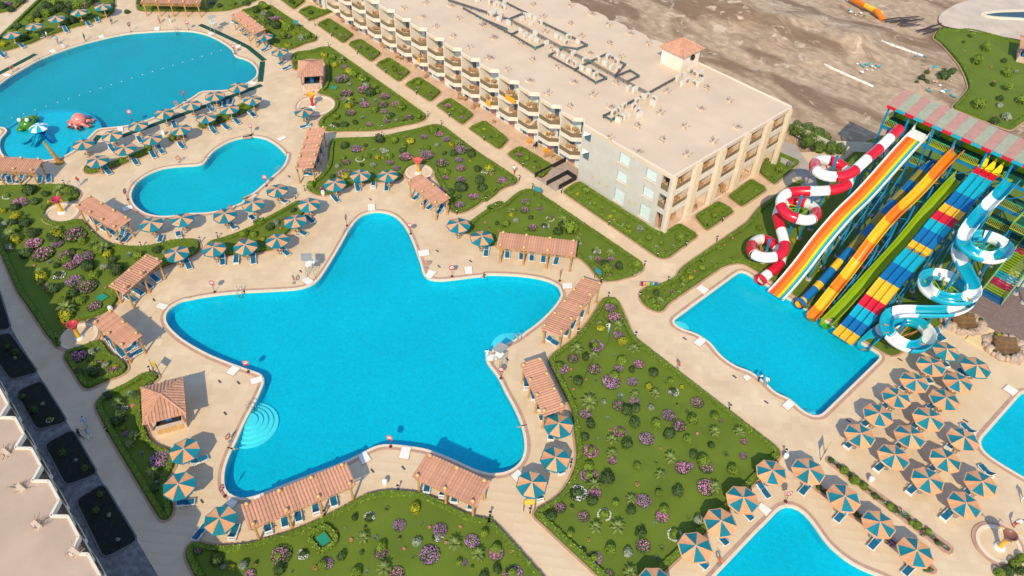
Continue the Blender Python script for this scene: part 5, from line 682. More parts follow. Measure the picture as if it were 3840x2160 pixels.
# dark green carpet runners beside the lagoon
M_carpet = pm('green_carpet', (.006,.07,.05), .9, .25, 1.)
for c in CARPET:
    p = resample(c, 1.5, False); mb = MB(); L = []
    for i, q in enumerate(p):
        d = (p[min(i+1, len(p)-1)] - p[max(i-1, 0)]).normalized(); s = Vector((d.y, -d.x)) * .45; L.append((q + s, q - s))
    for (a, b), (c2, d2) in zip(L, L[1:]):
        mb.add([(a.x,a.y,.09),(c2.x,c2.y,.09),(d2.x,d2.y,.09),(b.x,b.y,.09),(a.x,a.y,0),(c2.x,c2.y,0),(d2.x,d2.y,0),(b.x,b.y,0)], [(0,1,2,3),(4,5,1,0),(3,2,6,7)])
    tag(mb.build('carpet_runner', M_carpet), 'dark green carpet runner', 'on the deck around the lagoon pool', 'carpet', 'green carpet runners')
# float rope
p = resample(ROPE, 1.9, False); mb = MB()
t = empty('float_line', (p[0].x, p[0].y, 0))
for a, b in zip(p, p[1:]): mb.cyl((a.x - p[0].x, a.y - p[0].y, -.135), (b.x - p[0].x, b.y - p[0].y, -.135), .012, .012, 4)
mb.build('rope', pm('blue_rope', (.05,.30,.42), .7), t); fm = MB(); fm.lathe([(0,-.07),(.06,-.035),(.075,0),(.06,.035),(0,.07)], 8)
fo = fm.build('float', M_white, t)
for i, q in enumerate(p[1:-1]):
    o = fo if i == 0 else link('float', fo.data, t)
    o.location = (q.x - p[0].x, q.y - p[0].y, -.1)
tag(t, 'line of white floats across the lagoon pool', '', 'float line')
# steel pool ladders
def ladder(x, y, a):
    t = empty('pool_ladder', (x, y, 0), a)
    for s in (-1, 1):
        mb = MB(); P = [(-.5, s*.28, .05), (-.45, s*.28, .8), (-.1, s*.28, .95), (.2, s*.28, .7), (.25, s*.28, -.9)]
        for q, r in zip(P, P[1:]): mb.cyl(q, r, .03, .03, 6)
        mb.build('rail', M_steel, t)
    for z in (-.3, -.6): mb = MB(); mb.box(.2, -.28, z, .32, .28, z + .04); mb.build('rung', M_steel, t)
    tag(t, 'curved steel pool ladder', 'at the ' + POOLNAME[near_pool(x, y)], 'ladder', 'steel pool ladders')
for x, y in LADDER:
    k = near_pool(x, y); q = min(range(len(PP[k])), key=lambda i: (PP[k][i] - Vector((x, y))).length); d = PP[k][(q+1) % len(PP[k])] - PP[k][q-1]; pt = PP[k][q]
    ladder(pt.x, pt.y, math.atan2(d.x, -d.y))
# ---------------------------------------------------------------- pergolas and kiosks
def tile_row(w, z0, z1, pitch=.34):
    """one row of barrel tiles running down the roof (local x across the row, y down the slope)"""
    mb = MB(); n = max(2, int(w / .42)); k = 5
    for i in range(n):
        y0, y1 = -w/2 + w*i/n, -w/2 + w*(i+1)/n; za = z0 + (z1 - z0)*i/n; zb = z0 + (z1 - z0)*(i+1)/n
        vs = []
        for y, z, r in ((y0, za, .115), (y1 + .03, zb - .0, .14)):
            vs += [(-pitch/2 * .0 + r * math.cos(math.pi*j/(k-1)), y, z + r*.62 * math.sin(math.pi*j/(k-1)) + (.022 if r > .12 else 0)) for j in range(k)]
        mb.add(vs, [(j, j+1, k+j+1, k+j) for j in range(k-1)])
        mb.add([(-pitch/2, y0, za), (pitch/2, y0, za), (pitch/2, y1, zb), (-pitch/2, y1, zb)], [(0,1,2,3)])
    o = mb.build('tile_row', M_tile); me = o.data; bpy.data.objects.remove(o); return me
def rect_fit(q):
    v = [Vector(a) for a in q]; c = sum(v, Vector((0,0))) / 4
    e = [(v[(i+1) % 4] - v[i]) for i in range(4)]
    L1 = (e[0].length + e[2].length)/2; L2 = (e[1].length + e[3].length)/2
    d = (e[0] - e[2]) if L1 > L2 else (e[1] - e[3]); d.normalize(); return c, d, max(L1, L2), min(L1, L2)
PGLAB = {'back': 'at the top edge of the photo', 'backright': 'at the upper right of the lagoon', 'lagoon': 'at the left edge below the lagoon', 'heart': 'left of the heart pool', 'left': 'on the flower lawn by the star pool', 'nook': 'near the left tip of the star pool', 'side': 'right of the heart pool',
 'top': 'right of the star pool\'s top tip', 'right': 'above the right arm of the star pool', 'east': 'at the right tip of the star pool', 'southeast': 'between the star pool and big lawn', 'south': 'below the star pool, the longer one', 'southright': 'below the star pool, the shorter one'}
def pergola(k, q):
    c, d, L, Wd = rect_fit(q); a = math.atan2(d.y, d.x)
    Wd = max(Wd, 2.5)
    side = 1
    # high side away from the pool
    t = empty('pergola', (c.x, c.y, 0), a); H = 2.75; zlo, zhi = H + .12, H + .42
    nrow = max(6, int(round(L / .34))); pitch = L / nrow; me = tile_row(Wd, zlo, zhi, pitch)
    if k in ('left',): zlo, zhi = zhi, zlo; me = tile_row(Wd, zlo, zhi, pitch)
    for i in range(nrow): link('tile_row', me, t, (-L/2 + pitch*(i+.5), 0, 0))
    np_ = max(2, int(round(L / 3.1)) + 1); w = Wd/2 - .28
    for i in range(np_):
        x = -L/2 + .55 + (L - 1.1) * i/(np_-1)
        for s in (-1, 1):
            top = H + (.12 if s < 0 else .42) + .1
            mb = MB(); mb.lathe([(.2,0),(.2,.18),(.13,.28),(.11,H-.4),(.15,H-.2),(.15,H)], 8, c=(x, s*w, 0)); o = mb.build('post', M_wood, t)
            mb = MB(); mb.lathe([(.05,H),(.06,top+.05),(.19,top+.16),(.21,top+.27),(.13,top+.4),(0,top+.46)], 8, c=(x, s*w, 0)); mb.build('globe', M_lampgold, o, smooth=True)
            mb = MB(); mb.bar((x-.6, s*w, H-.12), (x, s*w, H-.75), .07); mb.bar((x+.6, s*w, H-.12), (x, s*w, H-.75), .07); mb.build('brace', M_wood, o)
    for s in (-1, 1):
        mb = MB(); mb.bar((-L/2+.1, s*w, H-.06), (L/2-.1, s*w, H-.06), .12, .14); mb.build('beam', M_wood, t)
        mb = MB(); n = int(L/.55); z0, z1 = H - .48, H - .14; mb.bar((-L/2+.4, s*(w+.02), z0), (L/2-.4, s*(w+.02), z0), .05, .06)
        for i in range(n):
            x0 = -L/2 + .4 + (L-.8)*i/n; x1 = -L/2 + .4 + (L-.8)*(i+1)/n
            mb.bar((x0, s*(w+.02), z0), (x1, s*(w+.02), z1), .035); mb.bar((x0, s*(w+.05), z1), (x1, s*(w+.05), z0), .035)
        mb.build('lattice', M_wood, t)
    for i in range(np_):
        x = -L/2 + .55 + (L - 1.1) * i/(np_-1); mb = MB(); mb.bar((x, -Wd/2+.1, H-.02), (x, Wd/2-.1, H+.1), .1, .1); mb.build('rafter', M_wood, t)
    mb = MB(); mb.add([(-L/2+.02, -Wd/2+.02, zlo-.02), (L/2-.02, -Wd/2+.02, zlo-.02), (L/2-.02, Wd/2-.02, zhi-.02), (-L/2+.02, Wd/2-.02, zhi-.02)], [(0,1,2,3)]); mb.build('roof_board', pm('roof_board', (.2,.1,.07), .8), t)
    tag(t, 'wooden pergola with pink tiled roof', PGLAB[k], 'pergola', 'tiled pergolas')
for k, q in PERGOLA.items(): pergola(k, q)
M_kwall = pm('kiosk_wall', (.62,.50,.40), .8, .1, 1.5); M_kpanel = pm('kiosk_panel', (.60,.34,.13), .7, .15, 2); M_dark = pm('dark_interior', (.03,.03,.035), .9, .2)
def hip_rows(t, hx, hy, z0, z1, mat_rows=.36, name='tile_row'):
    """four hipped faces built from tile rows; each row is a part"""
    for f in range(4):
        A, B = (hx, hy) if f % 2 == 0 else (hy, hx)      # eave half length A, run B
        n = max(4, int(2*A/mat_rows)); 
        for i in range(n):
            x0 = -A + 2*A*i/n; x1 = -A + 2*A*(i+1)/n; xm = (x0+x1)/2; run = B * (1 - abs(xm)/A); 
            if run < .05: continue
            mb = MB(); m = max(1, int(run/.5)); k = 4; r = (x1-x0)*.42
            for j in range(m):
                y0 = -B + run*j/m; y1 = -B + run*(j+1)/m; za = z0 + (z1-z0)*(y0+B)/B; zb = z0 + (z1-z0)*(y1+B)/B
                vs = []
                for y, z, q in ((y0, za, 1.12), (y1, zb, .9)): vs += [(xm + r*q*math.cos(math.pi*u/(k-1)), y, z + .02 + r*.6*q*math.sin(math.pi*u/(k-1))) for u in range(k)]
                mb.add(vs, [(u, k+u, k+u+1, u+1) for u in range(k-1)])
            o = mb.build(name, M_tile, t); o.rotation_euler = (0, 0, f * math.pi/2)
    mb = MB(); c = [(-hx,-hy,z0),(hx,-hy,z0),(hx,hy,z0),(-hx,hy,z0),(0,0,z1)]; mb.add(c, [(0,1,4),(1,2,4),(2,3,4),(3,0,4),(3,2,1,0)]); mb.build('roof_deck', M_tile, t)
    for sx, sy in ((-1,-1),(1,-1),(1,1),(-1,1)):
        mb = MB(); mb.cyl((sx*hx, sy*hy, z0+.06), (0, 0, z1+.06), .11, .11, 6); mb.build('ridge', M_tile, t)
def kiosk(k, q):
    c, d, L, Wd = rect_fit(q); a = math.atan2(d.y, d.x); t = empty('kiosk', (c.x, c.y, 0), a)
    hx, hy = L/2, Wd/2; bx, by = hx - .55, hy - .55
    hip_rows(t, hx, hy, 2.9, 2.9 + .5*hy)
    for s, (x0, y0, x1, y1) in enumerate([(-bx,-by,bx,-by+.2),(-bx,by-.2,bx,by),(-bx,-by+.2,-bx+.2,by-.2),(bx-.2,-by+.2,bx,by-.2)]):
        mb = MB(); mb.box(x0, y0, 0, x1, y1, 1.05); mb.build('counter', M_kwall, t)
        n = 4; 
        for i in range(n):
            mb = MB()
            if s < 2:
                u0 = x0 + (x1-x0)*i/n + .06; u1 = x0 + (x1-x0)*(i+1)/n - .06; yy = y0 - .03 if s == 0 else y1 + .03; mb.box(u0, min(yy, (y0 if s == 0 else y1)), .12, u1, max(yy, (y0 if s == 0 else y1)), .92)
            else:
                u0 = y0 + (y1-y0)*i/n + .06; u1 = y0 + (y1-y0)*(i+1)/n - .06; xx = x0 - .03 if s == 2 else x1 + .03; mb.box(min(xx, x0 if s == 2 else x1), u0, .12, max(xx, x0 if s == 2 else x1), u1, .92)
            mb.build('panel', M_kpanel if k == 'lower' else pm('kiosk_pink_panel', (.55,.34,.25), .8, .2), t)
    mb = MB(); mb.box(-bx-.12,-by-.12,1.05,bx+.12,-by+.35,1.12); mb.box(-bx-.12,by-.35,1.05,bx+.12,by+.12,1.12); mb.box(-bx-.12,-by+.35,1.05,-bx+.35,by-.35,1.118); mb.box(bx-.35,-by+.35,1.05,bx+.12,by-.35,1.118); mb.build('countertop', M_kwall, t)
    for sx in (-1, 1):
        for sy in (-1, 1): mb = MB(); mb.box(sx*bx-.1, sy*by-.1, 1.12, sx*bx+.1, sy*by+.1, 2.95); mb.build('pillar', pm('kiosk_pillar', (.45,.16,.09), .7), t)
    mb = MB(); mb.box(-bx+.5,-by+.5,0,bx-.5,by-.5,.9); mb.build('inner_counter', M_dark, t)
    for s in (-.5, .4): mb = MB(); mb.box(s*bx-.4,-.3,.9,s*bx+.4,.3,1.8); mb.build('fridge', pm('blue_fridge', (.02,.16,.38), .4), t)
    tag(t, {'upper': 'small kiosk with hipped pink tile roof and blue fridges', 'lower': 'larger kiosk with hipped tile roof and wooden counter panels', 'far': 'kiosk with hipped roof at the far right edge'}[k], '', 'kiosk', 'tiled kiosks')
for k, q in KIOSK.items(): kiosk(k, q)
# ---------------------------------------------------------------- plants
def leaf_cloud(n, rad, size, seed, sq=.75, inner=.55, up=.35, lumps=0):
    rg = np.random.RandomState(seed); vs = []; fs = []
    lb = rg.normal(size=(lumps, 3)) if lumps else None
    if lumps: lb /= np.linalg.norm(lb, axis=1)[:, None]
    for i in range(n):
        d = rg.normal(size=3); d /= np.linalg.norm(d); 
        if d[2] < -.35: d[2] *= -1
        r = rad * (inner + (1-inner) * rg.rand()**.4)
        if lumps: r *= .78 + .34 * max(0, np.max(lb @ d) - .55) / .45
        c = Vector((d[0]*r, d[1]*r, d[2]*r*sq + rad*sq*.5)); nn = (Vector(d) + Vector((0,0,up)) + Vector(rg.uniform(-.6,.6,3))).normalized()
        q = nn.orthogonal().normalized(); q.rotate(Matrix.Rotation(rg.uniform(0,6.28), 3, nn)); s = nn.cross(q); z = size * rg.uniform(.6, 1.3)
        b = len(vs); vs += [c - q*z, c + s*z*.6, c + q*z, c - s*z*.6]; fs.append((b, b+1, b+2, b+3))
    return vs, fs
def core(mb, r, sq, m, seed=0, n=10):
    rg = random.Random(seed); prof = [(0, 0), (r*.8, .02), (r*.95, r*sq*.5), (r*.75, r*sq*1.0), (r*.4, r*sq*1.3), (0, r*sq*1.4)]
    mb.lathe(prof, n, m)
def mesh_of(mb, name, mats, smooth=False):
    o = mb.build(name, mats, smooth=smooth); me = o.data; bpy.data.objects.remove(o); return me
G_bright = leafy('leaf_bright', (.135,.20,.016)); G_dark = leafy('leaf_dark', (.05,.085,.02)); G_yel = leafy('leaf_yellow', (.30,.29,.012)); G_silver = leafy('leaf_silver', (.22,.25,.16)); G_mid = leafy('leaf_mid', (.085,.14,.02))
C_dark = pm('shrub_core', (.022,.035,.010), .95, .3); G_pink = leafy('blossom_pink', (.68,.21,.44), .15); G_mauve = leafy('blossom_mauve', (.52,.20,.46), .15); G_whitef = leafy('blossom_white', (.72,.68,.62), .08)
G_agave = leafy('agave_leaf', (.20,.27,.19)); G_palm = leafy('palm_leaf', (.20,.25,.06)); M_bark = pm('bark', (.20,.13,.075), .9, .3, 6, .5); M_pot = pm('terracotta', (.55,.20,.09), .8, .15, 4); M_stone = pm('white_stone', (.50,.50,.45), .8, .15, 3)
def bush_meshes(name, lm, n, size, sq, inner, lumps):
    out = []
    for s in range(3):
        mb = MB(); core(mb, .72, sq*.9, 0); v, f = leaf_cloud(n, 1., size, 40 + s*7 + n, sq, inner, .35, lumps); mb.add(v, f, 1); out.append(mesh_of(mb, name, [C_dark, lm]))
    return out
BM = {'B': bush_meshes('bush', G_bright, 420, .14, .72, .86, 0), 'D': bush_meshes('bush', G_dark, 360, .15, .7, .6, 7), 'Y': bush_meshes('bush', G_yel, 360, .14, .62, .6, 6), 'S': bush_meshes('bush', G_silver, 420, .13, .68, .75, 5), 'V': bush_meshes('bush', G_mid, 700, .10, .85, .6, 9)}
def patch(lm, n, size, r0, r1, seed, h=.35, arc=6.28):
    mb = MB(); rg = np.random.RandomState(seed)
    for i in range(n):
        a = rg.uniform(0, arc); r = math.sqrt(rg.uniform(r0*r0, r1*r1)); z = h * (1 - (r/r1)**2 * .6) * rg.uniform(.8, 1.15)
        c = Vector((r*math.cos(a), r*math.sin(a), z)); nn = Vector((rg.uniform(-.5,.5), rg.uniform(-.5,.5), 1)).normalized(); q = nn.orthogonal().normalized(); q.rotate(Matrix.Rotation(rg.uniform(0,6.28), 3, nn)); s = nn.cross(q); zz = size * rg.uniform(.6, 1.3)
        mb.add([c - q*zz, c + s*zz*.8, c + q*zz, c - s*zz*.8], [(0,1,2,3)])
    return mesh_of(mb, 'blossoms', lm)
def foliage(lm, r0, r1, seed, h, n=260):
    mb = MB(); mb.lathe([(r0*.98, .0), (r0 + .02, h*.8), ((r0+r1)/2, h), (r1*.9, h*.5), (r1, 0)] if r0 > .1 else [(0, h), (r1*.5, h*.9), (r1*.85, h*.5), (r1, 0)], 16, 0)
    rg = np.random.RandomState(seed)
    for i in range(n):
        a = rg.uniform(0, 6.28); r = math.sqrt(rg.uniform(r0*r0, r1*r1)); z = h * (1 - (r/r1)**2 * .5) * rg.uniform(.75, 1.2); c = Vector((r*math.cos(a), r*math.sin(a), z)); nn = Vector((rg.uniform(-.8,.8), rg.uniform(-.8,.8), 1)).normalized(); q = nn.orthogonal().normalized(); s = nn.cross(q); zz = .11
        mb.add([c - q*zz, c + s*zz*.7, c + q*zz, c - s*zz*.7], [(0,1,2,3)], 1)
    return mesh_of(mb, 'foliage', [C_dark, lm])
FLO = [foliage(G_mid, 0, 1, s, .42) for s in (1, 2)]; BLO = [patch(G_pink, 210, .08, 0, .98, 3, .5), patch(G_mauve, 230, .08, 0, .98, 4, .5), patch(G_pink, 100, .085, 0, .95, 5, .5)]
RNG = foliage(G_mid, .55, 1, 6, .3, 200); BRN = [patch(G_pink, 260, .08, .55, 1, 7, .4), patch(G_mauve, 220, .08, .55, 1, 8, .4, 4.6)]; WRN = [patch(G_whitef, 200, .08, .5, 1, 9, .4, 4.2)]
def stones(seed):
    mb = MB(); rg = random.Random(seed)
    for i in range(16):
        a = i * 6.28/16 * .8; r = .85 + rg.uniform(-.06, .06); s = rg.uniform(.12, .2); mb.lathe([(0, s*.9), (s*.7, s*.6), (s, 0)], 6, 0, (r*math.cos(a), r*math.sin(a), 0))
    return mesh_of(mb, 'stone_ring', M_stone)
STO = stones(3)
def agave(seed, lm=None):
    mb = MB(); rg = random.Random(seed)
    for i in range(20):
        a = i * 2.4; el = R(15 + 65 * (i/20)); L = 1 - .25*(i/20); c, s = math.cos(a), math.sin(a); w = .1
        P = [Vector((0,0,.05)), Vector((c*math.cos(el)*L*.55, s*math.cos(el)*L*.55, .05 + math.sin(el)*L*.55)), Vector((c*math.cos(el)*L, s*math.cos(el)*L, .05 + math.sin(el)*L*.95))]; q = Vector((-s, c, 0))
        mb.add([P[0]-q*w*.6, P[0]+q*w*.6, P[1]+q*w, P[2], P[1]-q*w], [(0,1,2,4),(4,2,3)])
    return mesh_of(mb, 'agave', lm or G_agave)
AGA = [agave(1), agave(2, leafy('agave_green', (.12,.18,.05)))]
def frond():
    mb = MB(); n = 7; 
    spine = [Vector((.95*t, 0, .55*math.sin(t*2.3)*.8 - .25*t*t)) for t in [i/n for i in range(n+1)]]
    for i in range(n):
        a, b = spine[i], spine[i+1]; w = .16 * math.sin(math.pi * (i+.8)/(n+1.2)) + .03
        for s in (-1, 1):
            mb.add([a, b, b + Vector((.1, s*w, -.06)), a + Vector((.16, s*w*1.05, -.07))], [(0,1,2,3)])
    return mesh_of(mb, 'frond', G_palm)
FRO = frond()
mb = MB(); mb.cyl((0,0,0), (.02,.01,.6), .1, .08, 7); TRK = mesh_of(mb, 'trunk', M_bark)
mb = MB(); mb.cyl((0,0,0), (0,0,1.), .06, .045, 6); mb.cyl((0,0,.8), (.25,.1,1.2), .03, .015, 5); mb.cyl((0,0,.75), (-.2,.15,1.2), .03, .015, 5); TST = mesh_of(mb, 'trunk', M_bark)
mb = MB(); mb.lathe([(.35,0),(.55,.3),(.6,.7),(.68,.8),(.6,.85),(.5,.75),(0,.72)], 10); POT = mesh_of(mb, 'pot', M_pot)
NAMES = {'B': ('round clipped green bush', 'bush'), 'D': ('dark green shrub', 'shrub'), 'Y': ('yellow-green shrub', 'shrub'), 'S': ('silvery grey shrub', 'shrub'), 'V': ('tall leafy hedge bush', 'bush'), 'F': ('pink flowering mound', 'flower bush'), 'R': ('pink flower ring', 'flower bed'), 'W': ('white-edged planting ring', 'flower bed'), 'A': ('spiky agave', 'agave'), 'P': ('small palm', 'palm'), 'T': ('slim topiary tree', 'tree'), 'O': ('terracotta pot', 'flower pot')}
PAREA = dict(AREA); PAREA.update({'hotelcorner': 'beds round the hotel corner', 'hotelbeds': 'beds before the hotel balconies', 'scrub': 'sand behind the slide tower', 'hedgerow': 'strip by the far hotel corner', 'isles': 'small islands by the lagoon', 'beds': 'shaded beds by the lower left hotel', 'planter': 'planters by the bottom corner pool', 'cornergarden': 'bottom right corner garden'})
random.seed(21)
def plant(k, x, y, r, v):
    rz = random.uniform(0, 6.28); z = .05
    if k in BM:
        o = link('bush' if k in 'BV' else 'shrub', BM[k][v % 3], None, (x, y, z), rz, (r, r * random.uniform(.9, 1.1), r * (random.uniform(1.3, 1.75) if k == 'B' else random.uniform(1.1, 1.5) if k != 'V' else 1.5)))
        return o
    if k == 'A': return link('agave', AGA[v % 2], None, (x, y, z), rz, r * 1.1)
    t = empty({'F': 'flower_bush', 'R': 'flower_bed', 'W': 'flower_bed', 'P': 'palm', 'T': 'topiary_tree', 'O': 'flower_pot'}[k], (x, y, z), rz, r)
    if k == 'F': link('foliage', FLO[v % 2], t); link('blossoms', BLO[v % 3], t)
    elif k == 'R': link('foliage', RNG, t); link('blossoms', BRN[v % 2], t); link('bush', BM['B'][v % 3], t, (0,0,0), 0, (.55,.55,.8))
    elif k == 'W':
        if v % 3 == 0: link('stone_ring', STO, t)
        else: link('foliage', RNG, t); link('blossoms', WRN[0], t)
        link('bush', BM['BDS'[v % 3]][v % 3], t, (0,0,0), 0, (.62,.62,.75))
    elif k == 'P':
        link('trunk', TRK, t)
        for i in range(13):
            o = link('frond', FRO, t, (0,0,.55)); o.rotation_euler = (0, R([-38, -15, 8][i % 3]), i * 2.399 + .2*random.random()); o.scale = (1.1,) * 3
    elif k == 'T': link('trunk', TST, t, (0,0,0), 0, (1/1, 1, 1.3)); link('crown', BM['B'][v % 3], t, (0,0,1.0), 0, .85)
    elif k == 'O': link('pot', POT, t); link('plant', (BLO[2], BM['D'][0], AGA[1])[v % 3], t, (0,0,.6), 0, .7)
    return t
v = 0
for area, lst in PLANTS.items():
    for x, y, k, r in lst:
        v += 1; r = max(r * 1.12, .24)
        o = plant(k, x, y, r, v); tag(o, NAMES[k][0], ('in the ' if area not in ('scrub',) else 'on the ') + PAREA[area], NAMES[k][1], {'B': 'clipped bushes', 'D': 'dark shrubs', 'Y': 'yellow-green shrubs', 'S': 'silvery shrubs', 'V': 'hedge bushes', 'F': 'flowering mounds', 'R': 'ring flower beds', 'W': 'white planting rings', 'A': 'agaves', 'P': 'small palms', 'T': 'topiary trees', 'O': 'terracotta pots'}[k])
# ---------------------------------------------------------------- hotel wing with balconies
M_roof = pm('roof_screed', (.67,.505,.365), .9, .07, .25, .2, 3, detail=7); M_cream = pm('cream_render', (.74,.63,.52), .85, .05, 1.2); M_grey = pm('grey_render', (.55,.50,.44), .85, .05, .8)
M_peach = pm('peach_wall', (.70,.54,.42), .85, .07, 1); M_stonep = pm('stone_panel', (.42,.24,.20), .8, .3, 2.5); M_curtain = pm('curtain', (.60,.68,.66), .8, .12, 5); M_terr = pm('terrace_tile', (.64,.43,.30), .75, .12, .8)
M_yrender = pm('beige_pilaster', (.73,.57,.41), .85, .06, 1.5); M_wchair = pm('wicker', (.48,.27,.14), .7, .2, 6); M_towel = pm('orange_towel', (.80,.33,.01), .8, .06)
def wall_open(mb, o, ux, L, z0, z1, holes, th, m=0):
    """wall along ux from origin o, thickness th to the left of ux, with rectangular openings (u0,u1,z0,z1)"""
    us = sorted({0, L, *[h[0] for h in holes], *[h[1] for h in holes]}); zs = sorted({z0, z1, *[h[2] for h in holes], *[h[3] for h in holes]})
    o = Vector(o); u = Vector(ux); n = Vector((-u.y, u.x, 0))
    for a, b in zip(us, us[1:]):
        c = z0
        cells = [(c0, c1) for c0, c1 in zip(zs, zs[1:]) if not any(h[0] <= (a+b)/2 <= h[1] and h[2] <= (c0+c1)/2 <= h[3] for h in holes)]
        mg = []
        for c0, c1 in cells:
            if mg and abs(mg[-1][1] - c0) < 1e-6: mg[-1][1] = c1
            else: mg.append([c0, c1])
        for c0, c1 in mg:
            P = [o + u*a, o + u*b, o + u*b + n*th, o + u*a + n*th]
            mb.add([(p.x, p.y, c0) for p in P] + [(p.x, p.y, c1) for p in P], [(3,2,1,0),(4,5,6,7),(0,1,5,4),(1,2,6,5),(2,3,7,6),(3,0,4,7)], m)
FL = [0, 3.2, 6.3, 9.8]
def prism(mb, pts, z0, z1, m=0):
    p = [Vector((a[0], a[1])) for a in pts]
    if area2(p) < 0: p = p[::-1]
    n = len(p); mb.add([(q.x, q.y, z0) for q in p] + [(q.x, q.y, z1) for q in p], [tuple(range(n))[::-1], tuple(range(n, 2*n))] + [(i, (i+1) % n, n+(i+1) % n, n+i) for i in range(n)], m)
def bay(t, x0, yf, s, PITCH, wing, last):
    """one sawtooth balcony bay; s=+1 building lies on +Y side of its front line, -1 on the -Y side"""
    Y = lambda v: yf + s*v
    for f in (1, 2):
        z = FL[f]; out = [(x0+.1, Y(0)), (x0+2.45, Y(0)), (x0+3.5, Y(1.1)), (x0+PITCH, Y(1.1)), (x0+PITCH, Y(2.4)), (x0+.1, Y(2.4))]
        mb = MB(); prism(mb, out, z-.45, z); sl = mb.build('balcony_slab', M_cream, t)
        mb = MB(); e = [(x0+.1, Y(.05)), (x0+2.42, Y(.05)), (x0+3.5, Y(1.16)), (x0+PITCH, Y(1.16))]
        for a, b in zip(e, e[1:]): mb.bar((*a, z+.1), (*b, z+.1), .1, .24)
        mb.build('upstand', M_cream, sl)
        for a, b in zip(e, e[1:]):
            mb = MB(); mb.bar((*a, z+.58), (*b, z+.58), .02, .68); mb.build('glass_panel', M_bronze, sl)
        mb = MB()
        for a, b in zip(e[2:], e[3:]): mb.bar((*a, z+.95), (*b, z+.95), .06, .06)
        mb.build('handrail', M_white, sl)
    mb = MB(); mb.box(x0-.08, min(Y(.02), Y(2.4)), 0 if False else 2.7, x0+.08, max(Y(.02), Y(2.4)), 9.3); mb.build('partition', M_cream, t)
    for f in (0, 1, 2):
        z = FL[f]; wa, wb, da = (.1, 1.5, 1.5) if f == 0 else (3.2, PITCH - .1, .1); db = PITCH - .1 if f == 0 else 3.2; mb = MB(); mb.box(x0+wa, min(Y(2.3), Y(2.45)), z, x0+wb, max(Y(2.3), Y(2.45)), z+3); mb.build('back_wall', M_stonep if f == 0 else M_peach, t)
        mb = MB(); mb.box(x0+da, min(Y(2.32), Y(2.42)), z+.02, x0+db, max(Y(2.32), Y(2.42)), z+2.9); o = mb.build('door_frame', M_white, t)
        w = (db - da - .12) / 3
        for i in range(3):
            u = x0 + da + .08 + w*i; mb = MB(); mb.box(u, min(Y(2.27), Y(2.30)), z+.12, u+w-.08, max(Y(2.27), Y(2.30)), z+2.75); mb.build('pane', (M_curtain, M_blueglass, M_curtain)[(i + int(abs(x0)) + f) % 3] if s > 0 else M_blueglass, o)
def hotel(name, xa, nb, yf, s, PITCH, depth, label):
    t = empty(name, (0,0,0)); Y = lambda v: yf + s*v
    # roof with sawtooth edge
    rp = []
    for i in range(nb):
        x0 = xa + PITCH*i; rp += [(x0, Y(0)), (x0+2.5, Y(0)), (x0+3.55, Y(1.05)), (x0+PITCH-.02, Y(.02))]
    xb = xa + PITCH*nb
    return t, rp, xb
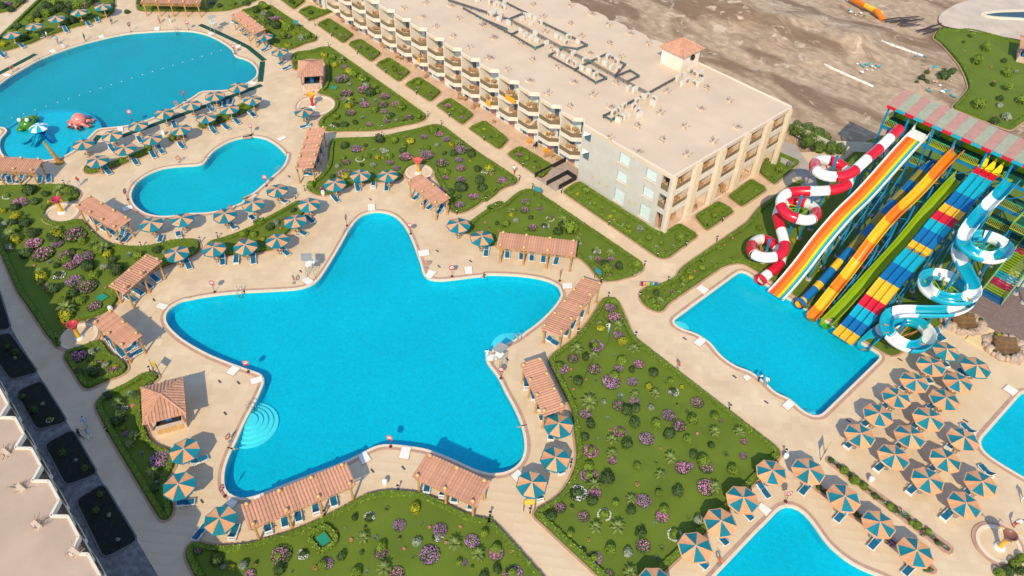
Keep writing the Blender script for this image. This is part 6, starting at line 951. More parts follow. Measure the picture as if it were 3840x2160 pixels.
def main_hotel():
    P = 4.65; xa = -134.2; nb = 15; yf = 73.45
    t, rp, xb = hotel('hotel_building', xa, nb, yf, 1, P, 27, '')
    saw = []; k = 0
    for i in range(7):
        x = -72 - 4.6*i; saw += [(x, 101.9), (x-.7, 101.2)] if True else []
    roof = rp + [(-64.45, 73.3), (-47.75, 73.3), (-47.75, 101), (-71, 101.2)] + [q for i in range(13) for q in ((-72.9-4.65*i, 101.9), (-75.1-4.65*i, 101.9), (-76-4.65*i, 101.1))] + [(xa, 101.2)]
    mb = MB(); prism(mb, roof, 9.3, 9.8); mb.build('roof', M_roof, t)
    mb = MB(); pr = [Vector(q) for q in rp]
    for a, b in zip(pr, pr[1:]): mb.bar((a.x, a.y + .1, 9.62), (b.x, b.y + .1, 9.62), .18, .62)
    mb.build('roof_edge', M_cream, t)
    mb = MB(); mb.box(-64.4, 73.31, 9.8, -47.8, 73.55, 9.95); mb.box(-48.0, 73.55, 9.8, -47.8, 100.9, 9.95); mb.box(-71, 100.9, 9.8, -48, 101.1, 9.95); mb.build('parapet', M_cream, t)
    mb = MB(); mb.box(xa, 75.9, 0, -64.6, 100.8, 9.29); mb.box(-64.6, 75.9, 0, -51, 100.8, 9.29); mb.build('core_wall', M_peach, t)
    for i in range(nb): bay(t, xa + P*i, yf, 1, P, 0, i == nb-1)
    # grey gable wall along the path
    win = []
    for x0, x1 in ((-57.2,-55.3),(-52.3,-50.4)):
        win += [(x0, x1, 7.35, 9.0), (x0, x1, 4.4, 6.02), (x0, x1, .7, 2.97)]
    small = [(-64.05, -62.75, 7.55, 9.05), (-64.05, -62.75, 4.35, 6.05)]; balc = [(-49.5, -48.2, 7.1, 9.3), (-49.5, -48.2, 4.1, 6.3), (-49.4, -48.2, .1, 3.2)]
    mb = MB(); wall_open(mb, (-64.5, 73.3, 0), (1, 0, 0), 16.7, 0, 9.3, [(a+64.5, b+64.5, c, d) for a, b, c, d in win + small + balc], .3); mb.build('gable_wall', M_grey, t)
    for a, b, c, d in win:
        mb = MB(); mb.box(a, 73.47, c, b, 73.5, d); w = mb.build('window', M_blueglass, t)
        for i in range(6): mb = MB(); u = a + .06 + (b-a-.12)*i/6; mb.add([(u, 73.45, c+.04), (u+(b-a)/12, 73.42, c+.04), (u+(b-a)/6, 73.45, c+.04), (u, 73.45, d-.05), (u+(b-a)/12, 73.42, d-.05), (u+(b-a)/6, 73.45, d-.05)], [(0,1,4,3),(1,2,5,4)]); mb.build('curtain', M_curtain, w)
        mb = MB(); mb.box(a-.1, 73.14, c-.1, b+.1, 73.3, c); mb.build('sill', M_yrender, w)
    for a, b, c, d in small:
        mb = MB(); mb.box(a, 73.5, c, b, 73.55, d); w = mb.build('window', M_blueglass, t)
        mb = MB(); mb.add([(a, 73.28, d), (b, 73.28, d), (a, 73.05, d-.9)], [(0,1,2)]); mb.add([(a, 73.26, d), (b, 73.26, d), (a, 73.03, d-.9)], [(0,2,1)]); mb.build('awning', M_white, w)
    for a, b, c, d in balc[:2]:
        mb = MB(); mb.box(a, 73.33, c, b, 73.36, c+.9); mb.build('glass_panel', M_bronze, t)
    for i in range(6):
        x = (-60.2, -58.6, -54.2, -53.1, -49.9, -61.5)[i]; mb = MB(); mb.lathe([(.08,0),(.12,.1),(.08,.3)], 8, 0, (x, 73.22, 1.9 + .3*(i % 2))); mb.build('wall_lamp', M_lampgold, t)
    # end facade with pilasters and loggias facing the slides
    ys = [73.3, 78.6, 83.95, 89.7, 95.2, 100.75]; op = []
    mb = MB()
    for a, b in zip(ys, ys[1:]):
        op += [(a+1.05-73.3, b-.75-73.3, 7.0, 9.2), (a+1.05-73.3, b-.75-73.3, 3.95, 6.1), (a+1.05-73.3, b-.75-73.3, .05, 3.0)]
    wall_open(mb, (-47.8, 73.6, 0), (0, 1, 0), 27.2, 0, 9.3, [(max(.05, p-.3), q-.3, r, s) for p, q, r, s in op], .25); mb.build('end_wall', M_cream, t)
    for i, y in enumerate(ys):
        for dx in ((-.35, .35) if 0 < i < 5 else (.25,) if i == 0 else (-.3,)):
            mb = MB(); mb.box(-47.8, y+dx-.22, 0, -47.35, y+dx+.22, 9.7); mb.build('pilaster', M_yrender, t)
    for i, (a, b) in enumerate(zip(ys, ys[1:])):
        for f in (0, 1, 2):
            z = FL[f]; y0, y1 = a+1.0, b-.7; mb = MB(); mb.box(-50.4, y0-.3, z-.05 if f else .01, -48.05, y1+.3, z+.02 if f else .05); mb.build('loggia_floor', M_terr, t)
            mb = MB(); mb.box(-50.6, y0-.3, z+.1, -50.5, y1+.3, z+2.8); o = mb.build('loggia_wall', M_peach, t)
            mb = MB(); mb.box(-50.48, y0+1.4, z+.15, -50.44, y1, z+2.5); mb.build('glass_door', M_curtain if (i+f) % 2 else M_blueglass, o)
            mb = MB(); mb.box(-50.4, y1+.3, z+.02, -48.05, y1+.42, z+2.95); mb.build('side_wall', M_peach, t)
            if f: mb = MB(); mb.box(-47.98, y0, z+.75, -47.94, y1, z+1.7) if False else mb.box(-47.98, a+1.05, z+.7, -47.94, b-.75, z+1.35); mb.build('glass_panel', M_bronze, t)
            else: mb = MB(); mb.box(-49.1, y0-.3, .05, -49., y0+1.6, 2.9); mb.build('stone_wall', M_stonep, t)
    # terraces at ground level
    mb = MB(); mb.box(xa-2, 71.3, .0, -64.9, 75.9, .022); mb.box(-47.8, 74, 0, -44.7, 101, .022); mb.build('terrace', M_terr, t)
    tag(t, 'long cream three-storey hotel with sawtooth balconies and flat roof', '', 'building'); return t
HOTEL = main_hotel()
def second(xa, nb, yf, s, P, y2, lab):
    t, rp, xb = hotel('hotel_building', xa, nb, yf, s, P, 0, '')
    mb = MB(); prism(mb, rp + [(xb, y2), (xa, y2)], 9.3, 9.8); mb.build('roof', M_roof if s > 0 else pm('vignette_toned_screed', (.50,.36,.27), .9, .1, .3, .2, 3, detail=8), t)  # lower left roof colour darkened to stand in for lens vignetting
    mb = MB(); pr = [Vector(q) for q in rp]
    for a, b in zip(pr, pr[1:]): mb.bar((a.x, a.y, 9.7), (b.x, b.y, 9.7), .22, .55)
    mb.build('roof_edge', M_cream, t)
    mb = MB(); mb.box(xa, min(yf + s*2.45, y2), 0, xb, max(yf + s*2.45, y2), 9.29); mb.build('core_wall', M_peach, t)
    for i in range(nb): bay(t, xa + P*i, yf, s, P, 0, False)
    tag(t, lab, '', 'building')
second(-139.4 - 4.65*4, 4, 73.45, 1, 4.65, 101, 'cream hotel block at the top edge beyond the gap in the row')
second(-53.9 - 4.5*11, 16, -4.1, -1, 4.5, -40, 'shaded hotel block with sawtooth roof in the lower left corner')
# roof hut
def roof_hut():
    t = empty('roof_hut', (-67.45, 98.4, 9.8), 0); hx, hy = 2.55, 2.6
    mb = MB(); wall_open(mb, (-2.1, -2.2, 0), (1,0,0), 4.2, 0, 2.7, [(.35, 1.3, 0, 2.1)], .2); mb.box(-2.1,-2.0,0,-1.9,2.2,2.7); mb.box(1.9,-2.0,0,2.1,2.2,2.7); mb.box(-1.9,2.0,0,1.9,2.2,2.7); mb.build('wall', M_cream, t)
    mb = MB(); mb.box(-1.75,-2.05,0,-.8,-2.02,2.1); mb.build('door', M_curtain, t)
    mb = MB(); mb.lathe([(.45,0),(.45,.25),(.3,.35),(0,.3)], 10, 0, (0,0,0)); o = mb.build('vent_fan', M_black, t); o.location = (2.15, .2, 1.9); o.rotation_euler = (0, R(90), 0)
    hip_rows(t, hx, hy, 2.7, 4.3)
    tag(t, 'white stair hut with hipped red tile roof on the hotel roof', '', 'hut')
roof_hut()
# ---- roof plant: air conditioners, trays, starter bars
M_ac = pm('ac_casing', (.66,.59,.50), .5, .06, 3); M_acg = pm('ac_grille', (.30,.22,.15), .6, .2); M_tray = pm('cable_tray', (.10,.095,.10), .6, .3, 2); M_green = pm('green_joint', (.02,.30,.20), .6); M_rebar = pm('rusty_rebar', (.22,.15,.12), .8, .3)
def make_ac():
    t = empty('air_conditioner'); mb = MB(); mb.box(-.45,-.2,.08,.45,.2,.95); mb.build('casing', M_ac, t)
    mb = MB(); mb.lathe([(0,.01),(.3,.01),(.32,.0)], 14); o = mb.build('fan_grille', M_acg, t); o.location = (-.08, -.21, .52); o.rotation_euler = (R(90), 0, 0)
    mb = MB(); mb.box(-.4,-.22,0,-.3,.22,.08); mb.box(.3,-.22,0,.4,.22,.08); mb.build('foot', M_ac, t); return t
ACK = Kind(make_ac); random.seed(4)
for x, y in AC: tag(ACK.put((x, y, 9.8), random.choice((0, R(90), R(180), R(270))) + random.uniform(-.1, .1), random.uniform(.9, 1.1)), 'beige air conditioner unit', 'on the hotel roof', 'air conditioner', 'rooftop air conditioners')
for i, tr in enumerate(TRAY):
    p = [Vector(q) for q in tr]; t = empty('pipe_rack', (p[0].x, p[0].y, 9.8)); o0 = p[0]
    for a, b in zip(p, p[1:]):
        a = a - o0; b = b - o0; d = (b - a); n = Vector((-d.y, d.x)).normalized()
        w = .32 if i == 0 else .16
        for s in (-1, -.35, .35, 1):
            mb = MB(); mb.cyl((a.x + n.x*w*s, a.y + n.y*w*s, .42), (b.x + n.x*w*s, b.y + n.y*w*s, .42), .055 if abs(s) < .9 else .04, None, 5); mb.build('pipe', M_tray, t)
        mb = MB(); mb.cyl((a.x, a.y, .3), (a.x, a.y, .55), .16, .16, 6); mb.build('joint', M_green, t)
        m = max(1, int(d.length / 1.6))
        for j in range(m+1):
            c = a + d*j/m; mb = MB(); mb.box(c.x-.04, c.y-.04, 0, c.x+.04, c.y+.04, .4); mb.build('support', M_tray, t)
    t['xy'] = ((p[0].x+p[-1].x)/2, (p[0].y+p[-1].y)/2); tag(t, 'dark pipe rack on short legs', 'across the hotel roof', 'pipe rack', 'rooftop pipe racks')
def stub_mesh(seed):
    mb = MB(); rg = random.Random(seed); mb.box(-.5,-.2,0,.5,.2,.22, 0)
    for i in range(14):
        x = rg.uniform(-.46,.46); y = rg.choice((-.17,.17)); a = rg.uniform(-.9,.9); b = (1 if y > 0 else -1) * rg.uniform(.1,.5); L = rg.uniform(.5,.8)
        mb.cyl((x,y,.2), (x + a*L, y + b*L*1.6, .2 + L*rg.uniform(.15,.6)), .022, .022, 4, 1, False)
    return mesh_of(mb, 'column_stub', [M_roof, M_rebar])
SB = [stub_mesh(s) for s in range(4)]
for i, (x, y) in enumerate(STUB): tag(link('column_stub', SB[i % 4], None, (x, y, 9.8), R(90)*(i % 2) + .1*(i % 3)), 'concrete stub bristling with rusty bars', 'on the hotel roof', 'column stub', 'rooftop column stubs')
for i, (x, y) in enumerate(STUB2): tag(link('column_stub', SB[i % 4], None, (x, y, 9.8), R(15), 1.0), 'concrete stub bristling with rusty bars', 'on the lower left roof', 'column stub', 'rooftop column stubs')
# ---- chairs and tables on terraces and balconies
def chair_mesh(m, name='chair'):
    mb = MB(); 
    for x in (-.24,.24):
        for y in (-.24,.24): mb.bar((x,y,0), (x,y,.42), .05)
    mb.box(-.27,-.27,.42,.27,.27,.48); mb.bar((0,.25,.48), (0,.34,.95), .54, .05)
    for x in (-.28,.28): mb.bar((x,-.25,.66), (x,.28,.66), .05)
    return mesh_of(mb, name, m)
def table_mesh():
    mb = MB()
    for x in (-.3,.3):
        for y in (-.3,.3): mb.bar((x,y,0), (x*.9,y*.9,.6), .05)
    mb.box(-.4,-.4,.6,.4,.4,.65); return mesh_of(mb, 'side_table', M_wchair)
CH = [chair_mesh(M_wchair), chair_mesh(M_towel), chair_mesh(pm('dark_towel', (.03,.03,.04), .8))]; TB = table_mesh()
for i, (x, y, k) in enumerate(CHAIR):
    k = int(k); me = TB if k == 2 else CH[{0:0, 1:0, 3:1, 4:2}[k]]
    tag(link('side_table' if k == 2 else 'chair', me, None, (x, y, .022), i*1.7), {2: 'low wooden table', 3: 'chair draped with an orange towel', 4: 'chair draped with dark clothes'}.get(k, 'wooden armchair'), 'on the terraces before the hotel', 'table' if k == 2 else 'chair', 'terrace furniture')
random.seed(9)
for i in range(14, 0, -1):
    x0 = -134.2 + 4.65*i
    for f in (1, 2):
        for (du, dv, me, nm) in ((.8, 1.2, CH[0], 'chair'), (1.5, 1.7, TB, 'side_table'), (2.3, 1.5, CH[0], 'chair')):
            if random.random() < .12: continue
            tag(link(nm, me, None, (x0 + du + random.uniform(-.2,.2), 73.45 + dv, FL[f]), random.uniform(0, 6.28)), ('wooden balcony chair' if nm == 'chair' else 'low balcony table'), 'on the %s floor of the hotel' % ('middle' if f == 1 else 'top'), 'chair' if nm == 'chair' else 'table', 'balcony furniture')
for y in (75.5, 80.8, 86.3, 92, 97.5):
    for f in (1, 2):
        for dy, me, nm in ((0, CH[0], 'chair'), (1.1, TB, 'side_table'), (2., CH[0], 'chair')): tag(link(nm, me, None, (-49.2, y + dy, FL[f] + .02), random.uniform(0, 6.28)), 'wooden loggia chair' if nm == 'chair' else 'low loggia table', 'on the %s floor of the hotel end' % ('middle' if f == 1 else 'top'), 'chair' if nm == 'chair' else 'table', 'loggia furniture')
# orange towels over balcony rails
for i, (bx, f, w) in enumerate(((-68.4-4.65*3, 2, 2.2), (-68.4-4.65*4, 1, 1.1), (-68.4-4.65*8, 1, .7), (-86.9+.2, 2, 0))):
    if not w: continue
    mb = MB(); z = FL[f]
    for j in range(6):
        u0 = bx + 1.0 + w*j/6; u1 = bx + 1.0 + w*(j+1)/6; q = .03*(j % 2); r = .03*((j+1) % 2)
        mb.add([(u0, 73.36-q, z+.1), (u1, 73.36-r, z+.1), (u1, 73.42, z+1.0), (u0, 73.42, z+1.0)], [(0,1,2,3)]); mb.add([(u0, 73.42, z+1.0), (u1, 73.42, z+1.0), (u1, 73.6+r, z+.7), (u0, 73.6+q, z+.7)], [(0,1,2,3)])
    tag(mb.build('towel', M_towel), 'orange towel hung over a hotel balcony rail', '', 'towel', 'towels on balconies')
# ramp and steps into the hotel
mb = MB(); RAMP = pm('ramp_stone', (.42,.32,.27), .8, .15, 1.2)
t = empty('entrance_ramp', (-66, 72, 0))
mb.box(-3.2, -3.2, 0, 1.4, 3.5, .06); mb.build('ramp_floor', RAMP, t)
for i in range(4): mb = MB(); mb.box(-3.2, -.8 + .35*i, .06, -.6, -.45 + .35*i, .12 + .05*i); mb.build('tread', RAMP, t)
for a, b in (((-3.2,-3.2),(-3.2,3.4)), ((-.6,-3.2),(-.6,1.2)), ((-.6,1.2),(1.3,1.2)), ((1.3,-2.5),(1.3,1.2))): mb = MB(); mb.bar((*a, .45), (*b, .45), .1, .8); mb.build('handrail', M_black, t)
tag(t, 'dark railed ramp and steps leading into the hotel', '', 'ramp')
# ---------------------------------------------------------------- water slides and their tower
def gloss(name, col): return pm(name, col, .22, .05, 1.2, spec=.5)
F_red = gloss('fibreglass_red', (.60,.01,.03)); F_white = gloss('fibreglass_white', (.80,.79,.75)); F_or = gloss('fibreglass_orange', (.78,.20,.012)); F_yel = gloss('fibreglass_yellow', (.80,.43,.02)); F_blue = gloss('fibreglass_blue', (.005,.32,.60)); F_navy = gloss('fibreglass_deep_blue', (.004,.13,.35)); F_lime = gloss('fibreglass_lime', (.24,.36,.008)); F_olive = gloss('fibreglass_olive', (.25,.19,.03)); F_cyan = gloss('fibreglass_cyan', (.004,.35,.49)); F_ror = gloss('fibreglass_red_orange', (.66,.10,.01)); F_gold = gloss('fibreglass_gold', (.78,.56,.01)); F_crim = gloss('fibreglass_crimson', (.50,.01,.08))
P_blue = pm('blue_steel', (.008,.20,.40), .4, .12, 1.5); P_yel = pm('yellow_rail', (.52,.47,.015), .5, .1); P_green = pm('green_rail', (.03,.36,.14), .5, .1); P_floor = pm('tower_floor', (.008,.085,.055), .85, .2, 1); P_conc = pm('footing', (.45,.40,.35), .9, .15)
def catmull(P, step=.45):
    P = [Vector(p) for p in P]; out = []
    for i in range(len(P)-1):
        a, b, c, d = P[max(i-1,0)], P[i], P[i+1], P[min(i+2,len(P)-1)]; n = max(2, int((c-b).length/step))
        for k in range(n):
            t = k/n; out.append(.5*((2*b) + (c-a)*t + (2*a-5*b+4*c-d)*t*t + (3*b-a-3*c+d)*t**3))
    out.append(P[-1]); return out
def relax(p, it=4):
    for _ in range(it): p = [p[0]] + [(p[i-1] + 2*p[i] + p[i+1])/4 for i in range(1, len(p)-1)] + [p[-1]]
    return p
def sweep(mb, path, prof, closed=False, m=0):
    k = len(prof); vs = []
    for i, c in enumerate(path):
        t = (path[min(i+1, len(path)-1)] - path[max(i-1, 0)]).normalized(); s = t.cross(Vector((0,0,1))).normalized(); u = s.cross(t)
        vs += [c + s*a + u*b for a, b in prof]
    kk = k if closed else k-1
    mb.add(vs, [(i*k+j, i*k+(j+1) % k, (i+1)*k+(j+1) % k, (i+1)*k+j) for i in range(len(path)-1) for j in range(kk)], m)
def circ(r, n=14): return [(r*math.cos(6.28319*i/n), r*math.sin(6.28319*i/n)) for i in range(n)]
def trough(r, th=.06, n=9, a0=200, a1=340, lip=.35):
    inn = [(-r, lip)] + [(r*math.cos(R(a0 + (a1-a0)*i/(n-1))), r*math.sin(R(a0 + (a1-a0)*i/(n-1))) + .0) for i in range(n)] + [(r, lip)]
    q = r + th; out = [(q, lip)] + [(q*math.cos(R(a1 + (a0-a1)*i/(n-1))), q*math.sin(R(a1 + (a0-a1)*i/(n-1)))) for i in range(n)] + [(-q, lip)]
    return inn + out
def pieces(t, path, seg, mats, prof, name='tube_section', flange=None):
    """cut a path into coloured sections, each a part; returns nothing"""
    acc = 0; cur = [path[0]]; i = 0; runs = []
    for a, b in zip(path, path[1:]):
        cur.append(b); acc += (b-a).length
        if acc >= (seg if isinstance(seg, float) else seg[len(runs) % 2]): runs.append(cur); cur = [b]; acc = 0
    if len(cur) > 2: runs.append(cur)
    for i, rn in enumerate(runs):
        mb = MB(); sweep(mb, rn, prof, True); mb.build(name, mats[i % len(mats)], t, smooth=True)
        if flange and i:
            mb = MB(); e = rn[:2]; d = (e[1]-e[0]).normalized()*.05; sweep(mb, [e[0]-d, e[0]+d], flange, True); mb.build('flange', mats[(i-1) % len(mats)], t)
def post(t, x, y, z0, z1, r=.14, m=None, foot=True, name='column'):
    mb = MB(); mb.cyl((x,y,z0), (x,y,z1), r, r, 8); o = mb.build(name, m or P_blue, t)
    if foot: mb = MB(); mb.lathe([(0,.3),(.35,.3),(.42,0)], 10, 0, (x, y, z0)); mb.build('footing', P_conc, o)
# --- red and white spiral tube
def zfix(P): return [(a, b, c) for a, b, c in P]
rp = relax(catmull(REDTUBE, .5), 3); t = empty('spiral_tube_slide', (rp[-1].x, rp[-1].y, 0)); o0 = Vector((rp[-1].x, rp[-1].y, 0)); rp = [p - o0 for p in rp]
pieces(t, rp, 2.35, [F_red, F_white], circ(.70), 'tube_section', circ(.78))
mb = MB(); sweep(mb, [rp[-1], rp[-1] + (rp[-1]-rp[-3]).normalized()*.6], [(a*1.25, b*1.1) for a, b in circ(.66)], True); mb.build('mouth', F_red, t)
def loop_support(t, pts, idx, arms, zt, cols, name='arm'):
    L = [Vector(p) for p in pts[idx[0]:idx[1]]]; c = sum(L, Vector())/len(L); top = max(p.z for p in L) + .9
    post(t, c.x, c.y, 0, top, .2)
    for k in range(arms):
        p = L[int(k*(len(L)-1)/(arms-1))] if arms > 1 else L[0]; d = Vector((c.x, c.y, 0))
        mb = MB(); q = p + Vector((0, 0, -.5)); mb.cyl((c.x, c.y, p.z - .9), q, .06, .06, 6); mb.cyl((c.x, c.y, p.z - 2.0), q, .05, .05, 6); mb.build(name, cols, t)
RT = [tuple(Vector(p) - o0) for p in REDTUBE]
loop_support(t, RT, (4, 14), 8, 0, pm('coral_steel', (.55,.12,.10), .5)); loop_support(t, RT, (20, 31), 9, 0, pm('lime_steel', (.28,.50,.03), .5)); loop_support(t, RT, (37, 46), 9, 0, pm('orange_steel', (.60,.24,.08), .5))
for i in (0, 3, 17, 33):
    p = Vector(RT[i]); post(t, p.x, p.y, 0, p.z - .5, .13)
tag(t, 'red and white spiral tube slide left of the other slides', '', 'water slide')
# --- blue and white open spiral
bp = relax(catmull(BLUETROUGH, .5), 3); o0 = Vector((bp[-1].x, bp[-1].y, 0)); t = empty('spiral_open_slide', o0); bp = [p - o0 for p in bp]
pieces(t, bp, (3.5, 2.3), [F_cyan, F_white], trough(.74, .06, 9, 195, 345, .30), 'trough_section')
BT = [tuple(Vector(p) - o0) for p in BLUETROUGH]
loop_support(t, BT, (5, 17), 8, 0, pm('mint_steel', (.03,.45,.28), .5)); loop_support(t, BT, (22, 33), 9, 0, MATS['lime_steel']); loop_support(t, BT, (40, 55), 10, 0, MATS['orange_steel'])
for i in (1, 2, 3, 18, 20): p = Vector(BT[i]); post(t, p.x, p.y, 0, p.z - .7, .13)
tag(t, 'turquoise and white open spiral slide at the right', '', 'water slide')
# --- straight slides (run along Y)
def yz(prof): return relax(catmull([(0, y, z) for y, z in prof], .5), 5)
def cut(path, y0, y1): return [p for p in path if y0 - .26 <= p.y <= y1 + .26]
def legs(t, path, xs, ys, drop=.35):
    for y in ys:
        p = min(path, key=lambda q: abs(q.y - y)); z = p.z - drop
        if z < .8: continue
        for x in xs: post(t, x, y, 0, z, .13)
        for z2 in (z*.35, z*.7):
            if z > 2.5: mb = MB(); mb.cyl((xs[0], y, z2), (xs[-1], y, z2 + .6), .06, .06, 6); mb.build('cross_brace', random.choice([P_blue, P_blue, MATS['mint_steel'], MATS['orange_steel'], F_crim]), t)
    ys = sorted(ys)
    for ya, yb in zip(ys, ys[1:]):
        za = min(path, key=lambda q: abs(q.y - ya)).z; zb = min(path, key=lambda q: abs(q.y - yb)).z
        if za > 1.6: mb = MB(); mb.cyl((xs[0], ya, za*.6), (xs[0], yb, zb*.35), .07, .07, 6); mb.cyl((xs[-1], ya, za*.3), (xs[-1], yb, zb*.7), .07, .07, 6); mb.build('diagonal', P_blue, t)
random.seed(5)
P = yz([(74.7,.35),(76.2,.75),(79.6,2.7),(82.6,5.2),(87.2,7.5),(90.8,8.3),(94.2,9.7),(98.8,11.9),(101.9,13.1),(103.4,13.2)])
t = empty('rainbow_slide', (-29.9, 75, 0)); off = Vector((-29.9, 75, 0)); Pl = [p - Vector((0, 75, 0)) for p in P]
lanes = [(-.98, -.4, F_ror), (-.4, .2, F_or), (.2, .5, F_gold), (.5, .62, F_lime), (.62, .98, F_cyan)]; run = cut(Pl, -1, 26.9); top = cut(Pl, 26.6, 30)
for a, b, m in lanes: mb = MB(); sweep(mb, run, [(a, 0), (b, 0), (b, -.06), (a, -.06)], True); mb.build('lane', m, t, smooth=False)
for s in (-1, 1): mb = MB(); sweep(mb, cut(Pl, -1, 30), [(s*.98, 0), (s*1.0, .28), (s*1.16, .28), (s*1.2, -.1), (s*.98, -.1)], True); mb.build('side_wall', F_white, t, smooth=False)
mb = MB(); sweep(mb, top, [(-.97, .01), (.97, .01), (.97, -.08), (-.97, -.08)], True); mb.build('launch_pad', F_white, t)
for s in (-1, 1): mb = MB(); mb.add([(s*1.1, 27.2, 13.2), (s*1.1, 28.6, 13.3), (s*1.1, 28.4, 14.4), (s*1.14, 27.2, 13.2), (s*1.14, 28.6, 13.3), (s*1.14, 28.4, 14.4)], [(0,1,2),(5,4,3),(0,3,4,1),(1,4,5,2),(2,5,3,0)]); mb.build('fin', F_white, t)
legs(t, Pl, (-.9, .9), (2.5, 6, 9.5, 13, 17, 21, 25)); tag(t, 'wide rainbow-striped slide with white sides', '', 'water slide')
P = yz([(74.7,.35),(76,.7),(79.2,2.9),(81.6,4.3),(83.6,6.2),(85.8,8.1),(89.,9.6),(92.6,10.),(96,10.9),(99,12.2),(102.2,13.2),(103.2,13.2)]); Pl = [p - Vector((0, 75, 0)) for p in P]
t = empty('orange_slide', (-24.62, 75, 0)); br = [-1, 1.3, 4, 5.6, 7.8, 10, 13, 16, 22.5, 29]
for i, (a, b) in enumerate(zip(br, br[1:])): mb = MB(); sweep(mb, cut(Pl, a, b), trough(.66, .06, 8, 215, 325, .35), True); mb.build('trough_section', F_or if i % 2 == 0 else F_yel, t, smooth=True)
legs(t, Pl, (-.7, .7), (3.5, 7, 10.5, 14, 18, 22, 26), .8); tag(t, 'orange and yellow open chute slide', '', 'water slide')
P = yz([(75.,.35),(76,.45),(79,1.2),(84.8,3.2),(90,4.9),(94.7,7.7),(97.6,9.0),(101.7,10.2),(102.6,10.2)]); Pl = [p - Vector((0, 75, 0)) for p in P]
t = empty('green_slide', (-22.8, 75, 0)); br = [-1, 4, 10, 16, 22, 29]
for a, b in zip(br, br[1:]): mb = MB(); sweep(mb, cut(Pl, a, b), trough(.68, .06, 8, 205, 335, .6), True); mb.build('trough_section', F_lime, t, smooth=True)
legs(t, Pl, (-.7, .7), (6, 11, 16, 21, 25), .8); tag(t, 'lime green open chute slide', '', 'water slide')
P = yz([(75.3,.65),(77,.8),(79.9,1.6),(84.6,3.7),(89,5.4),(93.6,7.5),(97,8.6),(100.5,9.9),(102.5,10)]); Pl = [p - Vector((0, 75, 0)) for p in P]
t = empty('banded_tube_slide', (-26.9, 75, 0)); br = [0.2, 1.4, 3.6, 5, 7, 8.8, 10.8, 12.8, 14.8, 16.8, 19, 21, 23, 25, 28]; cl = [F_yel, F_navy, F_yel, F_navy, F_yel, F_navy, F_olive, F_navy, F_olive, F_navy, F_olive, F_navy, F_olive, F_navy]
for a, b, m in zip(br, br[1:], cl): mb = MB(); sweep(mb, cut(Pl, a, b), circ(.55, 12), True); mb.build('tube_section', m, t, smooth=True)
mb = MB(); sweep(mb, [Pl[0] - Vector((0,.1,0)), Pl[0] + Vector((0,.5,.05))], [(a*1.3, b*1.2) for a, b in circ(.58)], True); mb.build('mouth', F_navy, t)
legs(t, Pl, (-.5, .5), (6, 11, 16, 21), .7); tag(t, 'blue and yellow banded tube slide between rainbow and orange slides', '', 'water slide')
P = yz([(74.6,.3),(76.3,.7),(79.3,2.4),(82.8,4.7),(86,6.0),(89.4,7.2),(92.6,9.1),(94.2,9.6),(95.8,9.9),(98.5,11.1),(101.6,12.5),(103,12.7)]); Pl = [p - Vector((0, 75, 0)) for p in P]
t = empty('three_lane_slide', (-20.05, 75, 0)); br = [-1, 1.2, 2.6, 4.3, 5.5, 8, 10.6, 13.2, 14.6, 16.2, 17.9, 19.4, 20.9, 22.8, 26.2, 27.5, 28.2]; cl = [F_yel, F_navy, F_cyan, F_red, F_yel, F_navy, F_cyan, F_yel, F_navy, F_cyan, F_red, F_yel, F_navy, F_cyan, F_red, F_yel]
for ln in range(3):
    x0 = -1.4 + .935*ln; x1 = x0 + .86
    for a, b, m in zip(br, br[1:], cl):
        mb = MB(); sweep(mb, cut(Pl, a, b), [(x0, .16), (x0+.06, .02), (x0+.2, -.03), (x1-.2, -.03), (x1-.06, .02), (x1, .16), (x1, -.15), (x0, -.15)], True); mb.build('lane_section', m, t)
    mb = MB(); mb.add([(x0, 28.1, 12.7), (x1, 28.1, 12.7), (x0, 27.2, 12.75), ((x0+x1)/2, 28.9, 14.1)], [(0,1,3),(0,3,2),(1,2,3)]); mb.build('hood', F_gold, t)
legs(t, Pl, (-1.3, 1.3), (4, 7.5, 11, 14.5, 18, 22, 26), .3); tag(t, 'three-lane racing slide in blue, red and yellow bands', '', 'water slide')
# --- tower
t = empty('slide_tower', (-24, 103, 0)); O = Vector((24, -103, 0))
def b3(n, x0, y0, z0, x1, y1, z1, m, par=None): mb = MB(); mb.box(x0+24, y0-103, z0, x1+24, y1-103, z1); return mb.build(n, m, par or t)
XC = [-34.9, -31.9, -28.3, -25.3, -21.2, -17.9, -14.2, -10.4]
for x in XC:
    for y, h in ((102.5, 15.5), (105.6, 16.3)): post(t, x+24, y-103, 0, h, .16)
pan = [pm('canopy_pink', (.46,.25,.22), .75, .1, 2), pm('canopy_sage', (.34,.36,.28), .75, .1, 2)]
for i in range(19):
    x0 = -35.1 + 1.31*i + 24; x1 = x0 + 1.28; mb = MB(); n = 8
    for j in range(n):                      # ribbed sheet
        u0, u1 = x0 + (x1-x0)*j/n, x0 + (x1-x0)*(j+.5)/n; u2 = x0 + (x1-x0)*(j+1)/n
        mb.add([(u0,-1,15.6),(u1,-1,15.66),(u2,-1,15.6),(u0,3.1,16.5),(u1,3.1,16.56),(u2,3.1,16.5)], [(0,1,4,3),(1,2,5,4)])
    mb.build('canopy_panel', pan[i % 2], t)
    b3('fascia', -35.1+1.31*i, 101.93, 15.22, -35.1+1.31*i+1.3, 101.98, 15.62, F_red if i % 2 == 0 else F_cyan)
for y, z in ((102.5, 15.4), (106, 16.3)): b3('roof_beam', -35, y-.1, z-.12, -10, y+.1, z+.05, P_blue)
b3('platform', -35.1, 102.6, 12.2, -10, 105.9, 12.4, P_floor); b3('edge_beam', -35.1, 102.35, 12.0, -10, 102.6, 12.42, P_blue)
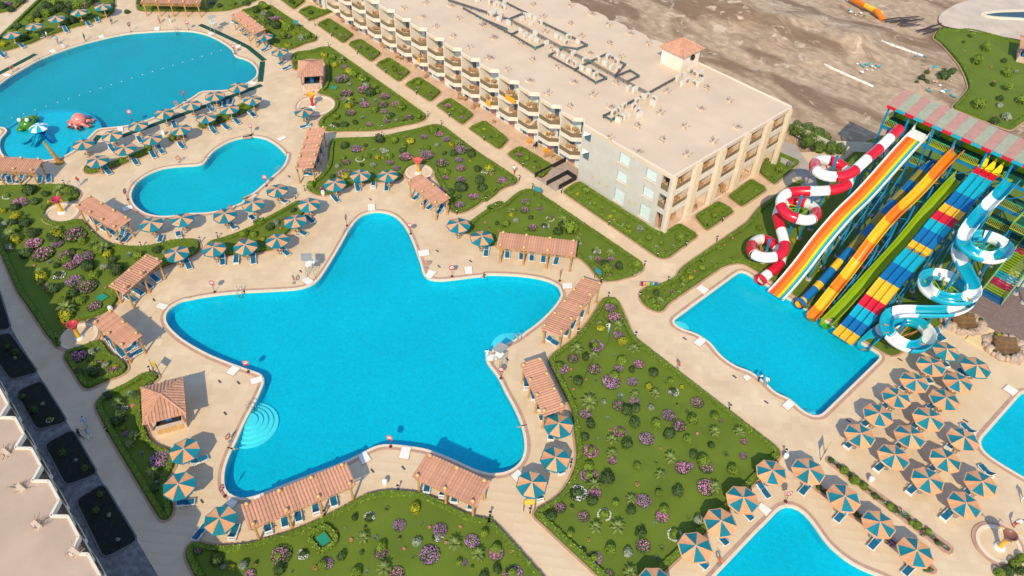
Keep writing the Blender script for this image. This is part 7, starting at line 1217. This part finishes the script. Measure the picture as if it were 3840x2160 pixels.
b3('platform', -30.6, 102.6, 8.7, -10, 105.9, 8.9, P_floor); b3('edge_beam', -30.6, 102.35, 8.5, -10, 102.6, 8.92, P_blue); b3('platform', -26, 102.7, 5.2, -10, 105.9, 5.4, P_floor)
b3('back_screen', -35, 105.8, 12.4, -10, 105.88, 13.6, F_lime); b3('kick_board', -29, 102.62, 12.4, -17, 102.7, 12.75, F_lime)
def rail(x0, y0, z, x1, y1, z1=None):
    z1 = z if z1 is None else z1; a = Vector((x0+24, y0-103, z)); b = Vector((x1+24, y1-103, z1)); up = Vector((0,0,1)); L = (b-a).length; mb = MB()
    mb.bar(a + up*.15, b + up*.15, .06); n = max(2, int(L/.2))
    for i in range(n+1): p = a + (b-a)*i/n; mb.bar(p + up*.1, p + up*1.05, .045)
    o = mb.build('railing', P_yel, t); mb = MB(); mb.bar(a + up*1.1, b + up*1.1, .09); mb.build('handrail', P_green, o)
for x0, x1 in ((-34.9,-33.1),(-31.1,-30.9),(-28.4,-25.6),(-23.8,-21.7),(-18.3,-17.9),(-15.6,-10)): rail(x0, 102.45, 12.4, x1, 102.45)
for x0, x1 in ((-30.4,-27.7),(-26,-23.8),(-21.9,-18),(-18,-14),(-14,-10)): rail(x0, 102.45, 8.9, x1, 102.45)
rail(-35, 102.6, 12.4, -35, 105.6)
for i, (a, b) in enumerate(zip(XC, XC[1:])):
    mb = MB(); mb.cyl((a+24, -.5, .3), (b+24, -.5, 8.5), .08, .08, 6); mb.cyl((b+24, 2.6, .3), (a+24, 2.6, 8.5), .08, .08, 6); mb.build('diagonal', P_blue, t)
    mb = MB(); mb.cyl((a+24, -.5, 5), (b+24, -.5, 5), .08, .08, 6); mb.cyl((a+24, -.5, 8.6), (a+24, 2.6, 8.6), .1, .1, 6); mb.build('tie', P_blue, t)
    mb = MB(); mb.cyl((a+24, -.5, 9), (b+24, -.5, 12), .07, .07, 6); mb.build('diagonal', P_blue, t)
# stairs with coloured treads on the right
SX = (-12.6, -9.8); n = 26; tc = [F_navy, F_lime, F_crim, F_cyan, F_lime, F_lime, F_lime, F_crim, F_cyan]
for i in range(n):
    y = 95.8 + .29*i; z = .2 + .2*i; b3('tread', SX[0], y, z-.05, SX[1], y + .3, z, tc[(i//3) % 9])
for s in SX: rail(s, 95.8, .2, s, 103.3, 5.3); mb = MB(); mb.bar((s+24, -7.2, .1), (s+24, .3, 5.2), .1, .3); mb.build('stringer', P_blue, t)
for z, y0, y1, x0, x1 in ((5.4, 99.5, 102.4, -9.6, -6), (8.9, 98.5, 102.3, -14, -8), (7.2, 100, 102.3, -17.2, -14.2)):
    b3('landing', x0, y0, z-.15, x1, y1, z, P_floor); rail(x0, y0, z, x1, y0); rail(x0, y0, z, x0, y1)
    for x in (x0+.1, x1-.1): post(t, x+24, y0+.1-103, 0, z-.15, .1)
tag(t, 'steel slide tower with striped pink and green canopy and yellow railings', '', 'tower')
# ---------------------------------------------------------------- plaza, rock fountains, deck boards
M_brick = pm('brick_paver', (.25,.17,.15), .85, .12, 2, rnd=.12, island=.12); M_brickj = pm('paver_bed', (.17,.12,.10), .95)
PLZ = [(-14.2,92),(-13.2,98.5),(-9,102),(-2,104),(0,97),(-5.2,91.9),(-8.2,90.6),(-10,90.4)]
pz = plan(PLZ, .7, 1); po = sheet('plaza', pz, [], .07, M_brickj); setting(po)
g = np.array([(x + (.12 if int(round(y/.14)) % 2 else 0), y) for x in np.arange(-14.5, 1, .26) for y in np.arange(90, 104.5, .14)])
g = g[inside(g, offset(pz, -.12))]; g = g[np.argsort(np.hypot(g[:,0], g[:,1]))]; bme = None
mb = MB(); mb.box(-.12,-.06,0,.12,.06,.03); fb = mb.build('brick', M_brick, po, (g[0][0], g[0][1], .07))
for x, y in g[1:300]: link('brick', fb.data, po, (x, y, .07))
mb = MB()
for x, y in g[300:]: mb.add([(x-.12,y-.06,.1),(x+.12,y-.06,.1),(x+.12,y+.06,.1),(x-.12,y+.06,.1)], [(0,1,2,3)])
o = mb.build('bricks', M_brick, po); o['kind'] = 'stuff'
M_rock = pm('sandstone_rock', (.47,.33,.25), .9, .25, 1.5, .6, 4, rnd=.12); M_rockw = pm('wet_brown_rock', (.20,.115,.055), .25, .3, 2, .3, 5)
def rock_mesh(seed):
    bm = bmesh.new(); bmesh.ops.create_icosphere(bm, subdivisions=2, radius=1); rg = np.random.RandomState(seed); pl = rg.normal(size=(14, 3)); pl /= np.linalg.norm(pl, axis=1)[:, None]
    for v in bm.verts:
        d = np.array(v.co); k = 1.
        for q, h in zip(pl, rg.uniform(.62, .9, 14)): 
            e = d @ q
            if e > h: k = min(k, h/e)
        v.co *= k * rg.uniform(.95, 1.05); v.co.z *= .8
    me = bpy.data.meshes.new('rock'); bm.to_mesh(me); bm.free(); me.materials.append(M_rock); return me
RM = [rock_mesh(s) for s in range(5)]
def fountain(cx, cy, rot, lab):
    t = empty('rock_fountain', (cx, cy, 0), rot); rg = random.Random(int(cx*10))
    for i in range(18):
        a = i*6.283/18; x = 2.3*math.cos(a); y = 1.9*math.sin(a); s = rg.uniform(.45, .75); o = link('rock', RM[i % 5], t, (x*rg.uniform(.9,1.05), y*rg.uniform(.9,1.05), .25), rg.uniform(0,6), (s*1.2, s, s*rg.uniform(.8,1.3)))
    for i in range(3): mb = MB(); w = 1.5 - .1*i; mb.box(-w, -1.1 + .75*i, .0, w, -.35 + .75*i, .35 + .32*i); mb.build('cascade_step', M_rockw, t)
    mb = MB(); mb.box(-1.6,-1.6,.05,1.6,-1.1,.22); mb.build('basin', M_rockw, t)
    for i in range(6): a = rg.uniform(0, 6.28); link('fern', BM['D' if i % 2 else 'Y'][i % 3], t, (2.2*math.cos(a), 1.8*math.sin(a), .5), 0, rg.uniform(.25, .42))
    tag(t, lab, '', 'fountain')
fountain(-11.6, 88.9, R(40), 'rock fountain beside the spiral slide, left of the beige boards'); fountain(-6.2, 88.7, R(40), 'rock fountain right of the beige boards')
t = empty('board_ramp', (-9.2, 88.2, .0), 0); bq = [Vector(q) for q in ((-10.05,86.5),(-10.1,90.3),(-8.3,90.5),(-8.0,86.5))]
for i in range(9):
    f0, f1 = i/9, (i+.93)/9; a, b, c, d = bq[0].lerp(bq[1], f0), bq[0].lerp(bq[1], f1), bq[3].lerp(bq[2], f1), bq[3].lerp(bq[2], f0); mb = MB(); q = Vector((-9.2, 88.2))
    vs = [p - q for p in (a, d, c, b)]; mb.add([(v.x, v.y, .2 + .02*i) for v in vs] + [(v.x, v.y, 0) for v in vs], [(0,1,2,3),(4,5,1,0),(5,6,2,1),(6,7,3,2),(7,4,0,3)]); mb.build('board', pm('beige_board', (.74,.56,.30), .7, .08), t)
tag(t, 'beige boarded ramp between the two rock fountains', '', 'ramp')
# ---- fence at the hotel corner
M_fence = pm('fence_sheet', (.62,.56,.48), .6, .08)
t = empty('site_fence', (-51, 107, 0)); FP = [(-51.3,104.6),(-51.6,110.2),(-44.5,110.1),(-42.1,112.4),(-39.5,115),(-33,115.4)]
for a, b in zip(FP, FP[1:]):
    a = Vector(a); b = Vector(b); n = max(2, int((b-a).length/1.2))
    for i in range(n):
        p = a + (b-a)*i/n - Vector((-51, 107)); q = a + (b-a)*(i+.97)/n - Vector((-51, 107)); mb = MB(); mb.bar((p.x, p.y, .9), (q.x, q.y, .9), .06, 1.9); mb.build('fence_panel', M_fence, t)
tag(t, 'pale sheet-metal site fence behind the hedge bushes', '', 'fence')
o = sheet('service_path', [Vector(q) for q in ((-47.2,101.5),(-50.5,107),(-48.5,107.5),(-43,104),(-37,97.5),(-39,95.8),(-44,101.2))], [], .075, pm('grey_paving', (.42,.36,.31), .85, .1, .6)); setting(o)
# ---- sand yard: cast-off slide parts, bars, kerb lines, rubbish
def halfpipe(r, L, m, n=9):
    mb = MB()
    for k in (0, .06):
        vs = [((r-k)*math.cos(math.pi*i/(n-1)), y, r - (r-k)*math.sin(math.pi*i/(n-1))) for y in (-L/2, L/2) for i in range(n)]; mb.add(vs, [(i, i+1, n+i+1, n+i) for i in range(n-1)])
    return mb
for i, (x, y, a, L, m, lab) in enumerate(((-70.5,164,.25,5,F_or,'orange cast-off slide trough lying on the sand'),(-66.5,163.2,.9,4.2,F_yel,'yellow cast-off slide trough next to the orange one'),(-64.5,162,.6,3.2,F_or,'shorter orange slide piece on the sand'))):
    o = halfpipe(.9, L, m).build('slide_piece', m); o.location = (x, y, .3); o.rotation_euler = (R(15)*i, R(12), a + R(60)); tag(o, lab, '', 'slide piece', 'cast-off slide parts')
random.seed(31)
for i in range(16):
    x, y = (random.uniform(-60.5,-58), random.uniform(163,168)) if i < 6 else (random.uniform(-55.8,-53.8), random.uniform(163.5,167.5)) if i < 13 else (random.uniform(-63,-60), random.uniform(162,165)); mb = MB(); mb.bar((-2.2,0,.1), (2.2,0,.14), .16); o = mb.build('steel_bar', pm('dark_bar', (.07,.05,.05), .7, .3)); o.location = (x, y, .3 + .05*(i % 4)); o.rotation_euler = (0, 0, R(70) + random.uniform(-.25,.25)); tag(o, 'dark steel bar', 'on the sand near the empty pool', 'bar', 'loose steel bars')
for i in range(60):
    c = random.choice(((-59.5,142.5,3.5),(-55,141,2),(-42.3,144,2.2),(-69,160,2),(-48,150,3))); x = c[0] + random.gauss(0, c[2]*.6); y = c[1] + random.gauss(0, c[2]*.6); k = i % 4; mb = MB()
    if k == 0: mb.box(-.5,-.3,0,.5,.3,.12); mb.bar((-.5,0,.12), (-.9,0,.5), .55, .06); m = pm('scrap_teal', (.05,.36,.40), .6, .2); lab = 'turquoise plastic scrap'
    elif k == 1: mb.add([(-.6,-.4,.05),(.5,-.5,.2),(.6,.4,.05),(-.3,.5,.3)], [(0,1,2,3)]); mb.box(-.3,-.2,0,.3,.2,.15); m = M_white; lab = 'white broken plastic scrap'
    elif k == 2: mb.bar((-.9,0,.1), (.9,.2,.3), .08); mb.bar((0,-.6,.1), (.1,.7,.4), .06); m = M_rebar; lab = 'rusty scrap metal'
    else: mb.lathe([(.0,.35),(.3,.3),(.4,0)], 7); m = M_rock; lab = 'lump of rubble'
    o = mb.build('scrap', m); o.location = (x, y, .15); o.rotation_euler = (0, 0, random.uniform(0,6.28)); o.scale = (random.uniform(.4,.85),)*3; tag(o, lab, 'on the sand behind the hotel', 'scrap', 'rubbish on the sand')
for a, b in (((-92,150),(-50,153.6)), ((-60.5,135.3),(-50,135))):
    a = Vector(a); b = Vector(b); n = int((b-a).length/1.1); t = empty('kerb_line', (a.x, a.y, 0))
    for i in range(n):
        p = (b-a)*i/n; q = (b-a)*(i+.9)/n; mb = MB(); mb.bar((p.x, p.y, .12), (q.x, q.y + random.uniform(-.1,.1), .12), .22, .35); mb.build('kerb_stone', M_white, t)
    tag(t, ('long' if n > 20 else 'short') + ' line of white kerb stones across the sand', '', 'kerb')
# ---- empty round pool in the upper right
o = sheet('pool_terrace', smooth(resample([(-57,181),(-56.8,174),(-55.5,170.2),(-53.6,168.2),(-50.7,170.3),(-44,173.5),(-30,180),(-25,215),(-50,215)], 1.5), 2), [], .35, pm('pale_concrete', (.58,.46,.37), .9, .12, .3)); setting(o)
o = sheet('empty_pool', smooth(resample([(-50.9,180.2),(-49,184.5),(-44,191.5),(-36,196),(-34,190),(-44.2,185.6),(-48.6,181.2)], 1), 2), [], .36, pm('dark_pool_tile', (.03,.09,.13), .5, .2, .5)); setting(o)
mb = MB()
rim = smooth(resample([(-50.9,180.2),(-49,184.5),(-44,191.5),(-36,196),(-34,190),(-44.2,185.6),(-48.6,181.2)], 1), 2); r_ = ring('pool_rim', rim if area2(rim) > 0 else rim[::-1], 0, .7, .3, .6, M_cope, o)
# ---- lagoon play figures
def toy_ball(mb, c, r, sq=1, m=0, n=10): mb.lathe([(0, r*sq)] + [(r*math.sin(a), r*sq*math.cos(a)) for a in np.linspace(.3, 2.84, 7)] + [(0, -r*sq)], n, m, c)
F_pink = gloss('toy_pink', (.72,.22,.18)); F_frog = gloss('toy_green', (.05,.20,.01))
fx, fy = TOYS[0]; t = empty('frog_figure', (fx, fy, -.5), R(-40), 1.35); mb = MB(); toy_ball(mb, (0,0,.6), 1.0, .75); toy_ball(mb, (-1.1,.1,.5), .75, .6); toy_ball(mb, (.7,.6,.3), .5, .6); toy_ball(mb, (.7,-.6,.3), .5, .6); mb.build('body', F_frog, t, smooth=True)
for s in (-1, 1): mb = MB(); toy_ball(mb, (.5, s*.45, 1.35), .24); mb.build('eye', F_white, t, smooth=True)
tag(t, 'green frog-like play figure standing in the wading pool', '', 'play figure', 'wading pool figures')
fx, fy = TOYS[1]; t = empty('octopus_figure', (fx, fy, -.5), 0, 1.25); mb = MB(); toy_ball(mb, (0,0,.9), .95, .95); mb.build('head', F_pink, t, smooth=True)
for i in range(7): a = i*.9; mb = MB(); p = catmull([(.6*math.cos(a), .6*math.sin(a), .5), (1.1*math.cos(a), 1.1*math.sin(a), .8), (1.35*math.cos(a+.3), 1.35*math.sin(a+.3), .35), (1.6*math.cos(a+.4), 1.6*math.sin(a+.4), .6)], .2); sweep(mb, p, circ(.22, 8), True); mb.build('tentacle', F_pink, t, smooth=True)
tag(t, 'pink octopus-like play figure standing in the wading pool', '', 'play figure', 'wading pool figures')
fx, fy = TOYS[2]; t = empty('umbrella_slide', (fx, fy, -.5), R(-30), (1., 1., .68)); post(t, 0, 0, 0, 2.6, .2, F_cyan, False, 'stem')
for i in range(10): a0, a1 = i*.6283, (i+1)*.6283; mb = MB(); mb.add([(0,0,3.2)] + [(1.0*math.cos(a), 1.0*math.sin(a), 2.95) for a in (a0, a1)] + [(1.5*math.cos(a), 1.5*math.sin(a), 2.4) for a in (a0, a1)], [(0,1,2),(1,3,4,2)]); mb.build('canopy_panel', F_white if i % 2 else F_cyan, t)
for i, a in enumerate((-2.9, -.9, -.2, .7)): mb = MB(); c, s = math.cos(a), math.sin(a); p = catmull([(.3*c,.3*s,1.9),(1.3*c,1.3*s,1.4),(2.4*c,2.4*s,.75),(3.2*c,3.2*s,.65)], .3); sweep(mb, p, trough(.32, .05, 6, 200, 340, .2), True); mb.build('chute', (F_cyan, F_cyan, F_cyan, F_navy)[i], t, smooth=True)
tag(t, 'blue and white mushroom slide with four chutes in the wading pool', '', 'play figure', 'wading pool figures')
fx, fy = TOYS[3]; t = empty('palm_shower', (fx, fy, 0)); p = catmull([(0,0,0),(-.2,-.1,.7),(-.7,-.3,1.6),(-1.3,-.5,2.6),(-1.7,-.6,3.2)], .25); M_spot = pm('spotted_brown', (.38,.20,.04), .6, .5, 4); mb = MB()
for i in range(len(p)-1): mb.cyl(p[i], p[i+1], .32*(1 - .7*i/len(p)) + .05, .32*(1 - .7*(i+1)/len(p)) + .05, 8)
mb.build('neck', M_spot, t); mb = MB(); mb.lathe([(.75,0),(.6,.15),(.35,.3)], 12); mb.build('foot', M_spot, t); tag(t, 'leaning brown spotted shower post at the wading pool edge', '', 'shower')
# green garden ponds with square hedge
for i, (x, y) in enumerate(POND):
    t = empty('garden_pond', (x, y, .06), .3*i); mb = MB(); mb.box(-.6,-.5,0,.6,.5,.12); mb.build('cover', gloss('pond_green', (.02,.28,.18)), t); mb = MB(); mb.box(-.68,-.58,0,-.6,.58,.16); mb.box(.6,-.58,0,.68,.58,.16); mb.box(-.6,-.58,0,.6,-.5,.16); mb.box(-.6,.5,0,.6,.58,.16); mb.build('rim', M_hedgec, t)
    tag(t, 'green covered garden pond', ('in the lawn below the star pool', 'in the flower lawn left of the star pool', 'in the lawn behind the small kiosk')[i], 'pond', 'garden ponds')
x, y = POND[0]; sq = [Vector((x + a, y + b)) for a, b in ((-1.1,-1.),(1.1,-1.),(1.1,1.),(-1.1,1.))]; tag(hedge(smooth(resample(sq, .4), 2), 'hedge', .5, .5, 40), 'square clipped hedge round the green garden pond', '', 'hedge')
# coloured recycling bins on a rack
t = empty('bin_rack', (BINRACK[0][0], BINRACK[0][1], 0), R(45))
for i, m in enumerate((F_crim, F_yel, P_green, F_navy)): mb = MB(); mb.lathe([(.16,.2),(.2,.6),(.18,.75),(0,.78)], 10, 0, (-.9 + .6*i, 0, 0)); mb.build('bin', m, t)
mb = MB(); mb.bar((-1.2,0,.2), (1.2,0,.2), .08); mb.bar((-1.2,0,.9), (1.2,0,.9), .05)
for x in (-1.2, 1.2): mb.bar((x,0,0), (x,0,.9), .05)
mb.build('frame', M_steel, t); tag(t, 'rack of four small coloured bins by the path', '', 'bin rack')
# ---------------------------------------------------------------- people
SK = pm('skin', (.42,.22,.14), .6, .05); HR = pm('hair', (.03,.02,.015), .7); SH = {c: pm('shirt_' + c, v, .8, .08) for c, v in {'white': (.78,.77,.75), 'grey': (.25,.27,.29), 'teal': (.05,.25,.28), 'navy': (.03,.04,.08), 'blue': (.35,.48,.62), 'black': (.02,.02,.022), 'red': (.55,.05,.05)}.items()}
PEO = [('walk','white','grey','walking left of the lagoon'), ('stand','blue','grey','standing left of the lagoon'), ('bend','teal','white','bending left of the lagoon'), ('stand','teal','black','at the lagoon edge'), ('walk','grey','black','beside the striped parasol at the top'), ('stand','grey','red','before the pergola at the top edge'), ('walk','grey','white','right of the other before the top pergola'), ('stand','white','white','at the right notch of the star pool'), ('hold','white','blue','holding a hose on the big lawn'), ('bend','white','black','at the slide pool, the left one'), ('stand','white','grey','at the slide pool, the right one'), ('walk','blue','blue','on the shaded path, the upper one'), ('walk','blue','white','on the shaded path, the lower one'), ('walk','black','navy','in dark clothes on the shaded path'), ('walk','white','red','on the path before the hotel'), ('walk','blue','white','at the right edge of the photo'), ('bend','white','red','beside the bottom right splash pad'), ('walk','red','blue','near the pergola left of the heart pool')]
for i, ((x, y), (po_, a, b, wh)) in enumerate(zip(PERSON, PEO)):
    o = link('person', dressed(po_, [SK, SH[a], SH[b], HR]), None, (x, y, .06 if i == 8 else .0), i*1.9 if i != 8 else R(135)); tag(o, 'person in %s top' % a, wh, 'person')
x, y = PERSON[8]; mb = MB(); p = catmull([(x-.1,y+.3,1.15),(x-2,y+1.2,.5),(x-3,y+3,.12),(x+1,y-1,.12),(x+2,y-5,.12),(x+4,y-9,.12)], .4); sweep(mb, p, circ(.03, 6), True); tag(mb.build('garden_hose', pm('hose', (.03,.10,.03), .6)), 'thin hose held by the gardener on the big lawn', '', 'hose')
# ---------------------------------------------------------------- labels
def ordinal(n):
    W = 'zeroth first second third fourth fifth sixth seventh eighth ninth tenth eleventh twelfth'.split()
    return W[n] if n < 13 else '%d%s' % (n, 'th' if 10 < n % 100 < 14 else {1: 'st', 2: 'nd', 3: 'rd'}.get(n % 10, 'th'))
bpy.context.view_layer.update()
def screen_x(o):
    p = Vector(o['xy']).to_3d() if 'xy' in o else o.matrix_world.translation.copy()
    if p.length < 1e-6 and o.type == 'MESH': p = sum((Vector(c) for c in o.bound_box), Vector()) / 8
    p = p - Vector((0, 0, 70)); d = -p.dot(CZ)
    return p.dot(CX) / max(d, 1e-3)
fam = {}
for o, ph, wh, cat, gr in LABELS: fam.setdefault((ph, wh), []).append(o)
for o, ph, wh, cat, gr in LABELS:
    o['category'] = cat
    if gr: o['group'] = gr
for (ph, wh), os_ in fam.items():
    os_.sort(key=screen_x); n = len(os_)
    for i, o in enumerate(os_):
        base = (ph + ' ' + wh).strip()
        if n == 1: o['label'] = base
        elif n == 2: o['label'] = base + (', the left one' if i == 0 else ', the right one')
        else: o['label'] = base + (', leftmost' if i == 0 else ', rightmost' if i == n-1 else ', %s from left' % ordinal(i+1))
        if 'xy' in o: del o['xy']
